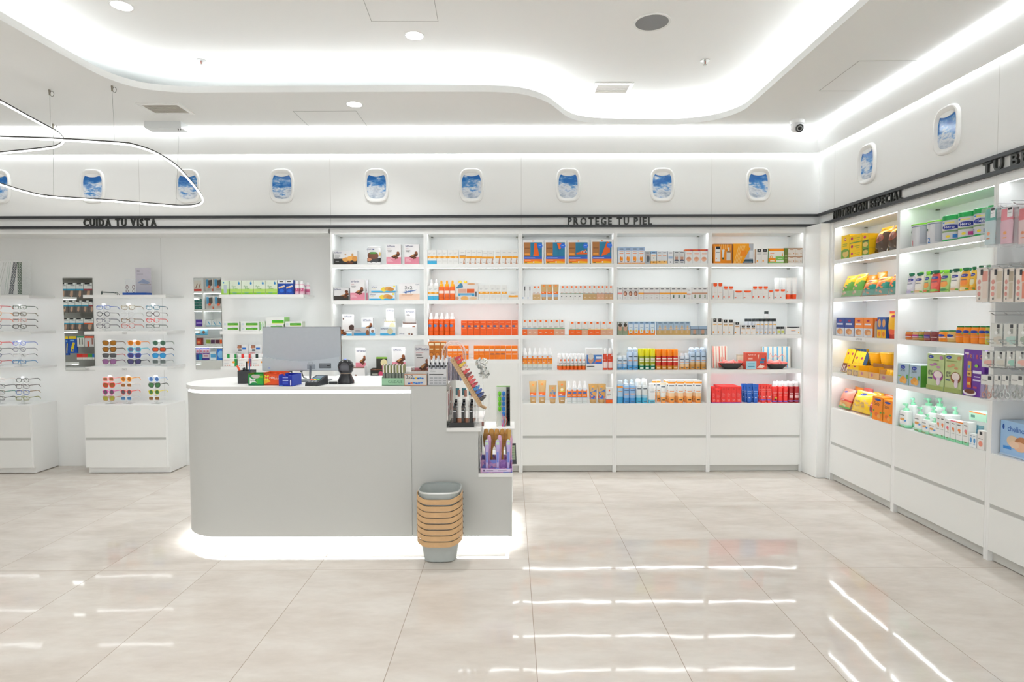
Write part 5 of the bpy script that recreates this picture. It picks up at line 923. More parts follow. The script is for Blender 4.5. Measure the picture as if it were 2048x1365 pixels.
bc = [('r', 0, 0, 1, .45, 'd4d8de'), ('e', .45, .25, .34, .16, 'c88a5a'), ('e', .6, .2, .2, .1, 'e0b080'), ('e', .5, .84, .16, .06, 'a83058'), ('r', .12, .62, .8, .7, 'e8ecf4'), ('r', .2, .02, .4, .06, 'e8e8e8')]
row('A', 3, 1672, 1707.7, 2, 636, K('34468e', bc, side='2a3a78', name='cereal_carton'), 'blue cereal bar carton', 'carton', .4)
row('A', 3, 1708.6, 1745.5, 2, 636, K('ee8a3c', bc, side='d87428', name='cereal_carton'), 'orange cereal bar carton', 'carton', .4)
row('A', 3, 1746.5, 1753, 1, 639, lambda w, h, d: jar(w, h, 'b9a088', 'c84a3a', [], .1, 'food_jar'), 'small tall food jar between cartons', 'jar', 1)
row('A', 3, 1754, 1771.5, 2, 635, K('2f5aa4', [('e', .5, .72, .34, .2, 'd8a060'), ('r', 0, 0, 1, .42, 'f0b81c'), ('e', .5, .2, .3, .12, 'e07a2a')], name='biscuit_pack'), 'blue and yellow biscuit pack', 'packet', .8)
row('A', 3, 1771.8, 1788.6, 1, 623, lambda w, h, d: bag(w, h, .06, lambda u, v: 'c83a28' if v < .14 or v > .95 else ('f4b81c' if v > .35 else 'ee8c2a'), [('e', .7, .82, .2, .05, 'a83058'), ('e', .6, .25, .3, .1, 'e8603a')], 'snack_bag'), 'tall yellow and red snack bag', 'bag', .5, dep=.05)
row('A', 4, 1678, 1697.5, 2, 698, K(ye, [('r', 0, 0, 1, .38, '7a3a2c'), ('r', .2, .02, .35, .3, 'f0e8e0'), ('r', .6, .02, .75, .3, 'f0e8e0'), ('e', .5, .8, .2, .06, 'b03060')], side='b4683c', name='biscuit_pack'), 'yellow and brown biscuit pack leaning back', 'packet', .4, tilt=.3, back=.065)
row('A', 4, 1699, 1719, 2, 703, K(ye, [('r', 0, 0, 1, .3, '8aa8d0'), ('e', .5, .7, .2, .06, 'b03060'), ('r', .1, .45, .9, .48, 'e0a818')], side='4a78b4', name='biscuit_pack'), 'yellow and blue biscuit pack leaning back', 'packet', .4, tilt=.3, back=.065)
row('A', 4, 1699, 1732, 4, 696.5, K('d8a818', [('r', 0, .8, 1, 1, '2f5a8c')], name='biscuit_pack'), 'dark yellow pack at the back', 'packet', .5, back=.19)
zt_ = .055
def cup(w, h, d, c='f2ae18'):
    r = empty('dessert_cup'); m = MB('plastic', c).loft([(0, w*.36, w*.36), (h*.9, w*.48, w*.48), (h*.92, w*.5, w*.5), (h*.95, w*.5, w*.5)], 20, cols=[c, 'c8a05a', c]); m.build('body', r)
    MB('foil', 'e8c040').loft([(h*.951, w*.49, w*.49), (h, w*.48, w*.48)], 20).build('lid', r); return r
row('A', 4, 1694, 1717, 2, 729, K(ye, [('e', .35, .85, .2, .06, 'b03060'), ('r', .1, 0, .9, .5, '8a5a34'), ('e', .5, .25, .3, .2, 'd8a860')], name='biscuit_pack'), 'small yellow pack by the guard', 'packet', .6)
def tray(w, h, d, c='f0b218'):
    m = MB('paper', c); D = d/2; m.box(-w/2, -D, 0, w/2, D, .003).box(-w/2, -D, .003, w/2, -D+.003, h*.45).box(-w/2, D-.003, .003, w/2, D, h, '8a5e34').box(-w/2, -D+.003, .003, -w/2+.003, D-.003, h*.8).box(w/2-.003, -D+.003, .003, w/2, D-.003, h*.8)
    art(m, [('e', .3, .6, .12, .25, 'b03060')], lambda u, v, o: ((u-.5)*w, -D-o, v*h*.45), w, h*.45); return m.build('display_tray')
for a, b, t, c, nm in ((1718, 1737, 727, 'f0b218', 'left'), (1737.5, 1758, 730, 'e8a828', 'middle'), (1759, 1787, 736, 'c89a5c', 'right')): row('A', 4, a, b, 1, t, lambda w, h, d, c=c: tray(w, h, d, c), 'yellow cardboard display tray, %s one' % nm, 'tray', .7, back=.005, dep=.12)
zs_ = .075
t = MB('paper', '7a4a2a').box(-.2, 0, 0, .2, .14, .02).build('cardboard_lid'); t.location = (XR+.14, YR(1753, XR+.14, 1.06), ZS[4]+zs_); t.rotation_euler.z = -PI/2; tag(t, 'brown cardboard lid lying on the yellow display trays', 'cardboard')
row('A', 4, 1733, 1754, 1, 705, cup, 'brown-sided dessert cup on the trays', 'cup', 1, zo=zs_+.021, back=.14, dep=.1); row('A', 4, 1755, 1777, 1, 705, cup, 'yellow dessert cup on the trays', 'cup', 1, zo=zs_+.021, back=.14, dep=.1)
for i, (a, b) in enumerate(((1765, 1771.5), (1772, 1778.5), (1779, 1785.5))): row('A', 4, a, b, 1, 742, lambda w, h, d: bag(w*1.1, .08, .02, lambda u, v: 'f6bc1c' if v > .3 else 'e89a18', [], 'snack_sachet', nx=6, ny=6), 'small yellow sachet in front tray, %s' % ordn(i, 3), 'sachet', .5, back=.035, dep=.03, tilt=.2, zo=.004)
lip(4, 'clear plastic guard along fourth shelf of gluten-free bay')
def pk(u, v): return 'e0907c' if v > .45 else ('c83c34' if v > .3 else ('d89a5c' if v > .12 else '5fa04a'))
row('A', 5, 1669, 1691, 1, 778, lambda w, h, d: bag(w, h, .09, pk, [('e', .45, .8, .16, .05, '2a4a9c'), ('e', .4, .18, .14, .07, 'e8b87a'), ('e', .65, .14, .12, .06, 'd8e0a0'), ('r', .3, .36, .7, .39, 'f4d8d0')], 'snack_bag'), 'pink and red biscuit bag, leftmost', 'bag', .5, tilt=.35, dep=.07)
def yl(u, v): return 'f2c81e' if not (.25 < v < .55 and (int(u*9)+int(v*12)) % 3 == 0) else 'd8b26a'
row('A', 5, 1692, 1731, 1, 783, lambda w, h, d: bag(w, h, .11, yl, [('e', .55, .82, .14, .07, '24409c'), ('r', .2, .25, .3, .5, 'c8a468'), ('r', .36, .22, .46, .48, 'c8a468'), ('r', .52, .25, .62, .5, 'c8a468'), ('r', .68, .22, .78, .46, 'c8a468'), ('t', .42, .8, .06, 'Hero', 'f4f4ff', .9)], 'snack_bag'), 'big yellow biscuit bag', 'bag', .4, tilt=.3, dep=.09)
row('A', 5, 1731, 1743, 1, 795, lambda w, h, d: bag(w, h, .08, lambda u, v: 'd8606a' if v > .14 else '5fa04a', [('e', .3, .82, .2, .06, '24409c'), ('e', .5, .35, .2, .12, '7a3040'), ('r', .2, .55, .7, .58, 'f0c0c4')], 'snack_bag'), 'narrow pink biscuit bag', 'bag', .5, tilt=.25, dep=.07)
for a, b, t, nm in ((1744, 1766, 793, 'farther'), (1764.5, 1785, 800, 'nearer')): row('A', 5, a, b, 1, t, lambda w, h, d: carton(w, h, d, 'ee8a1c', [('t', .2, .62, .17, 'Solo', '3a2a20', .8, .02), ('e', .5, .88, .3, .05, '2a4a9c'), ('e', .4, .25, .16, .09, 'e06a2a'), ('e', .62, .18, .16, .09, 'e8a050'), ('e', .8, .36, .1, .04, '5f9a3a'), ('e', .15, .4, .08, .03, '5f9a3a')], name='biscuit_bag'), 'upright orange biscuit pack, %s one' % nm, 'packet', .5, dep=.09)
for k, (a, b, t, c) in enumerate(((1690, 1702, 775, 'e0704a'), (1703, 1720, 774, 'ee8a1c'), (1720.5, 1739, 776, 'd8584c'), (1739.5, 1760, 784, 'f0c020'), (1760.5, 1784, 789, 'e8823a'))): row('A', 5, a, b, 1, t, lambda w, h, d, c=c: bag(w, h, .07, lambda u, v: c, [('e', .5, .8, .15, .05, '24409c')], 'snack_bag'), '%s biscuit bag in back row, %s' % ({'e0704a': 'coral', 'ee8a1c': 'orange', 'd8584c': 'red', 'f0c020': 'yellow', 'e8823a': 'pale orange'}[c], ordn(k, 5)), 'bag', .4, back=.17, dep=.06, grp='biscuit bags at the back of the bottom shelf')
for sh, a, b, y in ((1, 1712, 1737, 517), (3, 1710, 1731, 678)):
    X = XR-.0005; z = ZS[sh]-ST/2; ya, yb = YR(a, X, z), YR(b, X, z); t = MB('paper', 'f4f4f2').box(-(ya-yb)/2, -.002, -.014, (ya-yb)/2, 0, .014)
    art(t, [('t', .08, .25, .5, 'GLUTEN FREE', '2e3034', .75, .02)], lambda u, v, o: ((u-.5)*(ya-yb), -.002-o, (v-.5)*.028), ya-yb, .028)
    t = t.build('shelf_label', loc=(X, (ya+yb)/2, z), rz=-PI/2); tag(t, 'white GLUTEN FREE label on the %s edge' % SN[sh], 'label', 'gluten free shelf labels')
# ================================================================ middle right bay (B)
def tn(a, b, t, lid, els, band, lab, lh=.1): row('B', 1, a, b, 1, t, lambda w, h, d: tin(min(w, .16), h, lid, els, band, 'milk_tin', lh), lab, 'tin', 1, rz=.4)
gl = [('r', .58, .1, 1.1, .9, 'b4b8c0'), ('r', .2, .9, .8, .93, '5a6a8a')]
tn(1811, 1841, 450.5, '7ac82a', gl+[('t', .3, .05, .24, '1', 'd04050', .8, .03), ('e', .2, .7, .05, .05, '2a5a3a')], None, 'silver milk tin with lime lid and red numeral 1', .05)
tn(1842, 1871.5, 444.5, '7ac82a', gl+[('t', .3, .05, .24, '2', '2f7ac8', .8, .03), ('e', .25, .66, .06, .05, '2a5a3a'), ('p', [(0, .9), (.12, .9), (.05, .2), (0, .2)], 'a8c8e8')], None, 'silver milk tin with lime lid and blue numeral 2', .05)
def hero(num, nc, tag_, tc): return [('e', .55, .66, .34, .12, '1f2f8c'), ('t', .35, .6, .13, 'Hero', 'f4f6ff', .9, .02), ('r', .2, .42, .95, .5, '7a9a6a'), ('r', .35, .84, .7, .9, 'e8d86a'), ('e', .3, .88, .06, .03, '2f7ac8'), ('r', .65, .14, .98, .3, tc), ('e', .5, .22, .08, .06, 'e8d030')]+([('t', .22, .13, .2, num, nc, .8, .02)] if num else [])
tn(1872.5, 1903.5, 434, '149a48', hero('1', '2f7ac8', '', '2f7ac8'), '149a48', 'green-lidded milk tin with blue numeral 1', .18)
tn(1904, 1934.7, 427, '149a48', hero('', '', '', 'c83a8c'), '149a48', 'green-lidded milk tin with magenta label', .18)
tn(1935.5, 1965.5, 419.5, '149a48', hero('3', '1f2f8c', '', '1f3f9c'), '149a48', 'green-lidded milk tin with dark blue numeral 3', .18)
tn(1966.5, 1986, 413, '149a48', hero('', '', '', 'e8a05a'), None, 'green-lidded milk tin at the right end', .18)
pd = lambda c2, c3: [('e', .45, .78, .34, .08, '1f2f8c'), ('t', .3, .75, .06, 'Hero', 'f0f4ff', .9), ('e', .5, .42, .3, .16, c2), ('e', .5, .12, .3, .07, c3), ('r', .3, .55, .7, .58, '3a4a6a'), ('e', .8, .1, .14, .04, '5fa03a')]
for i, (a, b, t, c, c2, c3, lid, nm) in enumerate(((1808.5, 1824, 547.5, 'd8d4e0', 'e8e8f0', 'b8b0d0', '0a6a48', 'lilac-white'), (1824, 1841.5, 546.5, 'eee6d4', 'f4f0e6', 'd8b080', '0a6a48', 'cream'), (1843, 1855, 544, 'b8d890', 'e89a4a', 'c86a3a', '7ac82a', 'pale green'), (1855.5, 1874.5, 542, 'd8483c', 'e86a5a', '8ab84a', '0a6a48', 'red'), (1875, 1893.5, 540.5, 'b4d07c', 'f0a04a', '3a8a4a', '8ad83a', 'green and orange'), (1895, 1913.5, 538.5, 'f0eadc', 'f8f4ea', 'd8a878', '0a5a38', 'white and beige'), (1914, 1933.5, 536.5, 'f0b030', 'f08a2a', 'e8d8a0', '0a6a38', 'yellow and orange'), (1934, 1946, 534.5, 'f0c03a', 'e8e0b0', 'e89a2a', '0a6a38', 'yellow melon'), (1946.5, 1960, 532, 'f0982a', 'f4d8b0', 'e8801c', '0a5a38', 'orange'), (1961.5, 1974, 531, 'f0a83a', 'f4d8b0', 'e8801c', '0a7a40', 'pale orange'))):
    row('B', 2, a, b, 1, t, lambda w, h, d, c=c, c2=c2, c3=c3, lid=lid: pouch(w*1.02, h, .045, c, pd(c2, c3), lid, name='food_pouch'), '%s baby food pouch with screw cap' % nm, 'pouch', .5, dep=.05, grp='baby food pouches')
for i in range(6): row('B', 2, 1830+i*19, 1841+i*19, 1, 545-i*1.7, lambda w, h, d: pouch(w*1.2, h, .045, 'd8e0c0', [], '0a6a48' if i % 2 else '7ac82a', name='food_pouch'), 'food pouch behind the front row, %s' % ordn(i, 6), 'pouch', .5, back=.09, dep=.05, grp='baby food pouches behind')
jx = [1806, 1820.5, 1833.5, 1844, 1856, 1872, 1889, 1906.5]
jc = [('c8702c', 'c0392b'), ('c8985c', 'b0408a'), ('b08a3c', '3a7a3a'), ('9a5a4a', '5a3a8a'), ('7a3030', '8a3a6a'), ('e88a1c', '24409c'), ('d8b468', '24409c')]
jn = ['orange-brown jar with red label', 'sand jar with magenta label', 'olive jar with green label', 'brown jar with purple label', 'dark red jar', 'short orange jar', 'short beige jar']
for i in range(7):
    row('B', 3, jx[i], jx[i+1]-.6, 1, 662.5-i*.25, lambda w, h, d, i=i: jar(w, h, jc[i][0], 'c8ccd0' if i < 5 else '3a8a5a', [('r', .05, .3, .8, .68, jc[i][1] if i < 4 else jc[i][0]), ('r', .1, .38, .7, .45, 'f0e8e0')]+([('e', .4, .62, .25, .12, '24409c')] if i > 4 else []), .1, 'food_jar'), 'baby food: '+jn[i], 'jar', 1, rz=.35)
jl = [1906.8, 1921, 1935.5, 1952, 1968.5, 1977]
for i in range(5): row('B', 3, jl[i]+.3, jl[i+1]-.4, 1, 652.5, lambda w, h, d, i=i: jar(w if i < 4 else w*1.25, h, 'ee8a1c' if i < 4 else 'c8c048', '2a7a4a', [('e', .45, .72, .3, .09, '24409c'), ('r', .1, .5, .8, .58, 'd87a2a'), ('e', .8, .62, .14, .06, '7ac04a'), ('r', .1, .38, .8, .4, 'f0b0b8')], .07, 'food_jar'), ('tall orange baby food jar, %s' % ordn(i, 4)) if i < 4 else 'tall olive-yellow baby food jar', 'jar', 1, rz=.35, grp='tall baby food jars')
solo = [('t', .22, .62, .17, 'Solo', '2a3a34', .8, .02), ('e', .45, .84, .22, .09, '24409c'), ('t', .36, .8, .06, 'Hero', 'eef2ff', .8), ('e', .36, .2, .2, .13, 'e0a04a'), ('e', .62, .2, .22, .15, 'e8b05c'), ('e', .5, .32, .16, .1, 'dc9840'), ('r', .02, .38, .3, .43, '8ac04a'), ('r', .82, .3, .94, .5, '4a9a4a')]
row('B', 4, 1792.5, 1841, 2, 727.5, K('a9bfcc', solo, side='5a9a3a', top='dfe6ea', name='biscuit_carton'), 'pale blue biscuit carton', 'carton', .8, dep=.16)
cer = lambda c, b: [('e', .22, .91, .16, .045, '24409c'), ('t', .14, .89, .03, 'Hero', 'eef2ff', .8), ('r', .08, .8, .7, .83, '8a9a5a'), ('t', .08, .4, .14, '0%', '2a3a44', .8, .02), ('e', .66, .4, .3, .15, b), ('e', .66, .43, .24, .1, 'ece0dc'), ('r', .6, .16, .8, .36, 'd8c8d8'), ('e', .68, .24, .1, .1, 'e4d4e0'), ('r', .08, .3, .34, .34, '5a6a7a'), ('e', .3, .68, .14, .03, c), ('e', .5, .72, .12, .03, c), ('e', .7, .64, .12, .03, c), ('e', .86, .9, .1, .05, c), ('r', 0, 0, 1, .12, '9aa860')]
row('B', 4, 1853, 1887.5, 1, 707, K('bccf94', cer('b07aa8', '9a4a90'), side='a8bc84', top='eef0e4', name='cereal_carton'), 'green cereal carton with purple bowl', 'carton', .3, dep=.09)
row('B', 4, 1888.5, 1923, 1, 708, K('bcc98c', cer('c8946a', '8a5a34'), side='a8bc84', top='eef0e4', name='cereal_carton'), 'green cereal carton with brown bowl', 'carton', .3, dep=.09)
tb = [('r', .05, .9, .25, .94, 'e8e0f0')]+[('t', .16+.155*i, .81, .085, ch, c, .8, .04) for i, (ch, c) in enumerate((('T', 'f0b030'), ('R', 'e8a030'), ('I', '4a9ae0'), ('B', 'e86a2a'), ('O', 'f0a030'), ('O', 'f0b030')))]+[('r', .22, .55, .4, .75, 'c8a04a'), ('r', .2, .42, .42, .54, 'd8b060'), ('r', .2, .18, .42, .4, 'b8482a'), ('r', .27, .6, .35, .66, '4a9ae0'), ('r', .24, .46, .38, .5, '8a5a28'), ('r', .24, .24, .38, .3, 'e8c060'), ('e', .36, .08, .32, .07, 'eeeaf0'), ('e', .36, .1, .26, .05, '6a3a24'), ('r', .5, .5, .9, .56, 'e8e4f4'), ('e', .66, .66, .08, .035, '8ac04a'), ('r', .56, .42, .85, .44, 'e0d4f0'), ('r', .52, .34, .88, .37, 'e0d4f0'), ('r', .55, .18, .72, .22, 'b03a5a')]
row('B', 4, 1925, 1968, 1, 699, K('6a3a9c', tb, side='5a2f88', top='8a5ab8', name='cereal_carton'), 'tall purple cereal carton', 'carton', .3, dep=.08)
nf = [('r', .1, .72, .6, .76, '4a5a5a'), ('e', .5, .5, .14, .08, 'e8a860'), ('e', .7, .44, .12, .06, '5a9ad8'), ('r', .2, .06, .6, .1, '8a7a40')]
nb = [(0, .12, '8fdcae'), (.12, .2, 'b8e6cc')]
def pump(a, b, t, lab, back=0, hcap=.3): row('B', 5, a, b, 1, t, Bt('f2f4f2', nf if back < .05 else [], (hcap, '9ce6bc', 'pump'), nb, p=3.4, name='pump_bottle', neck=.7), lab, 'bottle', .6, back=back, gap=.02)
pump(1796, 1812.5, 806.5, 'small white pump bottle, mint pump, leftmost'); pump(1812.5, 1826, 795.5, 'tall white pump bottle behind others', .075, .24); pump(1825.5, 1841, 813.5, 'white pump bottle, second in front row')
pump(1841.5, 1855, 828, 'short white pump bottle, third in front row', 0, .26); pump(1855.5, 1871, 835, 'short white pump bottle beside the cartons', 0, .26)
for i, (a, b, t) in enumerate(((1838, 1858, 796), (1862, 1880, 796), (1852, 1868, 813), (1874, 1889, 813), (1895, 1911, 813))): pump(a, b, t, 'white pump bottle in back row, %s' % ordn(i, 5), .11 if i > 1 else .17, .25)
nc = lambda a, b: K('f0f2f0', [('r', .2, .82, .75, .86, '4a5050'), ('e', .5, .6, .24, .07, b), ('e', .6, .52, .14, .05, 'd89a6a'), ('r', .3, .1, .7, .13, '7a6a3a'), ('r', .15, .38, .8, .4, 'a8b0ac')], [(0, .14, '8fdcae')]+([(.94, 1, a)] if a else []), name='baby_care_carton')
row('B', 5, 1871.5, 1888.5, 2, 829.5, nc(None, 'ee8a5a'), 'white and mint care carton', 'carton', .5, dep=.05, rows=2)
row('B', 5, 1889.5, 1899.5, 1, 838.5, nc(None, 'e86a7a'), 'slim white and mint carton', 'carton', .5, dep=.05)
row('B', 5, 1900.3, 1911, 1, 840.5, nc('f07a8a', 'e88a5a'), 'slim carton with pink top', 'carton', .5, dep=.05)
row('B', 5, 1911.6, 1924, 1, 843.5, nc('f08a3a', 'ee8a4a'), 'slim carton with orange top', 'carton', .5, dep=.05)
row('B', 5, 1925, 1936.5, 1, 844, nc(None, 'e88a8a'), 'plain white care carton', 'carton', .5, dep=.05)
row('B', 5, 1938, 1952, 2, 867, K('eef4f6', [('e', .5, .5, .3, .2, '5a9ad0'), ('r', .2, .2, .8, .24, '8ab4d8'), ('r', .2, .8, .8, .84, '5a7a9a')], name='baby_care_carton'), 'small white and blue carton', 'carton', .8)
row('B', 5, 1954, 1968, 1, 861, K('eeeae6', [('r', .3, .78, .7, .94, '3a3a3a'), ('e', .5, .3, .3, .15, 'e8907a'), ('r', .15, .55, .8, .58, '6a6a6a')], name='baby_care_carton'), 'small white and peach carton', 'carton', .6)
row('B', 5, 1941, 1961, 2, 850, Bt('7cc4e4', [], (.2, 'a8d8ec', 'flat'), p=2.4, name='lotion_bottle'), 'sky-blue bottle behind small cartons', 'bottle', .8, back=.07)
row('B', 5, 1938, 1972, 1, 833, lambda w, h, d: carton(w, .055, d, 'b8e6cc', [('r', .1, .3, .35, .6, '5a8a78'), ('r', 0, .85, 1, 1, 'f08a4a')], top='c8ecd8', name='wipes_pack'), 'mint wipes pack lying on top of bottles', 'packet', .5, back=.04, dep=.13, zo=.165, rz=.0)
# ================================================================ hook bay (C): diapers and hanging packs
row('C', 5, 1999, 2075, 1, 843, K('9fc4ea', [('e', .08, .82, .03, .08, '1f4fa4'), ('t', .2, .72, .16, 'chelino', '1f5ab4', .85, .04), ('e', .35, .45, .17, .16, 'e4c8a8'), ('e', .62, .42, .22, .2, 'b87a50'), ('e', .56, .33, .18, .14, 'e8bc9c'), ('e', .4, .36, .14, .1, 'eccbb0'), ('e', .78, .14, .07, .08, 'c83a6a'), ('e', .93, .12, .07, .08, 'c83a6a'), ('r', .1, .2, .32, .28, '3a8ad8'), ('r', 0, 0, 1, .06, 'c0d8f0')], top='b4d2f0', name='diaper_pack'), 'blue and white diaper pack', 'packet', .4, dep=.2, back=.03)
XH = 2.755
hk = 0
def hook(px, z, lab):
    Y = YR(px, XH-.04, z); t = empty('display_hook', (XR+.295, Y, z)); L = XR+.295-(XH-.05)
    MB('metal', 'c4c6c8').tube([(0, 0, 0), (-L+.02, 0, 0), (-L, 0, .012)], .0028, 6).tube([(0, 0, .02), (-L-.01, 0, .02)], .002, 6).build('prong', t)
    MB('plastic', 'e4e6e6').box(-.006, -.016, -.012, 0, .016, .034).build('bracket', t); tag(t, lab, 'hook', 'metal display hooks')
def hangpack(px0, px1, y0, y1, cfn, lab, deep=1, back=0):
    X = XH+back; z1 = atx((px0+px1)/2, y0, X).z; a = YR(px0, X, z1-.1); b = YR(px1, X, z1-.1); w = a-b; h = z1-atx((px0+px1)/2, y1, X).z
    t = empty('hanging_pack', (X, (a+b)/2, z1-h), -PI/2); MB('film', 'e6eaec').box(-w/2, -.012, 0, w/2, .012, h).build('film_bag', t)
    cfn(t, w, h); tag(t, lab, 'hanging pack', 'hanging baby product packs')
    for k, wd in ((1, 'directly behind it'), (2, 'second behind it'), (3, 'third behind it'), (4, 'deepest behind it')):
        c = copy_tree(t); c.location.x += .034+.085*(k-1); c.location.y += .003*(-1)**k; tag(c, lab.replace('clear pack with ', '').replace(', top row', ' pack, top row').replace('blister ', '')+', '+wd, 'hanging pack', 'hanging baby product packs')
    return t, w, h
def card(t, w, h, v0, v1, c, els=(), y=-.0135, xa=-.46):
    m = MB('paper', c).box(w*xa, y, v0*h, w*.46, y+.001, v1*h); art(m, els, lambda u, v, o: (w*(xa+u*(.46-xa)), y-o, (v0+v*(v1-v0))*h), w, h); m.build('card', t)
def bt_(c1, c2, c3):
    def f(t, w, h):
        m = MB('plastic', c2).loft([(.06*h, w*.34, .009), (.6*h, w*.38, .009), (.66*h, w*.33, .009)], 16, cols=[c2, c2]); art(m, [('e', .5, .5, .2, .08, c3), ('r', .25, .25, .7, .3, c3)], lambda u, v, o: ((u-.5)*w*.5, -.0095-o, .06*h+v*.55*h), w, h); m.loft([(.66*h, w*.36, .0095), (.95*h, w*.33, .0095)], 16, cols=[c1]); m.build('bottle', t)
        card(t, w, h, .72, .97, 'eceef0', [('r', .1, .7, .9, .95, '3a3c40'), ('r', .1, .4, .8, .45, '9a9ca0')], -.0145, .16)
    return f
for r, (z, ps) in enumerate(((2.10, (2003, 2030)), (1.765, (1975, 2000, 2024, 2045)), (1.505, (1985, 2012, 2040)), (1.345, (1978, 2003, 2026, 2046)), (1.205, (1980, 2000, 2020, 2042)))):
    for i, p in enumerate(ps): hook(p, z, 'metal display hook, %s from left in %s row from top' % (OR[i], OR[r]))
hangpack(1966, 1996, 415, 494, bt_('2aa89a', 'c8dce0', 'e88a4a'), 'clear pack with teal-capped baby bottle, top row'); hangpack(1997, 2031, 414, 492, bt_('e8788a', 'e4b4c4', 'f0a02a'), 'clear pack with pink-capped baby bottle, top row'); hangpack(2033, 2066, 413, 492, bt_('d84a5a', 'e8c8c8', 'e8824a'), 'clear pack with red-capped baby bottle, top row')
def cut(c1, c2, blk_=1):
    def f(t, w, h):
        card(t, w, h, .03, .97, 'e6ddd4', [('r', .05, .05, .45, .9, 'ece4da'), ('r', .5, .6, .95, .9, c1), ('r', .55, .1, .92, .58, c2), ('e', .25, .6, .14, .07, 'd89a90'), ('e', .25, .42, .14, .07, 'd89a90'), ('e', .25, .24, .14, .07, 'd89a90'), ('r', .35, .8, .55, .97, '3a3c40'), ('e', .3, .1, .08, .04, '8a8a88')])
    return f
for i, (a, b, c1, c2) in enumerate(((1957, 1982, 'd89a8c', 'e4d4c8'), (1984, 2011, 'c8bca8', 'd4c8b4'), (2012, 2033, 'b4a894', 'c8bca8'), (2035, 2062, 'e0846a', 'd88a78'))): hangpack(a, b, 534.5, 606.5, cut(c1, c2), '%s baby cutlery pack, second row, %s' % (('pink', 'beige', 'brown-grey', 'coral')[i], ordn(i, 4)))
def dummy_(c1):
    def f(t, w, h): card(t, w, h, .03, .97, 'd8dad4', [('r', .5, .8, .75, .97, '3a3c40'), ('r', .5, .55, .75, .78, '9a9c98'), ('e', .4, .3, .2, .12, c1), ('e', .45, .6, .14, .08, 'f0f2f0'), ('r', .5, .1, .95, .45, c1)])
    return f
for i, (a, b, c1) in enumerate(((1986, 2010, 'cfc8bc'), (2011, 2038, 'b8d4cc'), (2040, 2064, 'a8b4a4'))): hangpack(a, b, 646.5, 694.5, dummy_(c1), '%s baby accessory pack, third row, %s' % (('cream', 'mint', 'grey-green')[i], ordn(i, 3)))
for i, (a, b, c1) in enumerate(((1967, 1990, 'd8a8a0'), (1992, 2015, 'd4d0c4'), (2017, 2034, '9cc8b8'), (2035, 2058, 'e0b0a4'))): hangpack(a, b, 702, 736, dummy_(c1), '%s soother pack, fourth row, %s' % (('pink', 'off-white', 'green', 'peach')[i], ordn(i, 4)))
def scis(c1):
    def f(t, w, h):
        card(t, w, h, .6, .98, 'dcdcd8', [('r', .6, .55, .9, .95, '3a3c40'), ('r', .1, .4, .5, .5, '8a8c8a')])
        m = MB('plastic', c1); 
        for s in (-1, 1): m.tube([(s*.018+.012*math.cos(q*PI/6), -.0125, .2*h+.016*math.sin(q*PI/6)) for q in range(12)], .0028, 5, closed=True).tube([(s*.012, -.0125, .32*h), (-s*.006, -.0125, .62*h)], .0022, 5)
        m.build('tool', t)
    return f
for i, (a, b, c1) in enumerate(((1965, 1990, 'c8988c'), (1992, 2006, 'a8acac'), (2007, 2022, 'd8dcdc'), (2025, 2052, 'a4a8a4'))): hangpack(a, b, 750, 801, scis(c1), ('rose baby scissors blister pack', 'grey grooming tool blister pack', 'clear nail clipper blister pack', 'wide grey blister pack')[i]+', bottom hook row')
# ================================================================ eyewear on the left wall
def glasses(fc, lc, shape='rect', name='eyeglasses', W=.138, tc=None, lens='clear', th=.0022, hh=.019):
    t = empty(name); tc = tc or fc; p = {'rect': 4, 'round': 2, 'panto': 2.6, 'cat': 3}[shape]; a = W*.5*(.40 if shape != 'round' else .36); cx = W*.26
    if shape == 'rect': hh *= .82
    m = MB('plastic', fc)
    for s in (-1, 1):
        P = [(s*cx+x, 0, y+(.004*(s*x > 0)*abs(x)/a if shape == 'cat' else 0)) for x, y in srf_c(20, a, hh, p)]
        m.tube(P, th, 5, closed=True)
        L = [(s*cx+x*.96, .0006, y*.96) for x, y in srf_c(16, a, hh, p)]
        MB(lens, lc).add(L+[(q[0], .0016, q[2]) for q in L], [tuple(range(16))[::-1] if False else tuple(range(16)), tuple(range(31, 15, -1))]+[(i, (i+1) % 16, 16+(i+1) % 16, 16+i) for i in range(16)]).build('lens', t)
    m.tube([(-(cx-a), 0, .004), (0, -.001, .008), (cx-a, 0, .004)], th, 5)
    for s in (-1, 1): m.tube([(s*(cx+a), 0, hh*.45), (s*W*.5, .002, hh*.5)], th*1.2, 5)
    m.build('frame', t)
    for s in (-1, 1): MB('plastic', tc).tube([(s*W*.5, .003, hh*.5), (s*W*.49, .095, hh*.42), (s*W*.485, .115, hh*.2), (s*W*.475, .138, -.018)], th*.75, 5, rz=th*1.3).build('temple', t)
    return t
def stand(px, py_top, nrow, z, lab, Y=YB+.10):
    x = XB(px, Y, z); zt = aty(px, py_top, Y).z; t = empty('eyewear_stand', (x, Y+.0, z)); h = zt-z
    MB('clear', 'f6fafa').box(-.035, -.03, 0, .035, .05, .004).box(-.008, .0, .004, .008, .006, h-.02).build('base', t)
    m = MB('plastic', 'fafafa').loft([(h-.035, .010, .006), (h-.02, .022, .010), (h-.008, .022, .010), (h, .010, .005)], 16); m.build('head', t)
    for i in range(nrow): zz = (h-.05)*(i+.3)/nrow; MB('clear', 'f6fafa').box(-.015, -.012, zz, .015, .0, zz+.008).build('nose_rest', t)
    tag(t, lab, 'display stand', 'clear eyewear stands'); return t
YG = YB+.07
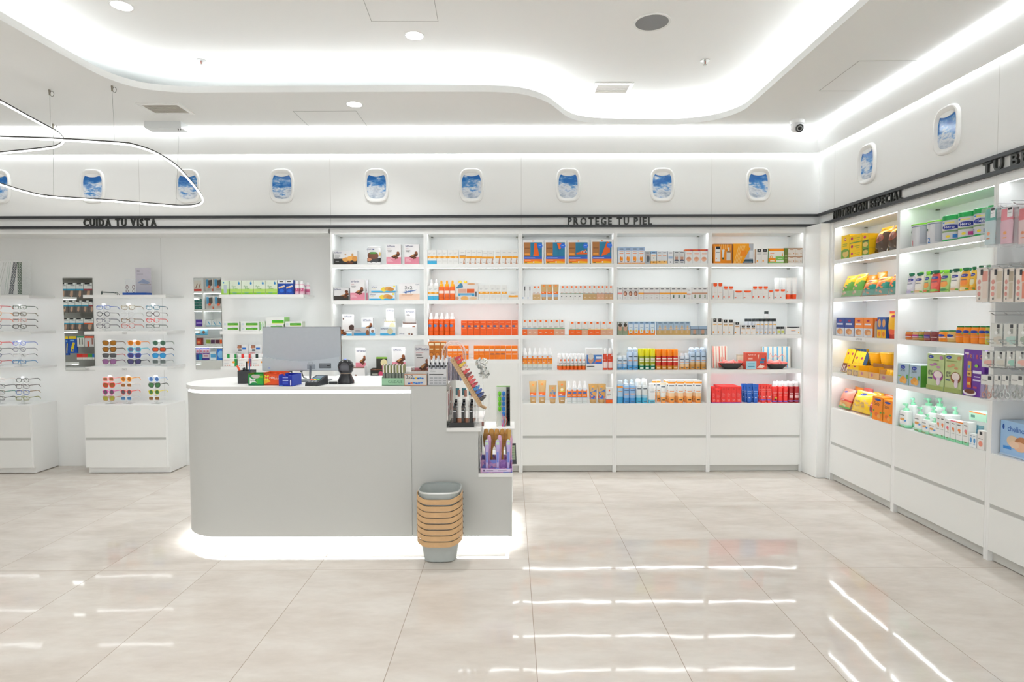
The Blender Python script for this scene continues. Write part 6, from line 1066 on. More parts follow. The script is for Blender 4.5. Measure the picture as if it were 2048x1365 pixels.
def rack(cols, rows_, items, where, z, top, zoff=0):
    # cols: left edge px of the frames ; rows_: py centres
    for ci, c in enumerate(cols):
        stand(c+16.5, top, 4, z, 'clear stand with white round top, %s' % (('%s, ' % ordn(ci, len(cols))) if len(cols) > 1 else '')+where)
        for ri, y in enumerate(rows_):
            it = items[ci][ri]
            if it is None: continue
            sun = it[4] if len(it) > 4 else False; col, lc, shp, nm = it[:4]; W = .138 if not (len(it) > 5) else it[5]
            g = glasses(col, lc, shp, 'sunglasses' if sun else 'eyeglasses', W, it[6] if len(it) > 6 else None, 'gloss' if sun else 'lens', .0030 if sun else .0026, .0225 if sun else .021)
            p = aty(c, y, YG); x = XB(c, YG, p.z); g.location = (x+W/2, YG, p.z)
            tag(g, '%s, %s row from top, %s' % (nm, ('first', 'second', 'third', 'lowest')[ri], where), 'sunglasses' if sun else 'glasses', ('sunglasses' if sun else 'reading glasses')+' on '+where)
newmat('lens', .05, alpha=.12)
R1 = [615.5, 628.5, 641, 652.5]
rack([192.5, 242, 291.5], R1, [
 [('3f5fa8', 'dfe8f0', 'rect', 'blue-framed glasses in left column'), ('3a3a44', 'e8e8e8', 'round', 'round dark-framed glasses in left column'), ('6a6a7a', 'e8e8e8', 'panto', 'grey-framed glasses in left column'), ('4a3850', 'e8e8e8', 'cat', 'thick purple-black glasses in left column')],
 [('8a7a60', 'f0e8d0', 'cat', 'tortoise and gold glasses in middle column'), ('dcdcdc', 'f4f4f4', 'round', 'clear-framed glasses in middle column'), ('7a5a3a', 'e8e8e8', 'panto', 'brown-framed glasses in middle column'), ('b84a3a', 'f0e8e8', 'cat', 'rust-red glasses in middle column')],
 [('2f6a80', 'e0eaf0', 'panto', 'teal-framed glasses in right column'), ('5a4a48', 'e8e8e8', 'panto', 'brown-grey glasses in right column'), ('e03a3a', 'f0e4e4', 'round', 'bright red glasses in right column'), ('5a625a', 'e8e8e8', 'rect', 'dark green glasses in right column')]], 'central shelves, upper tier', ZL[2], 607)
R2 = [686.5, 699.5, 711.5, 724]
rack([204.5, 254.5, 304], R2, [
 [('6a4a20', '8a5a1c', 'cat', 'tortoise sunglasses with amber lenses in left column', True), ('4a3a20', '9a6220', 'cat', 'dark tortoise sunglasses, brown lenses, in left column', True), ('3a3a3a', '5a5a5c', 'rect', 'black and pink square sunglasses in left column', True, .138, 'd84a5a'), ('7a4a6a', '9a6a98', 'cat', 'plum sunglasses in left column', True)],
 [('e8944a', 'a8621a', 'round', 'peach sunglasses with amber lenses in middle column', True), ('6acce0', '6a6a88', 'panto', 'turquoise sunglasses in middle column', True), ('4a68b8', '4a4478', 'cat', 'blue cat-eye sunglasses in middle column', True), ('2e3438', '54507a', 'cat', 'black sunglasses with violet lenses in middle column', True)],
 [('8a9a90', '3a5a48', 'round', 'green-lens metal sunglasses in right column', True), ('4a3226', 'd8502c', 'rect', 'brown sunglasses with orange lenses in right column', True), ('2a80c0', '3a9ad0', 'panto', 'bright blue mirror sunglasses in right column', True), ('b0b4b4', '6a7472', 'rect', 'grey rimless sunglasses in right column', True)]], 'central shelves, middle tier', ZL[3], 680)
R3 = [759, 771, 785, 797.5]
rack([205, 241, 296.5], R3, [
 [('f0a0a0', '8a5a3a', 'rect', 'pale pink child sunglasses in left column', True, .112), ('e8342c', '9a5a30', 'cat', 'bright red child sunglasses in left column', True, .124), ('e04aa8', '6a5a68', 'round', 'magenta child sunglasses in left column', True, .118), ('c89a88', 'a8a840', 'cat', 'gold-lens child sunglasses in left column', True, .122)],
 [('f0a028', '9a6030', 'round', 'orange child sunglasses in middle column', True, .112), ('f4ece8', '9a6438', 'rect', 'white child sunglasses with brown lenses, middle column', True, .112), ('e84a3a', '6a6268', 'round', 'coral child sunglasses in middle column', True, .112), ('e8ecf0', '4a78a4', 'rect', 'white child sunglasses with blue lenses, middle column', True, .112)],
 [('b8d0f0', '4a6a9c', 'round', 'pale blue child sunglasses in right column', True, .11), ('3a4a3a', '4a7a50', 'cat', 'dark green child sunglasses in right column', True, .12), ('e8d84a', '4a7a48', 'round', 'yellow child sunglasses in right column', True, .114), ('f2f2f0', '8a6238', 'rect', 'white child sunglasses with amber lenses, right column', True, .114)]], 'central cabinet top', ZS[5], 751)
L1 = [614.5, 628, 640, 654]
rack([-25, 25], [615, 628.5, 641, 653.5], [
 [('c84a50', 'e8e8e8', 'panto', 'red glasses cut by the left edge'), ('e08a3a', 'e8e8e8', 'cat', 'orange glasses cut by the left edge'), ('e0603a', 'e8e8e8', 'cat', 'coral glasses cut by the left edge'), ('6a6a7a', 'e8e8e8', 'panto', 'grey-purple glasses cut by the left edge')],
 [('4a5a4a', 'f0f0ec', 'rect', 'rimless green-temple glasses in full view', False, .138), ('6a604a', 'e8e8e8', 'rect', 'olive half-rim glasses in full view'), ('d8a8a0', 'f4e8e8', 'rect', 'pale pink glasses with dark temples', False, .138, '4a4a48'), ('4a4438', 'e8e8e8', 'panto', 'dark brown glasses in full view')]], 'left-edge shelves, upper tier', ZL[2], 609)
rack([-25, 24.5], [687, 699.5, 711, 724.5], [
 [('e02a30', 'e8e8e8', 'rect', 'red glasses cut by the edge'), ('3a4440', 'e8e8e8', 'rect', 'black-green glasses cut by the edge'), ('3a4a7a', 'e8e8e8', 'rect', 'navy glasses cut by the edge'), ('b83a38', 'e8e8e8', 'rect', 'dark red glasses cut by the edge')],
 [('6a80d0', 'e8ecf4', 'round', 'round lilac-blue glasses'), ('8a8a94', 'e8e8e8', 'round', 'round thin grey glasses'), ('e4e4e4', 'f0f0f0', 'rect', 'rimless glasses with black temples', False, .138, '3a423c'), ('2a7ab0', 'e0eaf0', 'rect', 'bright blue glasses')]], 'left-edge shelves, middle tier', ZL[3], 681)
rack([-18, 31], [761, 773.5, 785.5, 797.5], [
 [('f0e0dc', 'f4f0f0', 'rect', 'clear pink glasses cut by the edge'), ('4a4a4a', 'e8e8e8', 'rect', 'black glasses cut by the edge', False, .138), ('6a5a3a', 'e8e8e8', 'rect', 'tortoise and teal glasses cut by the edge', False, .138, '2a7a70'), ('3a3430', 'e8e8e8', 'rect', 'dark brown square glasses cut by the edge')],
 [('4a4a48', 'e8e8e8', 'round', 'round black glasses'), ('5a4a48', 'e8e8e8', 'panto', 'black and red glasses'), ('4a6ab0', 'e8e8e8', 'panto', 'blue and brown glasses', False, .138, '8a6a40'), ('8a8a3a', 'f0f0e0', 'rect', 'olive-yellow glasses')]], 'left-edge cabinet top', ZS[5], 753)
# glasses lying on the top shelf and the small counter display
g = glasses('3a4a4a', 'c8e0e0', 'rect', 'eyeglasses', .14, None, 'lens'); p = aty(197, 582, YB+.06); g.location = (p.x+.03, YB+.06, ZL[1]+.022); g.rotation_euler = (0, 0, -.9); tag(g, 'dark teal glasses lying on the topmost shelf by the mirror', 'glasses')
def gd(px0, px1, py):
    z = ZL[1]; a, b = XB(px0, YB+.03, z), XB(px1, YB+.03, z); w = b-a; t = empty('eyewear_counter_display', ((a+b)/2, YB+.08, z+.0008)); H1 = aty(px0, py, YB+.1).z-z
    MB('paper', '2452a4').box(-w/2, -.05, 0, w/2, .05, .022).build('base', t)
    m = MB('paper', 'c6c2cc').box(-w*.18, .044, .022, w*.5, .047, H1); art(m, [('t', .1, .84, .08, 'silac', '2a2a34', .9, .03), ('r', .1, .74, .5, .755, '8a8a94'), ('p', [(.1, .4), (.5, .56), (.95, .42), (.8, .36)], '7a90b8'), ('r', .3, .34, 1, .36, '8a7a74')], lambda u, v, o: (-w*.18+u*w*.68, .0438-o, .022+v*(H1-.022)), w, H1-.022); m.build('header_card', t)
    MB('clear', 'dfe4ea').box(-w*.4, -.045, .022, w*.48, .04, H1*.58).build('window', t)
    for k, x in enumerate((-.3, -.02)): MB('plastic', '6a4044').tube([(x*w+.011*math.cos(q*PI/6), -.047, .075+.017*math.sin(q*PI/6)) for q in range(12)], .0022, 5, closed=True).tube([(x*w+.011*math.cos(q*PI/6), -.047, .037+.013*math.sin(q*PI/6)) for q in range(12)], .0022, 5, closed=True).build('folded_glasses', t)
    tag(t, 'small glasses display with blue base and grey header card', 'display')
gd(245, 291, 536)
# chains hanging from a stand, cut by the left edge
def chain(px_t, px_b, py_t, c, r, lab, big=True):
    z0 = ZL[1]; a = aty(px_t, py_t, YB+.10); b = aty(px_b, 589, YB+.08); t = MB('plastic', c); n = int((a-b).length/(.0125 if big else .02))
    for side in (0, 1):
        for i in range(n):
            f = (i+.5)/n; p = a+(b-a)*f+Vector((.012*side+.002, .012*side, 0)); 
            if big: t.tube([(p.x-a.x+r*math.cos(q*PI/3), p.y-a.y+(r*math.sin(q*PI/3) if i % 2 else 0), p.z-a.z+(r*1.15*math.sin(q*PI/3) if i % 2 == 0 else 0)) for q in range(6)], .0028, 4, closed=True)
        if not big: t.tube([(.012*side*1, .01*side, 0), (b.x-a.x+.012*side, b.y-a.y+.01*side, b.z-a.z+.004)], .0008, 4)
    o = t.build('glasses_chain', loc=a); tag(o, lab, 'chain', 'eyewear chains on a stand')
for a_, b_, c, r, l, bg in ((28, 19, '2c3448', .0075, 'navy link glasses chain hanging at the left shelf end', True), (36, 37, '24502c', .0075, 'green link glasses chain, rightmost of the chains', True), (17, 9, '4a8a70', .004, 'thin green glasses cord', False), (8, -8, '8a8a80', .004, 'thin grey glasses cord nearest the left edge', False)): chain(a_, b_, 525, c, r, l, bg)
p = aty(20, 522, YB+.13); t = MB('clear', 'eef4f4').box(-.16, -.003, 0, .14, .003, p.z+.012-ZL[1]).box(-.16, -.05, 0, .14, .05, .004).build('chain_stand', loc=(p.x, YB+.20, ZL[1]+.0005)); tag(t, 'clear upright stand holding the glasses chains', 'display stand')
def plabel(px, py, lab, txt=('9,95')):
    p = aty(px, py, YB-.002); t = MB('paper', 'f2f2f0').box(-.021, -.001, -.009, .021, 0, .009, side='2c2c2c'); art(t, [('r', .03, .06, .97, .12, '3a3a3a'), ('r', .03, .88, .97, .94, '3a3a3a'), ('r', .02, .06, .05, .94, '3a3a3a'), ('r', .95, .06, .98, .94, '3a3a3a'), ('r', .25, .4, .8, .6, '4a4a4a')], lambda u, v, o: ((u-.5)*.042, -.001-o, (v-.5)*.018), .042, .018)
    tag(t.build('price_label', loc=(p.x, YB-.0006, p.z)), lab, 'label', 'small shelf price labels')
plabel(249, 667, 'small price label on the middle central shelf'); plabel(248.5, 739, 'small price label on lowest central shelf, right one'); plabel(174.5, 739, 'small price label on lowest central shelf, left one')
# ================================================================ above-counter medicine shelves
W2 = 'above-counter topmost shelf'
gr = [('r', 0, 0, 1, .14, '8cc83a'), ('e', .5, .3, .5, .08, 'b4dc6a'), ('e', .8, .8, .08, .1, '2a8ac8'), ('p', [(.76, .84), (.84, .84), (.8, .96)], '2a8ac8'), ('t', .2, .52, .12, 'Fisio', '4a9a3a', .9, .02), ('t', .3, .38, .12, 'Fresc', '4a9a3a', .9, .02), ('r', .25, .1, .6, .13, '3a9ab8')]
row('L', 1, 443, 458.5, 1, 562, K('d8e8d0', [('r', .3, .1, .7, .7, 'b8c8d0'), ('e', .3, .86, .1, .06, '2a8ac8')], [(0, .4, 'a4d45a')], name='medicine_carton'), 'narrow green and white carton', 'carton', .8, where=W2)
row('L', 1, 459.5, 555, 4, 561.5, K('e2ecda', gr, [(.14, .4, 'bcdc7c')], name='medicine_carton'), 'green and white water-drop carton', 'carton', .5, where=W2)
row('L', 1, 556, 587, 2, 560.5, K('1f48a4', [('r', 0, .76, 1, 1, 'eef0f0'), ('r', .2, .86, .7, .92, '3a3a30'), ('p', [(.1, .4), (.9, .52), (.9, .64), (.1, .52)], 'eeeae4'), ('p', [(.15, .42), (.85, .54), (.85, .58), (.15, .48)], 'e89a4a'), ('e', .5, .25, .3, .12, '2f6ad0')], name='medicine_carton'), 'royal blue and white carton', 'carton', .7, where=W2)
row('L', 1, 588, 607, 2, 562, Bt('e4b0c4', [('r', .1, .3, .9, .6, 'c85a84'), ('t', .4, .34, .2, '7', 'f4e4ec', .8)], (.24, 'ececec', 'dome'), [(0, .12, 'ecd0dc'), (.6, .9, 'f0eeee')], p=2, name='spray_can'), 'pink and white spray can', 'spray can', 1, where=W2)
row('L', 1, 600, 619, 2, 565, Bt('e4b0c4', [('r', .1, .3, .9, .6, 'c85a84')], (.24, 'ececec', 'dome'), [(0, .12, 'ecd0dc'), (.6, .9, 'f0eeee')], p=2, name='spray_can'), 'pink and white spray can set back', 'spray can', 1, where=W2, back=.12)
W3 = 'above-counter middle shelf'
mg = K('eceeea', [('r', .28, .32, .94, .72, '4aa42a'), ('r', .28, .26, .94, .31, 'd8e04a'), ('r', .34, .46, .7, .54, '8ac46a'), ('r', .6, .84, .92, .88, 'a8a8a8'), ('r', .06, .3, .2, .7, 'd4dce4')], side='cfd8c8', name='medicine_carton')
hz = aty(500, 654.5, YFR).z-ZL[2]
for a, b, nm in ((446, 478.5, 'left pile'), (481, 518, 'right pile')):
    row('L', 2, a, b, 1, 654.5, mg, 'white and green carton, lower, %s' % nm, 'carton', .5, where=W3); row('L', 2, a, b, 1, 643.5, mg, 'white and green carton, upper, %s' % nm, 'carton', .5, where=W3, zo=hz)
row('L', 2, 519, 530, 2, 643, K('e4ece0', [('r', .1, .1, .4, .9, '6ab44a'), ('r', .6, .2, .8, .7, '8ac8b0')], name='medicine_carton'), 'narrow upright green-striped carton', 'carton', .9, where=W3)
row('L', 2, 531, 568, 1, 649.5, mg, 'white and green carton, bottom of middle pile', 'carton', .5, where=W3); h3 = aty(550, 649.5, YFR).z-ZL[2]
row('L', 2, 532, 569, 1, 635, K('f0f2ee', [('r', .32, .2, .98, .6, '4ab42a'), ('r', .3, .14, .98, .2, 'e8f04a')], top='f8f8f6', side='8ac46a', name='medicine_carton'), 'white and green carton, top of middle pile', 'carton', .8, where=W3, zo=h3)
row('L', 2, 570, 605, 1, 655, mg, 'white and green carton, bottom of last pile', 'carton', .5, where=W3); h4 = aty(590, 655, YFR).z-ZL[2]
row('L', 2, 570, 605, 1, 643.5, mg, 'white and green carton, top of last pile', 'carton', .5, where=W3, zo=h4)
W4 = 'above-counter lowest shelf'
for k, (a, b, c, nm) in enumerate(((446, 474, '2f9a4a', 'green'), (475, 502, 'e03a34', 'red'), (503, 531, '2a3a34', 'black'))):
    row('L', 3, a, b, 1, 718, K('f0efec', [('r', .84, 0, 1, 1, c), ('e', .78, .55, .1, .14, 'f0982a'), ('r', .05, .8, .5, .86, 'b0685a'), ('e', .15, .15, .05, .06, '7a3a30'), ('e', .32, .15, .05, .06, 'c86a4a'), ('e', .48, .15, .05, .06, 'c84a3a'), ('r', .1, .4, .4, .45, 'c0c8d0')], side=c, name='medicine_carton'), 'low white carton with %s side' % nm, 'carton', .5, where=W4)
    row('L', 3, a, b, 1, 708, K('eeecea', [('r', .3, .3, .5, 1, c), ('r', .85, .3, 1, 1, c), ('r', .1, .2, .9, .3, 'e8d0cc')], top='f4f4f2', name='medicine_carton'), 'white carton with %s arrows, behind' % nm, 'carton', .3, where=W4, back=.14)
for k, (a, b, c, nm) in enumerate(((465, 492, '3aa04a', 'green'), (492, 520, 'e8343c', 'red'))):
    row('L', 3, a, b, 1, 691, lambda w, h, d, c=c, nm=nm: display(w, h, d, .35, 0, 1, 'f0f0ee', [('r', .5, 0, 1, .5, c)], [('r', .2, .8, .5, .98, '8a5a44'), ('e', .3, .86, .14, .08, 'b87a5a'), ('r', .55, .72, .85, .84, '2a72c8'), ('r', .25, .62, .5, .72, '4a4a54'), ('t', .05, .42, .12, 'ototop', c if nm == 'red' else '8a9a8a', .8, .02), ('p', [(.5, .1), (1, .1), (1, .5)], c)], bars='e8e4e0'), 'family picture header display, %s one' % nm, 'display', .5, where=W4, back=.2)
# ================================================================ service counter objects
def onc(px, py, z=ZT): return atz(px, py, z)
def cw(p0, p1, y): return aty(p1, 700, y).x-aty(p0, 700, y).x
# monitor, seen from behind
p = onc(600, 765); Ym = 4.12; xm = aty(603, 700, Ym).x; t = empty('computer_monitor', (xm, Ym, ZT+.0006), 0)
zb_, zt2 = aty(600, 742, Ym).z-ZT, aty(600, 655, Ym).z-ZT; wm = cw(526, 681, Ym); mid = zb_+(zt2-zb_)*.30
m = MB('plastic', 'b4bac0'); 
def mon(x, y, z): return (x, y+.06*(z-zb_), z)
m.prism([(-wm/2, zb_), (wm/2, zb_), (wm/2, zt2), (-wm/2, zt2)], -.016, 0.0, 'b4bac0'); m.xf(Matrix.Rotation(PI/2, 4, 'X')); m.build('back_shell', t, loc=(0, 0, 0))
MB('gloss', '16181a').box(-wm/2-.002, .0165, zb_-.002, wm/2+.002, .022, zt2+.002).build('screen', t)
n = 16; P = [(-wm/2+.002, zb_+.004), (wm/2-.002, zb_+.004), (wm/2-.002, mid+.008)]+[(wm/2-.002-(wm-.004)*i/n, mid+.008-.030*math.sin(PI*i/n)) for i in range(1, n)]+[(-wm/2+.002, mid+.008)]
m = MB('plastic', 'bdc5cb').prism(P, 0, .022); m.xf(Matrix.Rotation(PI/2, 4, 'X')); m.build('lower_housing', t)
lh_ = [c for c in C.objects if c.name.startswith('lower_housing')][0]
m = MB('plastic', '8f979f').box(.045, -.0245, zb_+.012, .100, -.0222, zb_+.045); m.build('stand_socket', lh_)
m = MB('paper', '5e646a').box(.128, -.0235, zb_+.018, .210, -.0222, zb_+.052); art(m, [('r', .05, .8, .9, .85, 'b8bcc0')]+[('r', .06, .7-.11*i, .9-.12*(i % 3), .73-.11*i, '9a9ea4') for i in range(6)]+[('r', .65, .45, .9, .62, '2a2c30')], lambda u, v, o: (.128+u*.082, -.0235-o, zb_+.018+v*.034), .08, .034); m.build('rating_label', lh_)
MB('plastic', '6a7ae0').tube([(-wm/2+.05+.006*math.cos(q*PI/4), -.0232, zb_+.02+.006*math.sin(q*PI/4)) for q in range(8)], .0015, 4, closed=True).build('power_mark', lh_)
MB('rubber', '4a4e54').box(-.085, -.022, zb_-.008, -.065, -.004, zb_).box(-.005, -.022, zb_-.008, .006, -.004, zb_).tube([(-.068, -.01, zb_-.004), (-.066, .01, zb_-.05), (-.075, .08, .01)], .0035).tube([(.001, -.01, zb_-.004), (.003, .02, zb_-.05), (.0, .09, .01)], .003).build('plug_and_cable', t)
m = MB('metal', '8a9096').tube([(.07, -.028, zb_+.035), (.063, -.02, .03), (.060, -.005, .004)], .007, 8).box(-.06, -.05, 0, .18, .10, .006); m.tube([(.058, -.026, zb_+.05), (.058, -.027, zb_+.062), (.084, -.027, zb_+.062), (.084, -.026, zb_+.05)], .0018, 5); m.build('stand', t)
tag(t, 'grey computer monitor seen from behind on the counter', 'monitor')
# pen holder
p = onc(493, 767); t = empty('pen_holder', (aty(493, 700, 4.02).x, 4.02, ZT+.0004)); ww = cw(480, 506, 4.02)/2; hp = aty(493, 741, 4.02).z-ZT
MB('plastic', '2b2d30').prism([(-ww, -ww), (ww, -ww), (ww, ww), (-ww, ww)], 0, hp, holes=[[(-ww+.003, -ww+.003), (ww-.003, -ww+.003), (ww-.003, ww-.003), (-ww+.003, ww-.003)]]).box(-ww+.003, -ww+.003, 0, ww-.003, ww-.003, .004).build('cup', t)
tag(t, 'black square pen holder on the counter', 'pen holder'); pc = t.location
for dx, tx, c, r, L, nm in ((-.026, -.06, 'f0562a', .0065, .125, 'thick orange marker'), (-.006, .0, '2a2c30', .005, .14, 'black pen'), (.008, .012, '2a7ab8', .003, .16, 'thin blue pencil'), (-.0, -.03, '3a3c40', .009, .10, 'black round-topped pen')):
    a = Vector((dx*.5, .008, .006)); b = a+Vector((tx, 0, L)).normalized()*L; m = MB('plastic', c).tube([a, b], r, 8); tag(m.build('pen', loc=pc+Vector((0, -.006 if dx < 0 else .008, 0))), nm+' standing in the black pen holder', 'pen', 'pens in the black pen holder')
# sweet boxes
def sweet(px0, px1, py0, py1, Y, d, col, els, side, lab, rz=0, topc=None, open_=True):
    x0, x1 = aty(px0, 760, Y).x, aty(px1, 760, Y).x; w = x1-x0; h = aty(px0, py0, Y).z-ZT; t = empty('sweet_box', ((x0+x1)/2, Y+d/2, ZT+.0006), rz); m = MB('paper', col)
    m.box(-w/2, -d/2, 0, w/2, -d/2+.002, h*.92).box(-w/2, d/2-.002, 0, w/2, d/2, h).box(-w/2, -d/2+.002, 0, -w/2+.002, d/2-.002, h, side).box(w/2-.002, -d/2+.002, 0, w/2, d/2-.002, h, side).box(-w/2, -d/2, 0, w/2, d/2, .002)
    art(m, els, lambda u, v, o: ((u-.5)*w, -d/2-o, v*h*.92), w, h*.92); m.build('box', t)
    g = MB('foil', side); k = max(2, int(w/.022)); kk = max(2, int(d/.03))
    for i in range(k):
        for j in range(kk): g.box(-w/2+.003+(w-.006)*i/k, -d/2+.004+(d-.008)*j/kk, .003, -w/2+.001+(w-.006)*(i+1)/k, -d/2+.001+(d-.008)*(j+1)/kk, h*(.78+.1*((i+j) % 2)), col if (i+j) % 2 else topc or side)
    g.build('sweets', t); tag(t, lab, 'box', 'boxes of sweets on the counter'); return t
sweet(496.5, 527, 748, 770.5, 3.87, .09, '1f8f3c', [('r', 0, 0, 1, .2, '0f7a4a'), ('p', [(.1, .15), (.1, .75), (.3, .55), (.5, .62), (.42, .42), (.6, .25), (.3, .3)], 'f0f2ee'), ('t', .12, .38, .16, 'Valda', '2a5a3a', .8, .02), ('r', .56, .2, .95, .9, '7cb820'), ('r', .6, .1, .95, .7, '2fa03a'), ('e', .5, .85, .28, .2, 'c4bcb4')], '6a7a20', 'open green sweet box at the left of the row', topc='8ac83a')
sweet(527, 568, 746, 771, 3.88, .10, 'e8541a', [('t', .3, .55, .2, 'HALLS', 'f6f4f0', 1., .04), ('p', [(0, .1), (.35, .3), (.1, .75), (0, .7)], 'f0b02a'), ('p', [(.05, .85), (.2, .4), (.26, .45), (.12, .9)], 'e8e04a'), ('p', [(.22, .88), (.04, .45), (.1, .4), (.28, .82)], 'e8e04a'), ('e', .15, .65, .05, .08, 'e84a4a'), ('r', .5, .48, .85, .5, 'f4b894'), ('r', 0, .94, 1, 1, 'c83a10')], 'd85a1a', 'orange sweet box with white lettering, middle of the row', topc='6a6a6e')
sweet(559, 587, 750.5, 772.5, 3.815, .13, '1c2fa0', [('r', .3, .78, .7, .86, '9aa8e8'), ('r', .3, .5, .72, .6, 'b8c4f0'), ('e', .5, .3, .22, .12, '3a50c0'), ('r', .04, .05, .3, .1, '6a9ae0'), ('r', .86, .1, .94, .6, 'dce0f4')], '2a48b0', 'dark blue sweet box at the right of the row', rz=-.12, topc='a0acd4')
# card terminal
p = onc(635, 771.5); t = empty('card_terminal', (aty(634, 765, 3.9).x, 3.885, ZT+.0006), -.25); 
m = MB('plastic', '3e4044'); V = [(-.045, -.06, 0), (.045, -.06, 0), (.045, .07, 0), (-.045, .07, 0), (-.042, -.058, .022), (.042, -.058, .022), (.042, .07, .058), (-.042, .07, .058)]
m.add(V, [(0, 3, 2, 1), (0, 1, 5, 4), (1, 2, 6, 5), (2, 3, 7, 6), (3, 0, 4, 7), (4, 5, 6, 7)]); m.build('housing', t)
def tp(u, v, o): return (-.042+.084*u, -.058+.128*v, .022+.036*v+.0008+o)
m = MB('gloss', '2a3038'); art(m, [('r', .15, .5, .85, .92, '5a6a74'), ('r', .2, .62, .8, .86, '7a8a94')], tp, .084, .13); m.build('screen', t)
m = MB('rubber', '6a6c70'); art(m, [('r', .1+.28*i, .28-.0*j, .32+.28*i, .42, c) for j in (0,) for i, c in enumerate(('d84a3a', 'e8c03a', '5ab04a'))]+[('r', .1+.28*i, .08, .32+.28*i, .2, '8a8c90') for i in range(3)]+[('r', .1, .43, .9, .48, '5ab0d8')], tp, .084, .13); m.build('keypad', t)
MB('rubber', '242628').tube([(.0, .072, .03), (-.03, .1, .008), (-.09, .05, .006), (-.06, -.0, .006)], .003).build('cable', t); tag(t, 'grey card payment terminal with coloured keys on counter', 'card terminal')
# scanner
Ys = 3.98; xs = aty(691.5, 740, Ys).x; t = empty('barcode_scanner', (xs, Ys, ZT+.0006)); k = (cw(675, 708, Ys))/2; hs = aty(691, 719, Ys).z-ZT
m = MB('gloss', '26262a').loft([(0, k, k*.95), (hs*.1, k*.98, k*.9), (hs*.35, k*.66, k*.62), (hs*.45, k*.64, k*.6)], 24, 2.3); m.build('base', t)
m = MB('gloss', '222226').loft([(hs*.40, k*.6, k*.5), (hs*.5, k*.86, k*.62), (hs*.72, k*.96, k*.7), (hs*.88, k*.8, k*.6), (hs*.97, k*.45, k*.4), (hs, k*.15, k*.15)], 24, 2.3); m.build('head', t)
MB('gloss', '4a4a50').loft([(hs*.55, k*.55, .003, 0, -k*.66), (hs*.72, k*.6, .003, 0, -k*.7), (hs*.84, k*.35, .003, 0, -k*.62)], 16).build('window', t)
MB('indicator').box(-.006, -k*.2, hs-.001, .006, -k*.2+.008, hs+.002).build('indicator_light', t)
MB('rubber', 'c8b090').tube([(k*.68*math.cos(q*PI/8), k*.66*math.sin(q*PI/8), hs*.42) for q in range(16)], .0012, 4, closed=True).build('rubber_band', t); tag(t, 'black barcode scanner with a rubber band round its neck', 'scanner')
xf_ = aty(666, 763, 3.93).x
m = MB('rubber', '26282a').tube([(-.075, 0, .004), (-.02, -.005, .006), (.02, 0, .006), (.07, .01, .006)], .0022).tube([(-.025, -.002, .008), (.025, .002, .008)], .008, 10); tag(m.build('cable', loc=(xf_, 3.93, ZT+.002)), 'black cable with a ferrite lump between terminal and scanner', 'cable')
# lip balm box (green tray), bar display, 3x2 box, pencil display
Yc = 3.84; x0, x1 = aty(763.5, 765, Yc).x, aty(810, 765, Yc).x; w = x1-x0; hc = aty(780, 757, Yc).z-ZT; t = empty('balm_display', ((x0+x1)/2, Yc+.04, ZT+.0006))
m = MB('paper', '9cc8a4').box(-w/2, -.04, 0, w/2, -.037, hc).box(-w/2, .037, 0, w/2, .04, hc*1.5).box(-w/2, -.037, 0, -w/2+.003, .037, hc*1.2).box(w/2-.003, -.037, 0, w/2, .037, hc*1.2).box(-w/2, -.04, 0, w/2, .04, .002); art(m, [('t', .27, .32, .36, 'CAUDALIE', '4a7a5a', .8, .01)], lambda u, v, o: ((u-.5)*w, -.04-o, v*hc), w, hc); m.build('tray', t)
hb = aty(780, 728.5, Yc+.03).z-ZT
bm = None
for j in range(2):
    for i in range(7):
        m = MB('plastic', '6a7266' if j == 0 else '7a8270').box(-.008, -.008, 0, .008, .008, (hb-.012)*(.62)).box(-.0085, -.0085, (hb-.012)*.62, -.0005, .0085, hb-.012, 'e8e4da').box(0, -.0085, (hb-.012)*.62, .0085, .0085, hb-.012, '5f6a3a' if i % 2 else '8a8a4a'); o = m.build('lip_balm', loc=t.location+Vector((-w/2+.0135+i*(w-.027)/6, -.024+.034*j, .003+.004*j)))
        tag(o, 'olive and cream lip balm carton, %s, %s row of green tray' % (ordn(i, 7), 'front' if j == 0 else 'rear'), 'carton', 'lip balm cartons in the green tray')
tag(t, 'pale green tray holding lip balms on the counter', 'tray')
Y3 = 3.815; x0, x1 = aty(808.5, 765, Y3).x, aty(853.5, 765, Y3).x; w = x1-x0; h = aty(830, 749, Y3).z-ZT
t = MB('paper', 'd8d5d0').box(-w/2, 0, 0, w/2, .003, h).box(-w/2, .003, 0, -w/2+.002, .07, h).box(w/2-.002, .003, 0, w/2, .07, h).box(-w/2+.002, .068, 0, w/2-.002, .07, h*1.1).box(-w/2, .0, 0, w/2, .07, .002)
art(t, [('r', .0, 0, 1, .06, 'b87a4a'), ('r', 0, .94, 1, 1, 'b87a4a'), ('r', 0, 0, .02, 1, 'b87a4a'), ('r', .98, 0, 1, 1, 'b87a4a'), ('t', .08, .6, .3, '3x2', '2a2a2c', 1., .03)]+[('e', .42+.1*i, .62+.03*(i % 2), .05, .07, ('3a7ac0', 'e8c04a', '2a5ab0', '4a9ad0', '3a6ab8')[i]) for i in range(5)]+[('e', .22+.11*i, .2+.03*(i % 3), .055, .07, ('2a5ab0', 'd8704a', '3a8ad0', '2f6ac0', '4a7ac0', '5a8ad0')[i]) for i in range(6)], lambda u, v, o: ((u-.5)*w, -o, v*h), w, h)
tag(t.build('offer_box', loc=((x0+x1)/2, Y3, ZT+.0016)), 'white 3x2 offer box at the counter edge', 'box')
Yp = 3.895; x0, x1 = aty(822, 740, Yp).x, aty(857, 740, Yp).x; w = x1-x0; h1 = aty(840, 691, Yp+.07).z-ZT
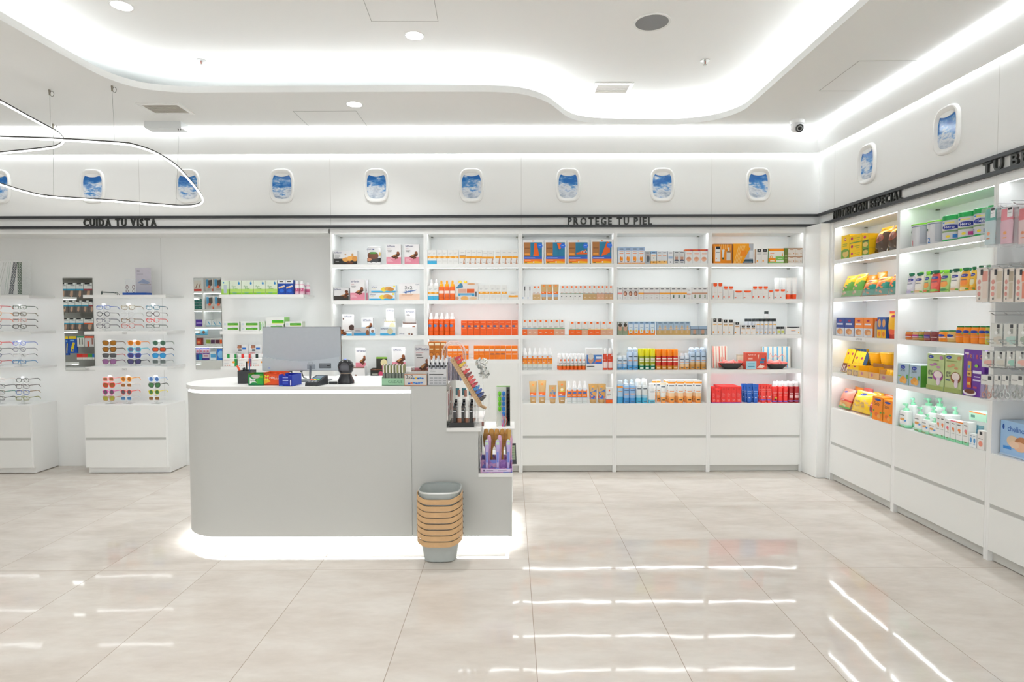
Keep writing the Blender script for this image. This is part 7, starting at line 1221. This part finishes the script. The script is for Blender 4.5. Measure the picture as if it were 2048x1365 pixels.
t = display(w, h1, .075, .42, .12, .98, 'e8e6e6', [('r', 0, .0, 1, .8, 'dc8a98')], [('r', 0, 0, 1, .25, 'dc8a98')]+choc(.62, .32, 1.2)+BI(.82, .1, .1)+[('r', .1, .74, .6, .755, 'd89aa0'), ('r', .1, .66, .5, .68, '46403c'), ('r', .16, .58, .6, .6, '46403c')], hc='e4e2e2'); t.location = ((x0+x1)/2, Yp+.03, ZT+.0016); tag(t, 'pink bar display with tall card on the counter', 'display')
Yq = 3.83; x0, x1 = aty(856, 765, Yq).x, aty(893, 765, Yq).x; w = x1-x0-.002; h = aty(875, 737, Yq).z-ZT; t = empty('lip_pencil_display', ((x0+x1)/2+.001, Yq+.045, ZT+.002))
m = MB('paper', 'd6d6d8').box(-w/2, -.045, 0, w/2, -.042, h*.92).box(-w/2, .042, 0, w/2, .045, h*1.25).box(-w/2, -.042, 0, -w/2+.002, .042, h*1.1).box(w/2-.002, -.042, 0, w/2, .042, h*1.1).box(-w/2, -.045, 0, w/2, .045, .002); art(m, [('r', .05, .64, .85, .7, '1c1c1e'), ('t', .08, .86, .07, 'TéOculist', '4a4c50', .9), ('r', .08, .76, .3, .78, '8a8c90')]+[('r', .08+.24*i, .1+.16*j, .26+.24*i, .18+.16*j, 'a8aaae') for i in range(4) for j in range(3)], lambda u, v, o: ((u-.5)*w, -.045-o, v*h*.92), w, h*.92); m.build('tray', t)
for i in range(5):
    for j in range(2):
        o = MB('plastic', 'dfe0e4').tube([(0, 0, 0), (0, 0, h*(.98+.14*j))], .008, 8).tube([(0, 0, h*(.98+.14*j)), (0, 0, h*(1.1+.14*j))], .0085, 8, '1e1e20').tube([(0, 0, h*(1.1+.14*j)), (0, 0, h*(1.5+.14*j))], .0075, 8, 'e4e6ea').build('cosmetic_stick', loc=t.location+Vector((-w/2+.014+i*(w-.028)/4, -.024+.04*j, .004)), rz=0)
        o.rotation_euler = (0, .04*(i-2), 0); tag(o, 'white stick with black collar, %s, %s row of grey tray' % (ordn(i, 5), ('front', 'rear')[j]), 'cosmetic', 'cosmetic sticks in the grey tray')
tag(t, 'grey printed cosmetic tray at the right end of the counter', 'tray')
# clear-arched display with nail-file sheets behind
Yr = 4.11; t = empty('nail_file_display', (aty(908, 720, Yr).x, Yr, ZT+.0018)); hz_ = aty(905, 684, Yr).z-ZT; n = 10; ra = cw(879, 925, Yr)/2
P = [(ra, 0, .0), (ra, 0, hz_-ra)]+[(ra*math.cos(PI*i/n), 0, hz_-ra+ra*math.sin(PI*i/n)) for i in range(1, n)]+[(-ra, 0, hz_-ra), (-ra, 0, 0)]
MB('acrylic', 'fbe4de').tube(P, .006, 6).tube([(a*.8, b, c*.96) for a, b, c in P], .003, 6).build('arch', t)
m = MB('paper', 'b8b4c4'); 
for i in range(9): m.box(-.055+.011*i, .01, .0, -.048+.011*i, .07, .155+.004*(i % 3), ('c4c0d0', 'a8a8bc', 'd8d4e0')[i % 3])
m.build('file_cards', t); m = MB('paper', '6a88c8').box(.045, -.02, 0, .050, .07, .13).box(-.06, -.03, 0, -.056, .02, .10, 'c87a8a'); m.build('side_cards', t); tag(t, 'clear arched display with packed lilac cards on counter', 'display')
m = MB('paper', 'b0c0e4').box(-.03, 0, -.035, .03, .003, .0); art(m, [('r', 0, 0, 1, 1, '88a4dc'), ('r', .1, .4, .9, .6, 'dfe6f8')], lambda u, v, o: (-.03+.06*u, -o, -.035+v*.035), .06, .035)
# leaflets on the counter riser
X_ = -.4165
for i, (y, z0, z1, c, nm) in enumerate(((3.86, .83, 1.02, 'c8888a', 'rose'), (3.98, .85, 1.03, 'a8644a', 'brown'), (4.10, .83, 1.01, 'd8a8a0', 'pale pink'))):
    m = MB('paper', 'dcd4d0').box(0, -.04, 0, .008, .04, z1-z0); art(m, [('r', .1, .5, .9, .9, c), ('r', .1, .15, .9, .42, c)], lambda u, v, o: (.008+o, -.04+.08*u, v*(z1-z0)), .08, z1-z0)
    tag(m.build('leaflet_pack', loc=(X_, y, z0)), '%s product card hanging on the counter riser' % nm, 'card', 'cards on the counter riser')
# black make-up tray on the upper step
Y0 = 3.82; x0, x1 = aty(898, 850, Y0).x, aty(948, 850, Y0).x; w = x1-x0; t = empty('makeup_tray', ((x0+x1)/2, Y0+.09, ZT1+.0006)); hb = aty(920, 846, Y0).z-ZT1
MB('gloss', '111113').box(-w/2, -.09, 0, w/2, .09, hb).build('base', t); MB('clear', 'e4eaee').box(-w/2, .086, hb, w/2, .09, .15).build('backboard', t); tag(t, 'glossy black make-up tray on the upper counter step', 'tray'); T0 = t.location; HB = hb
def mk(c, hh, cc): return MB('gloss', '101012').box(-.009, -.009, 0, .009, .009, hh).box(-.0093, -.0093, hh*.62, .0093, .0093, hh*.68, 'c8c8cc').box(-.0093, -.0093, hh*.80, .0093, .0093, hh*.84, cc).build('makeup_box')
a0 = mk('x', .105, '8a6a4a')
for j in range(3):
    for i in range(3):
        o = a0 if (i, j) == (0, 0) else copy_tree(a0); o.location = T0+Vector((-w/2+.035+i*.053, -.065+.05*j, HB+.0006)); o.scale = (1, 1, 1+.14*j)
        tag(o, 'black make-up box, %s, %s row of black tray' % (ordn(i, 3), ('front', 'middle', 'rear')[j]), 'make-up', 'black make-up boxes in the glossy tray')
for i in range(4):
    x = aty(915+13*i, 780, 4.2).x; m = MB('plastic', '7fb0b4').tube([(0, 0, 0), (0, 0, .20)], .012, 8, 'c8ccd0', 'clear').tube([(0, 0, .16), (.0, 0, .21)], .014, 8, '4a8a98').tube([(.012, -.01, .15), (.012, -.01, .195)], .01, 8, 'd89a88')
    tag(m.build('makeup_brush_tube', loc=(x, 4.2, ZT1+.001)), 'clear tube with teal and coral top, %s' % ordn(i, 4), 'make-up', 'clear tubes behind the black tray')
for i in range(4):
    x = aty(938+6*i, 800, 3.98).x; m = MB('film', 'e4e8ea').box(-.006, -.03, 0, .006, .03, .14+.01*i).box(-.0065, -.0305, .02, .0065, .0305, .03, 'a8acb0').box(-.0065, -.0305, .11, .0065, .0305, .118, 'd0a090')
    tag(m.build('clear_packet', loc=(x, 3.98, ZT1+.001)), 'clear plastic packet beside the black tray, %s' % ordn(i, 4), 'packet', 'clear packets on the upper step')
x = aty(965, 845, 3.86).x; m = MB('clear', 'e8eeee').box(-.035, -.02, 0, .03, .06, .03).box(.005, -.0205, .003, .02, -.020, .03, '6a3a30', 'plastic'); tag(m.build('acrylic_tray', loc=(x-.01, 3.86, ZT1+.001)), 'small clear acrylic tray on the upper step edge', 'tray')
# leaning wooden nail polish board
pa, pb = aty(906, 716, 3.98), aty(962, 806, 3.98); t = empty('leaning_polish_board', (pb.x, 3.98, ZT1+.001)); V0 = pa-pb; L = V0.length; ang = math.atan2(V0.x, V0.z)
base = Vector((pb.x, 3.98, pb.z)); t.location = base; t.rotation_euler = (0, ang, 0); d2 = .13
m = MB('wood', 'cfae84').box(-.018, -d2/2, -.01, -.006, d2/2, L).box(-.006, -d2/2+.0, .0, .010, -d2/2+.006, L).box(-.006, d2/2-.006, 0, .010, d2/2, L); m.build('board', t)
m = MB('wood', 'b98f62')
for i in range(22): m.box(-.0055, -d2/2-.0015, .008+i*L/23, .009, -d2/2+.0005, .013+i*L/23)
m.build('notches', t)
m = MB('wood', 'c4a27a').tube([(-.012, 0, .06), (-.010, 0, -.02), (.01, 0, -.05)], .011, 8); m.build('prop', t)
cl = ['3a3c40', '2f4a8a', '2a62c0', '2f86c8', 'c03040', 'd8545a', 'e85a4a', '7a3a44', 'd83a3a', 'ecd0c4', 'e8c832', 'd83038', 'c82030']
for i, c in enumerate(cl):
    for j in range(2):
        o = MB('gloss', c).box(0, -.013, -.010, .024, .013, .010).box(.024, -.008, -.006, .040, .008, .006, '3a3a3a' if i < 1 else c).build('nail_polish', loc=base+Matrix.Rotation(ang, 3, 'Y') @ Vector((.0105, -.035+.07*j, .022+i*(L-.04)/(len(cl)-1)))); o.rotation_euler = (0, ang, 0)
        tag(o, 'nail polish on wooden board, %s from bottom, %s column' % (OR[i], ('front', 'rear')[j]), 'nail polish', 'nail polishes on the leaning board')
tag(t, 'leaning wooden board of colourful nail polishes on counter step', 'board')
# beads hanging behind the board
m = MB('foil', 'e4e6e2'); rnd = random.Random(3)
for i in range(75):
    top = i % 5 < 3; cz, R_ = (.105, .040) if top else (.035, .032); a = rnd.uniform(0, 2*PI); e = rnd.uniform(-1, 1); c = Vector((R_*math.cos(a)*(1-e*e)**.5+(-.008 if top else .010), R_*math.sin(a)*(1-e*e)**.5, cz+e*R_*.95))
    d = Vector((rnd.uniform(-1, 1), rnd.uniform(-1, 1), rnd.uniform(-1, 1))).normalized()*.011; q = Vector((rnd.uniform(-1, 1), rnd.uniform(-1, 1), 0))*.006
    m.tube([c-d, c+q, c+d], .0055, 5, ('d8dad6', 'f0f2ee', '9aa29c', 'e8e6dc')[i % 4])
p = aty(966, 757, 4.3); m.tube([(0, 0, .14), (0, 0, -(p.z-ZT1)+.001)], .003, 6, 'eef2f2', 'clear'); tag(m.build('accessory_rack', loc=(p.x, 4.3, p.z)), 'bundle of silvery hair accessories hanging behind the polish board', 'hair accessories')
# brush display on the lower step
Yb2 = 3.815; x0, x1 = aty(961, 940, Yb2).x, aty(1024.5, 940, Yb2).x; w = x1-x0; t = empty('brush_display', ((x0+x1)/2, Yb2+.075, ZT2+.0006)); hf = aty(990, 925, Yb2).z-ZT2
m = MB('purple_print').box(-w/2, -.075, 0, w/2, -.072, hf*.42).box(-w/2, .072, 0, w/2, .075, hf*1.2).box(-w/2, -.072, 0, -w/2+.003, .072, hf*1.5).box(w/2-.003, -.072, 0, w/2, .072, hf*.9).box(-w/2, -.075, 0, w/2, .075, .002).box(-w/2+.003, -.02, .002, w/2-.003, -.017, hf)
m.mat = 'paper'; art(m, [('r', .05, .2, .95, .85, 'd8c8e4'), ('r', .18, .38, .4, .55, '4a3a5a'), ('r', .55, .42, .82, .52, '4a3a5a'), ('e', .11, .5, .03, .2, '6a4a7a')], lambda u, v, o: ((u-.5)*w, -.0752-o, v*hf*.42), w, hf*.42); m.build('tray', t)
MB('paper', '2c2a2e').box(-w/2+.0005, -.071, .0, -w/2+.0028, .071, .22).build('side_panel', t); tag(t, 'purple printed display tray of hairbrushes on lowest step', 'display')
B0 = t.location
def brush(c1, c2, c3, L, bam=False):
    t = empty('hairbrush'); 
    if bam:
        MB('wood', 'b9863c').loft([(0, .005, .004), (L*.45, .007, .005), (L*.5, .009, .006), (L*.56, .017, .009), (L*.8, .022, .01), (L*.97, .014, .008), (L, .004, .004)], 14).build('body', t)
        m = MB('plastic', '8a5a20'); 
        for i in range(9):
            z = L*(.6+.035*i); m.box(-.014, -.016, z, .014, -.009, z+.0022, 'c89a50')
        m.build('bristles', t)
    else:
        MB('plastic', c1).loft([(0, .006, .005), (L*.12, .009, .007), (L*.3, .010, .008), (L*.62, .0125, .009), (L*.85, .016, .010), (L*.97, .012, .008), (L, .004, .004)], 14, cols=[c1, c1, c1, c1, c1, c2]).build('body', t)
        m = MB('plastic', c3).box(-.006, -.0115, L*.28, .006, -.008, L*.6).box(-.010, -.013, L*.84, .010, -.0098, L*.93, c2); m.build('inset', t)
    return t
b1 = brush('c4b4e4', 'c4dcc4', '7a8ad8', .205); b2 = brush('d8a8c4', 'e0b0cc', 'c890b8', .225); b3 = brush('', '', '', .26, True)
def put(b, first, dx, dy, z, rx, lab, grp):
    o = b if first else copy_tree(b); o.location = B0+Vector((dx, dy, z)); o.rotation_euler = (rx, 0, 0); tag(o, lab, 'brush', grp)
for i in range(3): put(b1, i == 0, -.062+.07*i, -.048, .006, -.02, 'lilac hairbrush with pale green tip, %s' % ordn(i, 3), 'lilac brushes in the purple tray')
for i in range(3): put(b2, i == 0, -.05+.07*i, -.005, .006, -.04, 'pink hairbrush behind lilac ones, %s' % ordn(i, 3), 'pink brushes in the purple tray')
for i in range(5): put(b3, i == 0, -.07+.036*i, .032, .006, -.05, 'bamboo hairbrush with bristles, %s' % ordn(i, 5), 'bamboo brushes in the purple tray')
o = MB('plastic', '3a58c0').loft([(0, .006, .005), (.14, .010, .007), (.18, .011, .008), (.26, .012, .008)], 12, cols=['3a58c0', 'd0307a', 'c89a50']).build('hairbrush', loc=B0+Vector((.083, -.004, .006))); tag(o, 'blue and magenta hairbrush at the right of the tray', 'brush')
x = aty(1024, 915, 4.0).x; t = empty('price_tablet', (x, 4.02, ZT2+.0006), .2); m = MB('plastic', '3a3c3c'); m.box(-.04, -.012, .0, .03, .012, .14); m.build('housing', t); m = MB('paper', 'a8bc9c'); art(m, [('r', .1, .2, .9, .9, 'a8bc9c')]+[('r', .18, .3+.12*i, .82, .34+.12*i, '8aa080') for i in range(5)], lambda u, v, o: (-.04+.07*u, -.0123-o, .14*v), .07, .14); m.build('screen', t); t.rotation_euler = (-.25, 0, .15); t.location.z += .004; tag(t, 'small dark tablet with pale green screen beside the brushes', 'tablet')
# scrunchy / hair clip board standing on the plinth behind
p0, p1 = aty(993, 772, 4.85), aty(1020.5, 858, 4.85); w = p1.x-p0.x; h = p0.z-ZPL; t = empty('hair_tie_display', ((p0.x+p1.x)/2, 4.85, ZPL+.0006))
MB('paper', 'dfe4da').box(-w/2, 0, 0, w/2, .004, h).box(-w/2, -.001, h-.008, w/2, 0, h, '7ac84a').build('card', t)
for x, c, n_ in ((-.27, '6cc42a', 4), (.02, '2a7ad0', 5)):
    m = MB('plastic', c)
    for i in range(n_): z = h*.80-i*h*.125; m.loft([(z-.022, .002, .002, x*w, -.008), (z-.012, .012, .008, x*w, -.008), (z+.012, .012, .008, x*w, -.008), (z+.022, .002, .002, x*w, -.008)], 12)
    m.build('hair_ties', t)
m = MB('gloss', '1c1c20').box(w*.22, -.006, .004, w*.48, -.001, h-.012)
for i in range(9): m.tube([(w*.24, -.010, h*.1+i*h*.095), (w*.46, -.012, h*.12+i*h*.095)], .006, 6, '0e0e10')
m.build('black_hair_ties', t); tag(t, 'hair tie card with green, blue and black ties', 'display')
for i, (dx, c, ln, nm) in enumerate(((-.05, 'f0ece4', .1, 'cream'), (-.005, 'e84aa0', .1, 'pink'), (.004, '4ab0d8', .09, 'sky blue'), (.015, 'f0562a', .1, 'orange'))):
    P = [(0, 0, 0), (.004+.004*i, -.004, ln*.5), (0, -.002, ln), (-.008, -.002, ln*.5), (-.004, 0, .002)]; tag(MB('rubber', c).tube(P, .003, 6).build('hair_elastic', loc=(p0.x+w/2+dx, 4.80, ZPL+.003)), '%s looped hair elastic in front of the hair tie card' % nm, 'hair elastic', 'loose hair elastics on the plinth')
# clear brochure holder leaning beyond the board
pa = aty(975, 790, 4.2); tag(MB('clear', 'e4eeec').box(-.0, -.06, 0, .004, .06, .16).build('clear_sign_holder', loc=(pa.x+.01, 4.2, ZT1+.001)), 'clear upright sign holder behind the polish board', 'sign holder')
# ================================================================ shelving the two mirrors show (faces the back wall)
YM = 2*(YW-.0055)-9.0
def mx_(px): return aty(px, 650, 9.0).x
def mz(py): return aty(100, py, 9.0).z
gt = empty('hanging_gondola', ((mx_(116)+mx_(196))/2, YM-.3, 0)); gw = (mx_(196)-mx_(116))/2+.12
MB('lacquer', '9a9a94').box(-gw, .0, .7, gw, .04, 2.2).build('back_panel', gt); MB('lacquer', WH).box(-gw, -.2, 0, gw, .28, .74).build('base', gt); MB('lacquer', WH).box(-gw, -.0, 2.1, gw, .3, 2.2).build('header', gt); tag(gt, 'shelving with hanging foot-care packs, seen only in the left mirror', 'shelving unit', 'shelving seen in the mirrors')
def mp(px0, px1, py0, py1, col, els, lab, y=0., name='hanging_pack', grp='packs reflected in the left mirror'):
    a, b = mx_(px0), mx_(px1); z1, z0 = mz(py0), mz(py1); w, h = b-a, z1-z0; o = carton(w*.96, h, .03, col, els, name=name); o.rotation_euler.z = PI; o.location = ((a+b)/2, YM-.03+y, z0); tag(o, lab, 'packet', grp)
mt = [('r', 0, .62, 1, 1, 'eceeec'), ('r', 0, .52, 1, .62, '2a9ac0'), ('r', .1, .8, .6, .84, '9a9ca0'), ('r', .3, .9, .9, 1, '2c2e30')]
foot = [('p', [(.3, .5), (.6, .5), (.7, .2), (.5, .05), (.35, .2)], 'c8a48c')]
for r, (y0, y1, xs, nm) in enumerate(((566, 598, (120, 134.5, 153, 168, 187), 'top'), (601.5, 626, (122, 136, 150, 163, 177, 190), 'second'), (637, 662, (123, 137, 150, 166, 190), 'third'))):
    for i in range(len(xs)-1):
        e = list(mt)+foot
        if i == len(xs)-2: e[1] = ('r', 0, .52, 1, .62, 'e85a2a' if r == 2 else '9a3a4a')
        mp(xs[i], xs[i+1], y0, y1, '6a6460', e, 'foot-care hanging pack in left mirror, %s row, %s' % (nm, ordn(i, len(xs)-1)))
sc = [('r', 0, .85, 1, 1, 'f0d020'), ('p', [(.2, .6), (.45, .65), (.7, .35), (.75, .1), (.4, .1), (.35, .35)], 'e8d030'), ('e', .5, .18, .1, .06, '2460c0'), ('r', .3, .7, .8, .78, '8ac0e8')]
for i, (a, b) in enumerate(((128, 134), (134.5, 151))): mp(a, b, 673, 707 if i else 711, '2458b8', sc, 'blue and yellow insole pack in left mirror, %s' % ordn(i, 2))
mp(151.5, 166, 673, 694, 'e4e6e0', [('r', 0, .85, 1, 1, '2a9a6a'), ('r', .2, .2, .35, .8, '5a5a5a'), ('r', .55, .2, .7, .8, '5a5a5a')], 'white and green tool pack in left mirror'); mp(166.5, 189, 673, 694, 'dcd8d8', [('r', 0, .82, 1, 1, 'e8562a'), ('r', .25, .2, .35, .8, '9a5a4a'), ('r', .6, .0, .75, .5, 'e8562a')], 'white and orange tool pack in left mirror')
for i, (a, b, c) in enumerate(((150, 161, 'e03028'), (161, 172, 'd84a40'), (172, 181, '4aa04a'), (181, 189, '3a7ad0'))): mp(a, b, 708.5, 720, c, [('r', 0, 0, 1, .4, 'ece8e4')], 'small %s packet in left mirror' % ('red', 'coral', 'green', 'blue')[i])
g2 = empty('shelving_bay', ((mx_(380)+mx_(452))/2, YM-.3, 0)); hw = (mx_(452)-mx_(380))/2+.1; zz2 = [mz(y) for y in (584, 620, 655, 692, 722.5)]
MB('lacquer', WH).box(-hw, 0, 0, hw, .02, 2.3).build('back_panel', g2); MB('lacquer', WH).box(-hw, .02, .0, hw, .3, zz2[-1]).build('carcass', g2)
for z in zz2[:-1]: MB('lacquer', WH).box(-hw, .02, z-.03, hw, .3, z).build('shelf', g2); MB('led_shelf').box(-hw+.02, .27, z-.034, hw-.02, .28, z-.0305).build('led_strip', g2)
dx_ = mx_(408)-((mx_(380)+mx_(452))/2)
for a in (-hw, dx_-.02, hw-.02): MB('lacquer', WH).box(a, .0201, zz2[-1]+.001 if abs(a) > hw*.9 else zz2[2]+.001, a+.02, .305, 2.3).build('side_panel', g2)
tag(g2, 'lit shelves of cartons, seen only in the right mirror', 'shelving unit', 'shelving seen in the mirrors')
kn = [('p', [(.1, .95), (.6, .9), (.9, .5), (.5, .3), (.1, .5)], '5a5450'), ('r', .6, .4, .9, .95, '5aa0c8'), ('e', .5, .35, .18, .12, 'e8704a'), ('r', .1, .1, .7, .25, 'c8c4bc'), ('r', 0, 0, .12, .2, 'e85a2a')]
G2 = 'cartons reflected in the right mirror'
def m2(a, b, y0, y1, c, els, lab, nm='carton'): mp(a, b, y0, y1, c, els, lab, y=-.02, name=nm, grp=G2)
for r, (y0, y1) in enumerate(((559, 583.5), (594, 619.5))):
    for i, (a, b) in enumerate(((410, 426), (426.5, 445))): m2(a, b, y0, y1, 'd8d4d0', kn, 'large knee-support carton in right mirror, %s row, %s' % (('upper', 'lower')[r], ordn(i, 2)))
m2(387, 403, 562, 583.5, 'eae4da', [('r', 0, 0, 1, .2, 'd83a30'), ('p', [(.1, .7), (.2, .7), (.4, .3), (.3, .3)], '8a5a3a'), ('p', [(.5, .7), (.6, .7), (.8, .3), (.7, .3)], '8a5a3a')], 'cream carton with red base in right mirror')
for i in range(3): m2(387.5, 403, 619.5-7*(i+1)+.5, 619.5-7*i, '1f5a58', [('r', .1, .3, .5, .6, '5a9a8a'), ('r', .6, .2, .9, .7, '3a7a70')], 'dark green flat carton in right mirror, %s' % ('lowest', 'middle', 'topmost')[i])
m2(389, 403, 640.5, 654.5, '5a3aa0', [('r', .1, .4, .9, .6, 'a890d8')], 'purple carton in right mirror')
for i in range(3): m2(410+11*i, 420.5+11*i, 641, 654.5, 'ecf0f0', [('p', [(.2, .3), (.6, .8), (.7, .7), (.3, .2)], '4aa8d0'), ('r', 0, 0, 1, .15, '6ab0c8')], 'white and cyan carton in right mirror, %s' % ordn(i, 3))
m2(388, 412, 660.5, 671.5, '7ab4cc', [('e', .3, .5, .12, .3, '7a5a48'), ('e', .7, .5, .14, .35, '7a5a48'), ('e', .7, .5, .08, .2, '5a8a6a'), ('r', 0, 0, 1, .2, '4a9ac0')], 'pale blue carton with round pictures in right mirror')
m2(389, 402, 677.5, 691.5, '7a2a24', [('r', .2, .1, .9, .8, 'c84a3a'), ('e', .6, .4, .2, .2, 'e8a05a')], 'dark red carton in right mirror')
for i, (a, b, c) in enumerate(((409, 418, '8aa03a'), (418.5, 427, '5a3a5a'), (427.5, 436, '6a3a4a'), (436.5, 445, 'e8622a'))): m2(a, b, 678.5, 691.5, 'eae8e4', [('r', 0, .2, 1, .8, c)], 'small carton with %s front in right mirror' % ('lime', 'plum', 'maroon', 'orange')[i])
for i in range(4): m2(388+6.9*i, 394.6+6.9*i, 697.5, 710, 'd8c8dc', [('r', 0, .85, 1, 1, '3a3a7a'), ('r', 0, 0, 1, .15, '6a3a9a'), ('r', .2, .3, .8, .6, 'c87a8a')], 'lilac carton in right mirror, %s' % ordn(i, 4))
m2(430, 446, 700, 722, '2a78d0', [('e', .5, .5, .4, .35, '8ac4f0'), ('r', 0, .85, 1, 1, '1f5ab0')], 'bright blue carton in right mirror'); m2(416, 429, 705, 722, 'e8f0f4', [('r', .1, .3, .9, .7, '5aaee0')], 'white and blue carton in right mirror')
m2(401, 415, 708, 722, 'e4d8e4', [('r', 0, 0, 1, .3, '4a3a8a'), ('r', .2, .5, .8, .7, 'c87a8a')], 'violet and white carton in right mirror'); m2(388, 400.5, 710.5, 722, '2a4a9a', [('r', 0, 0, .5, 1, '2a8ab0')], 'blue and teal carton in right mirror')
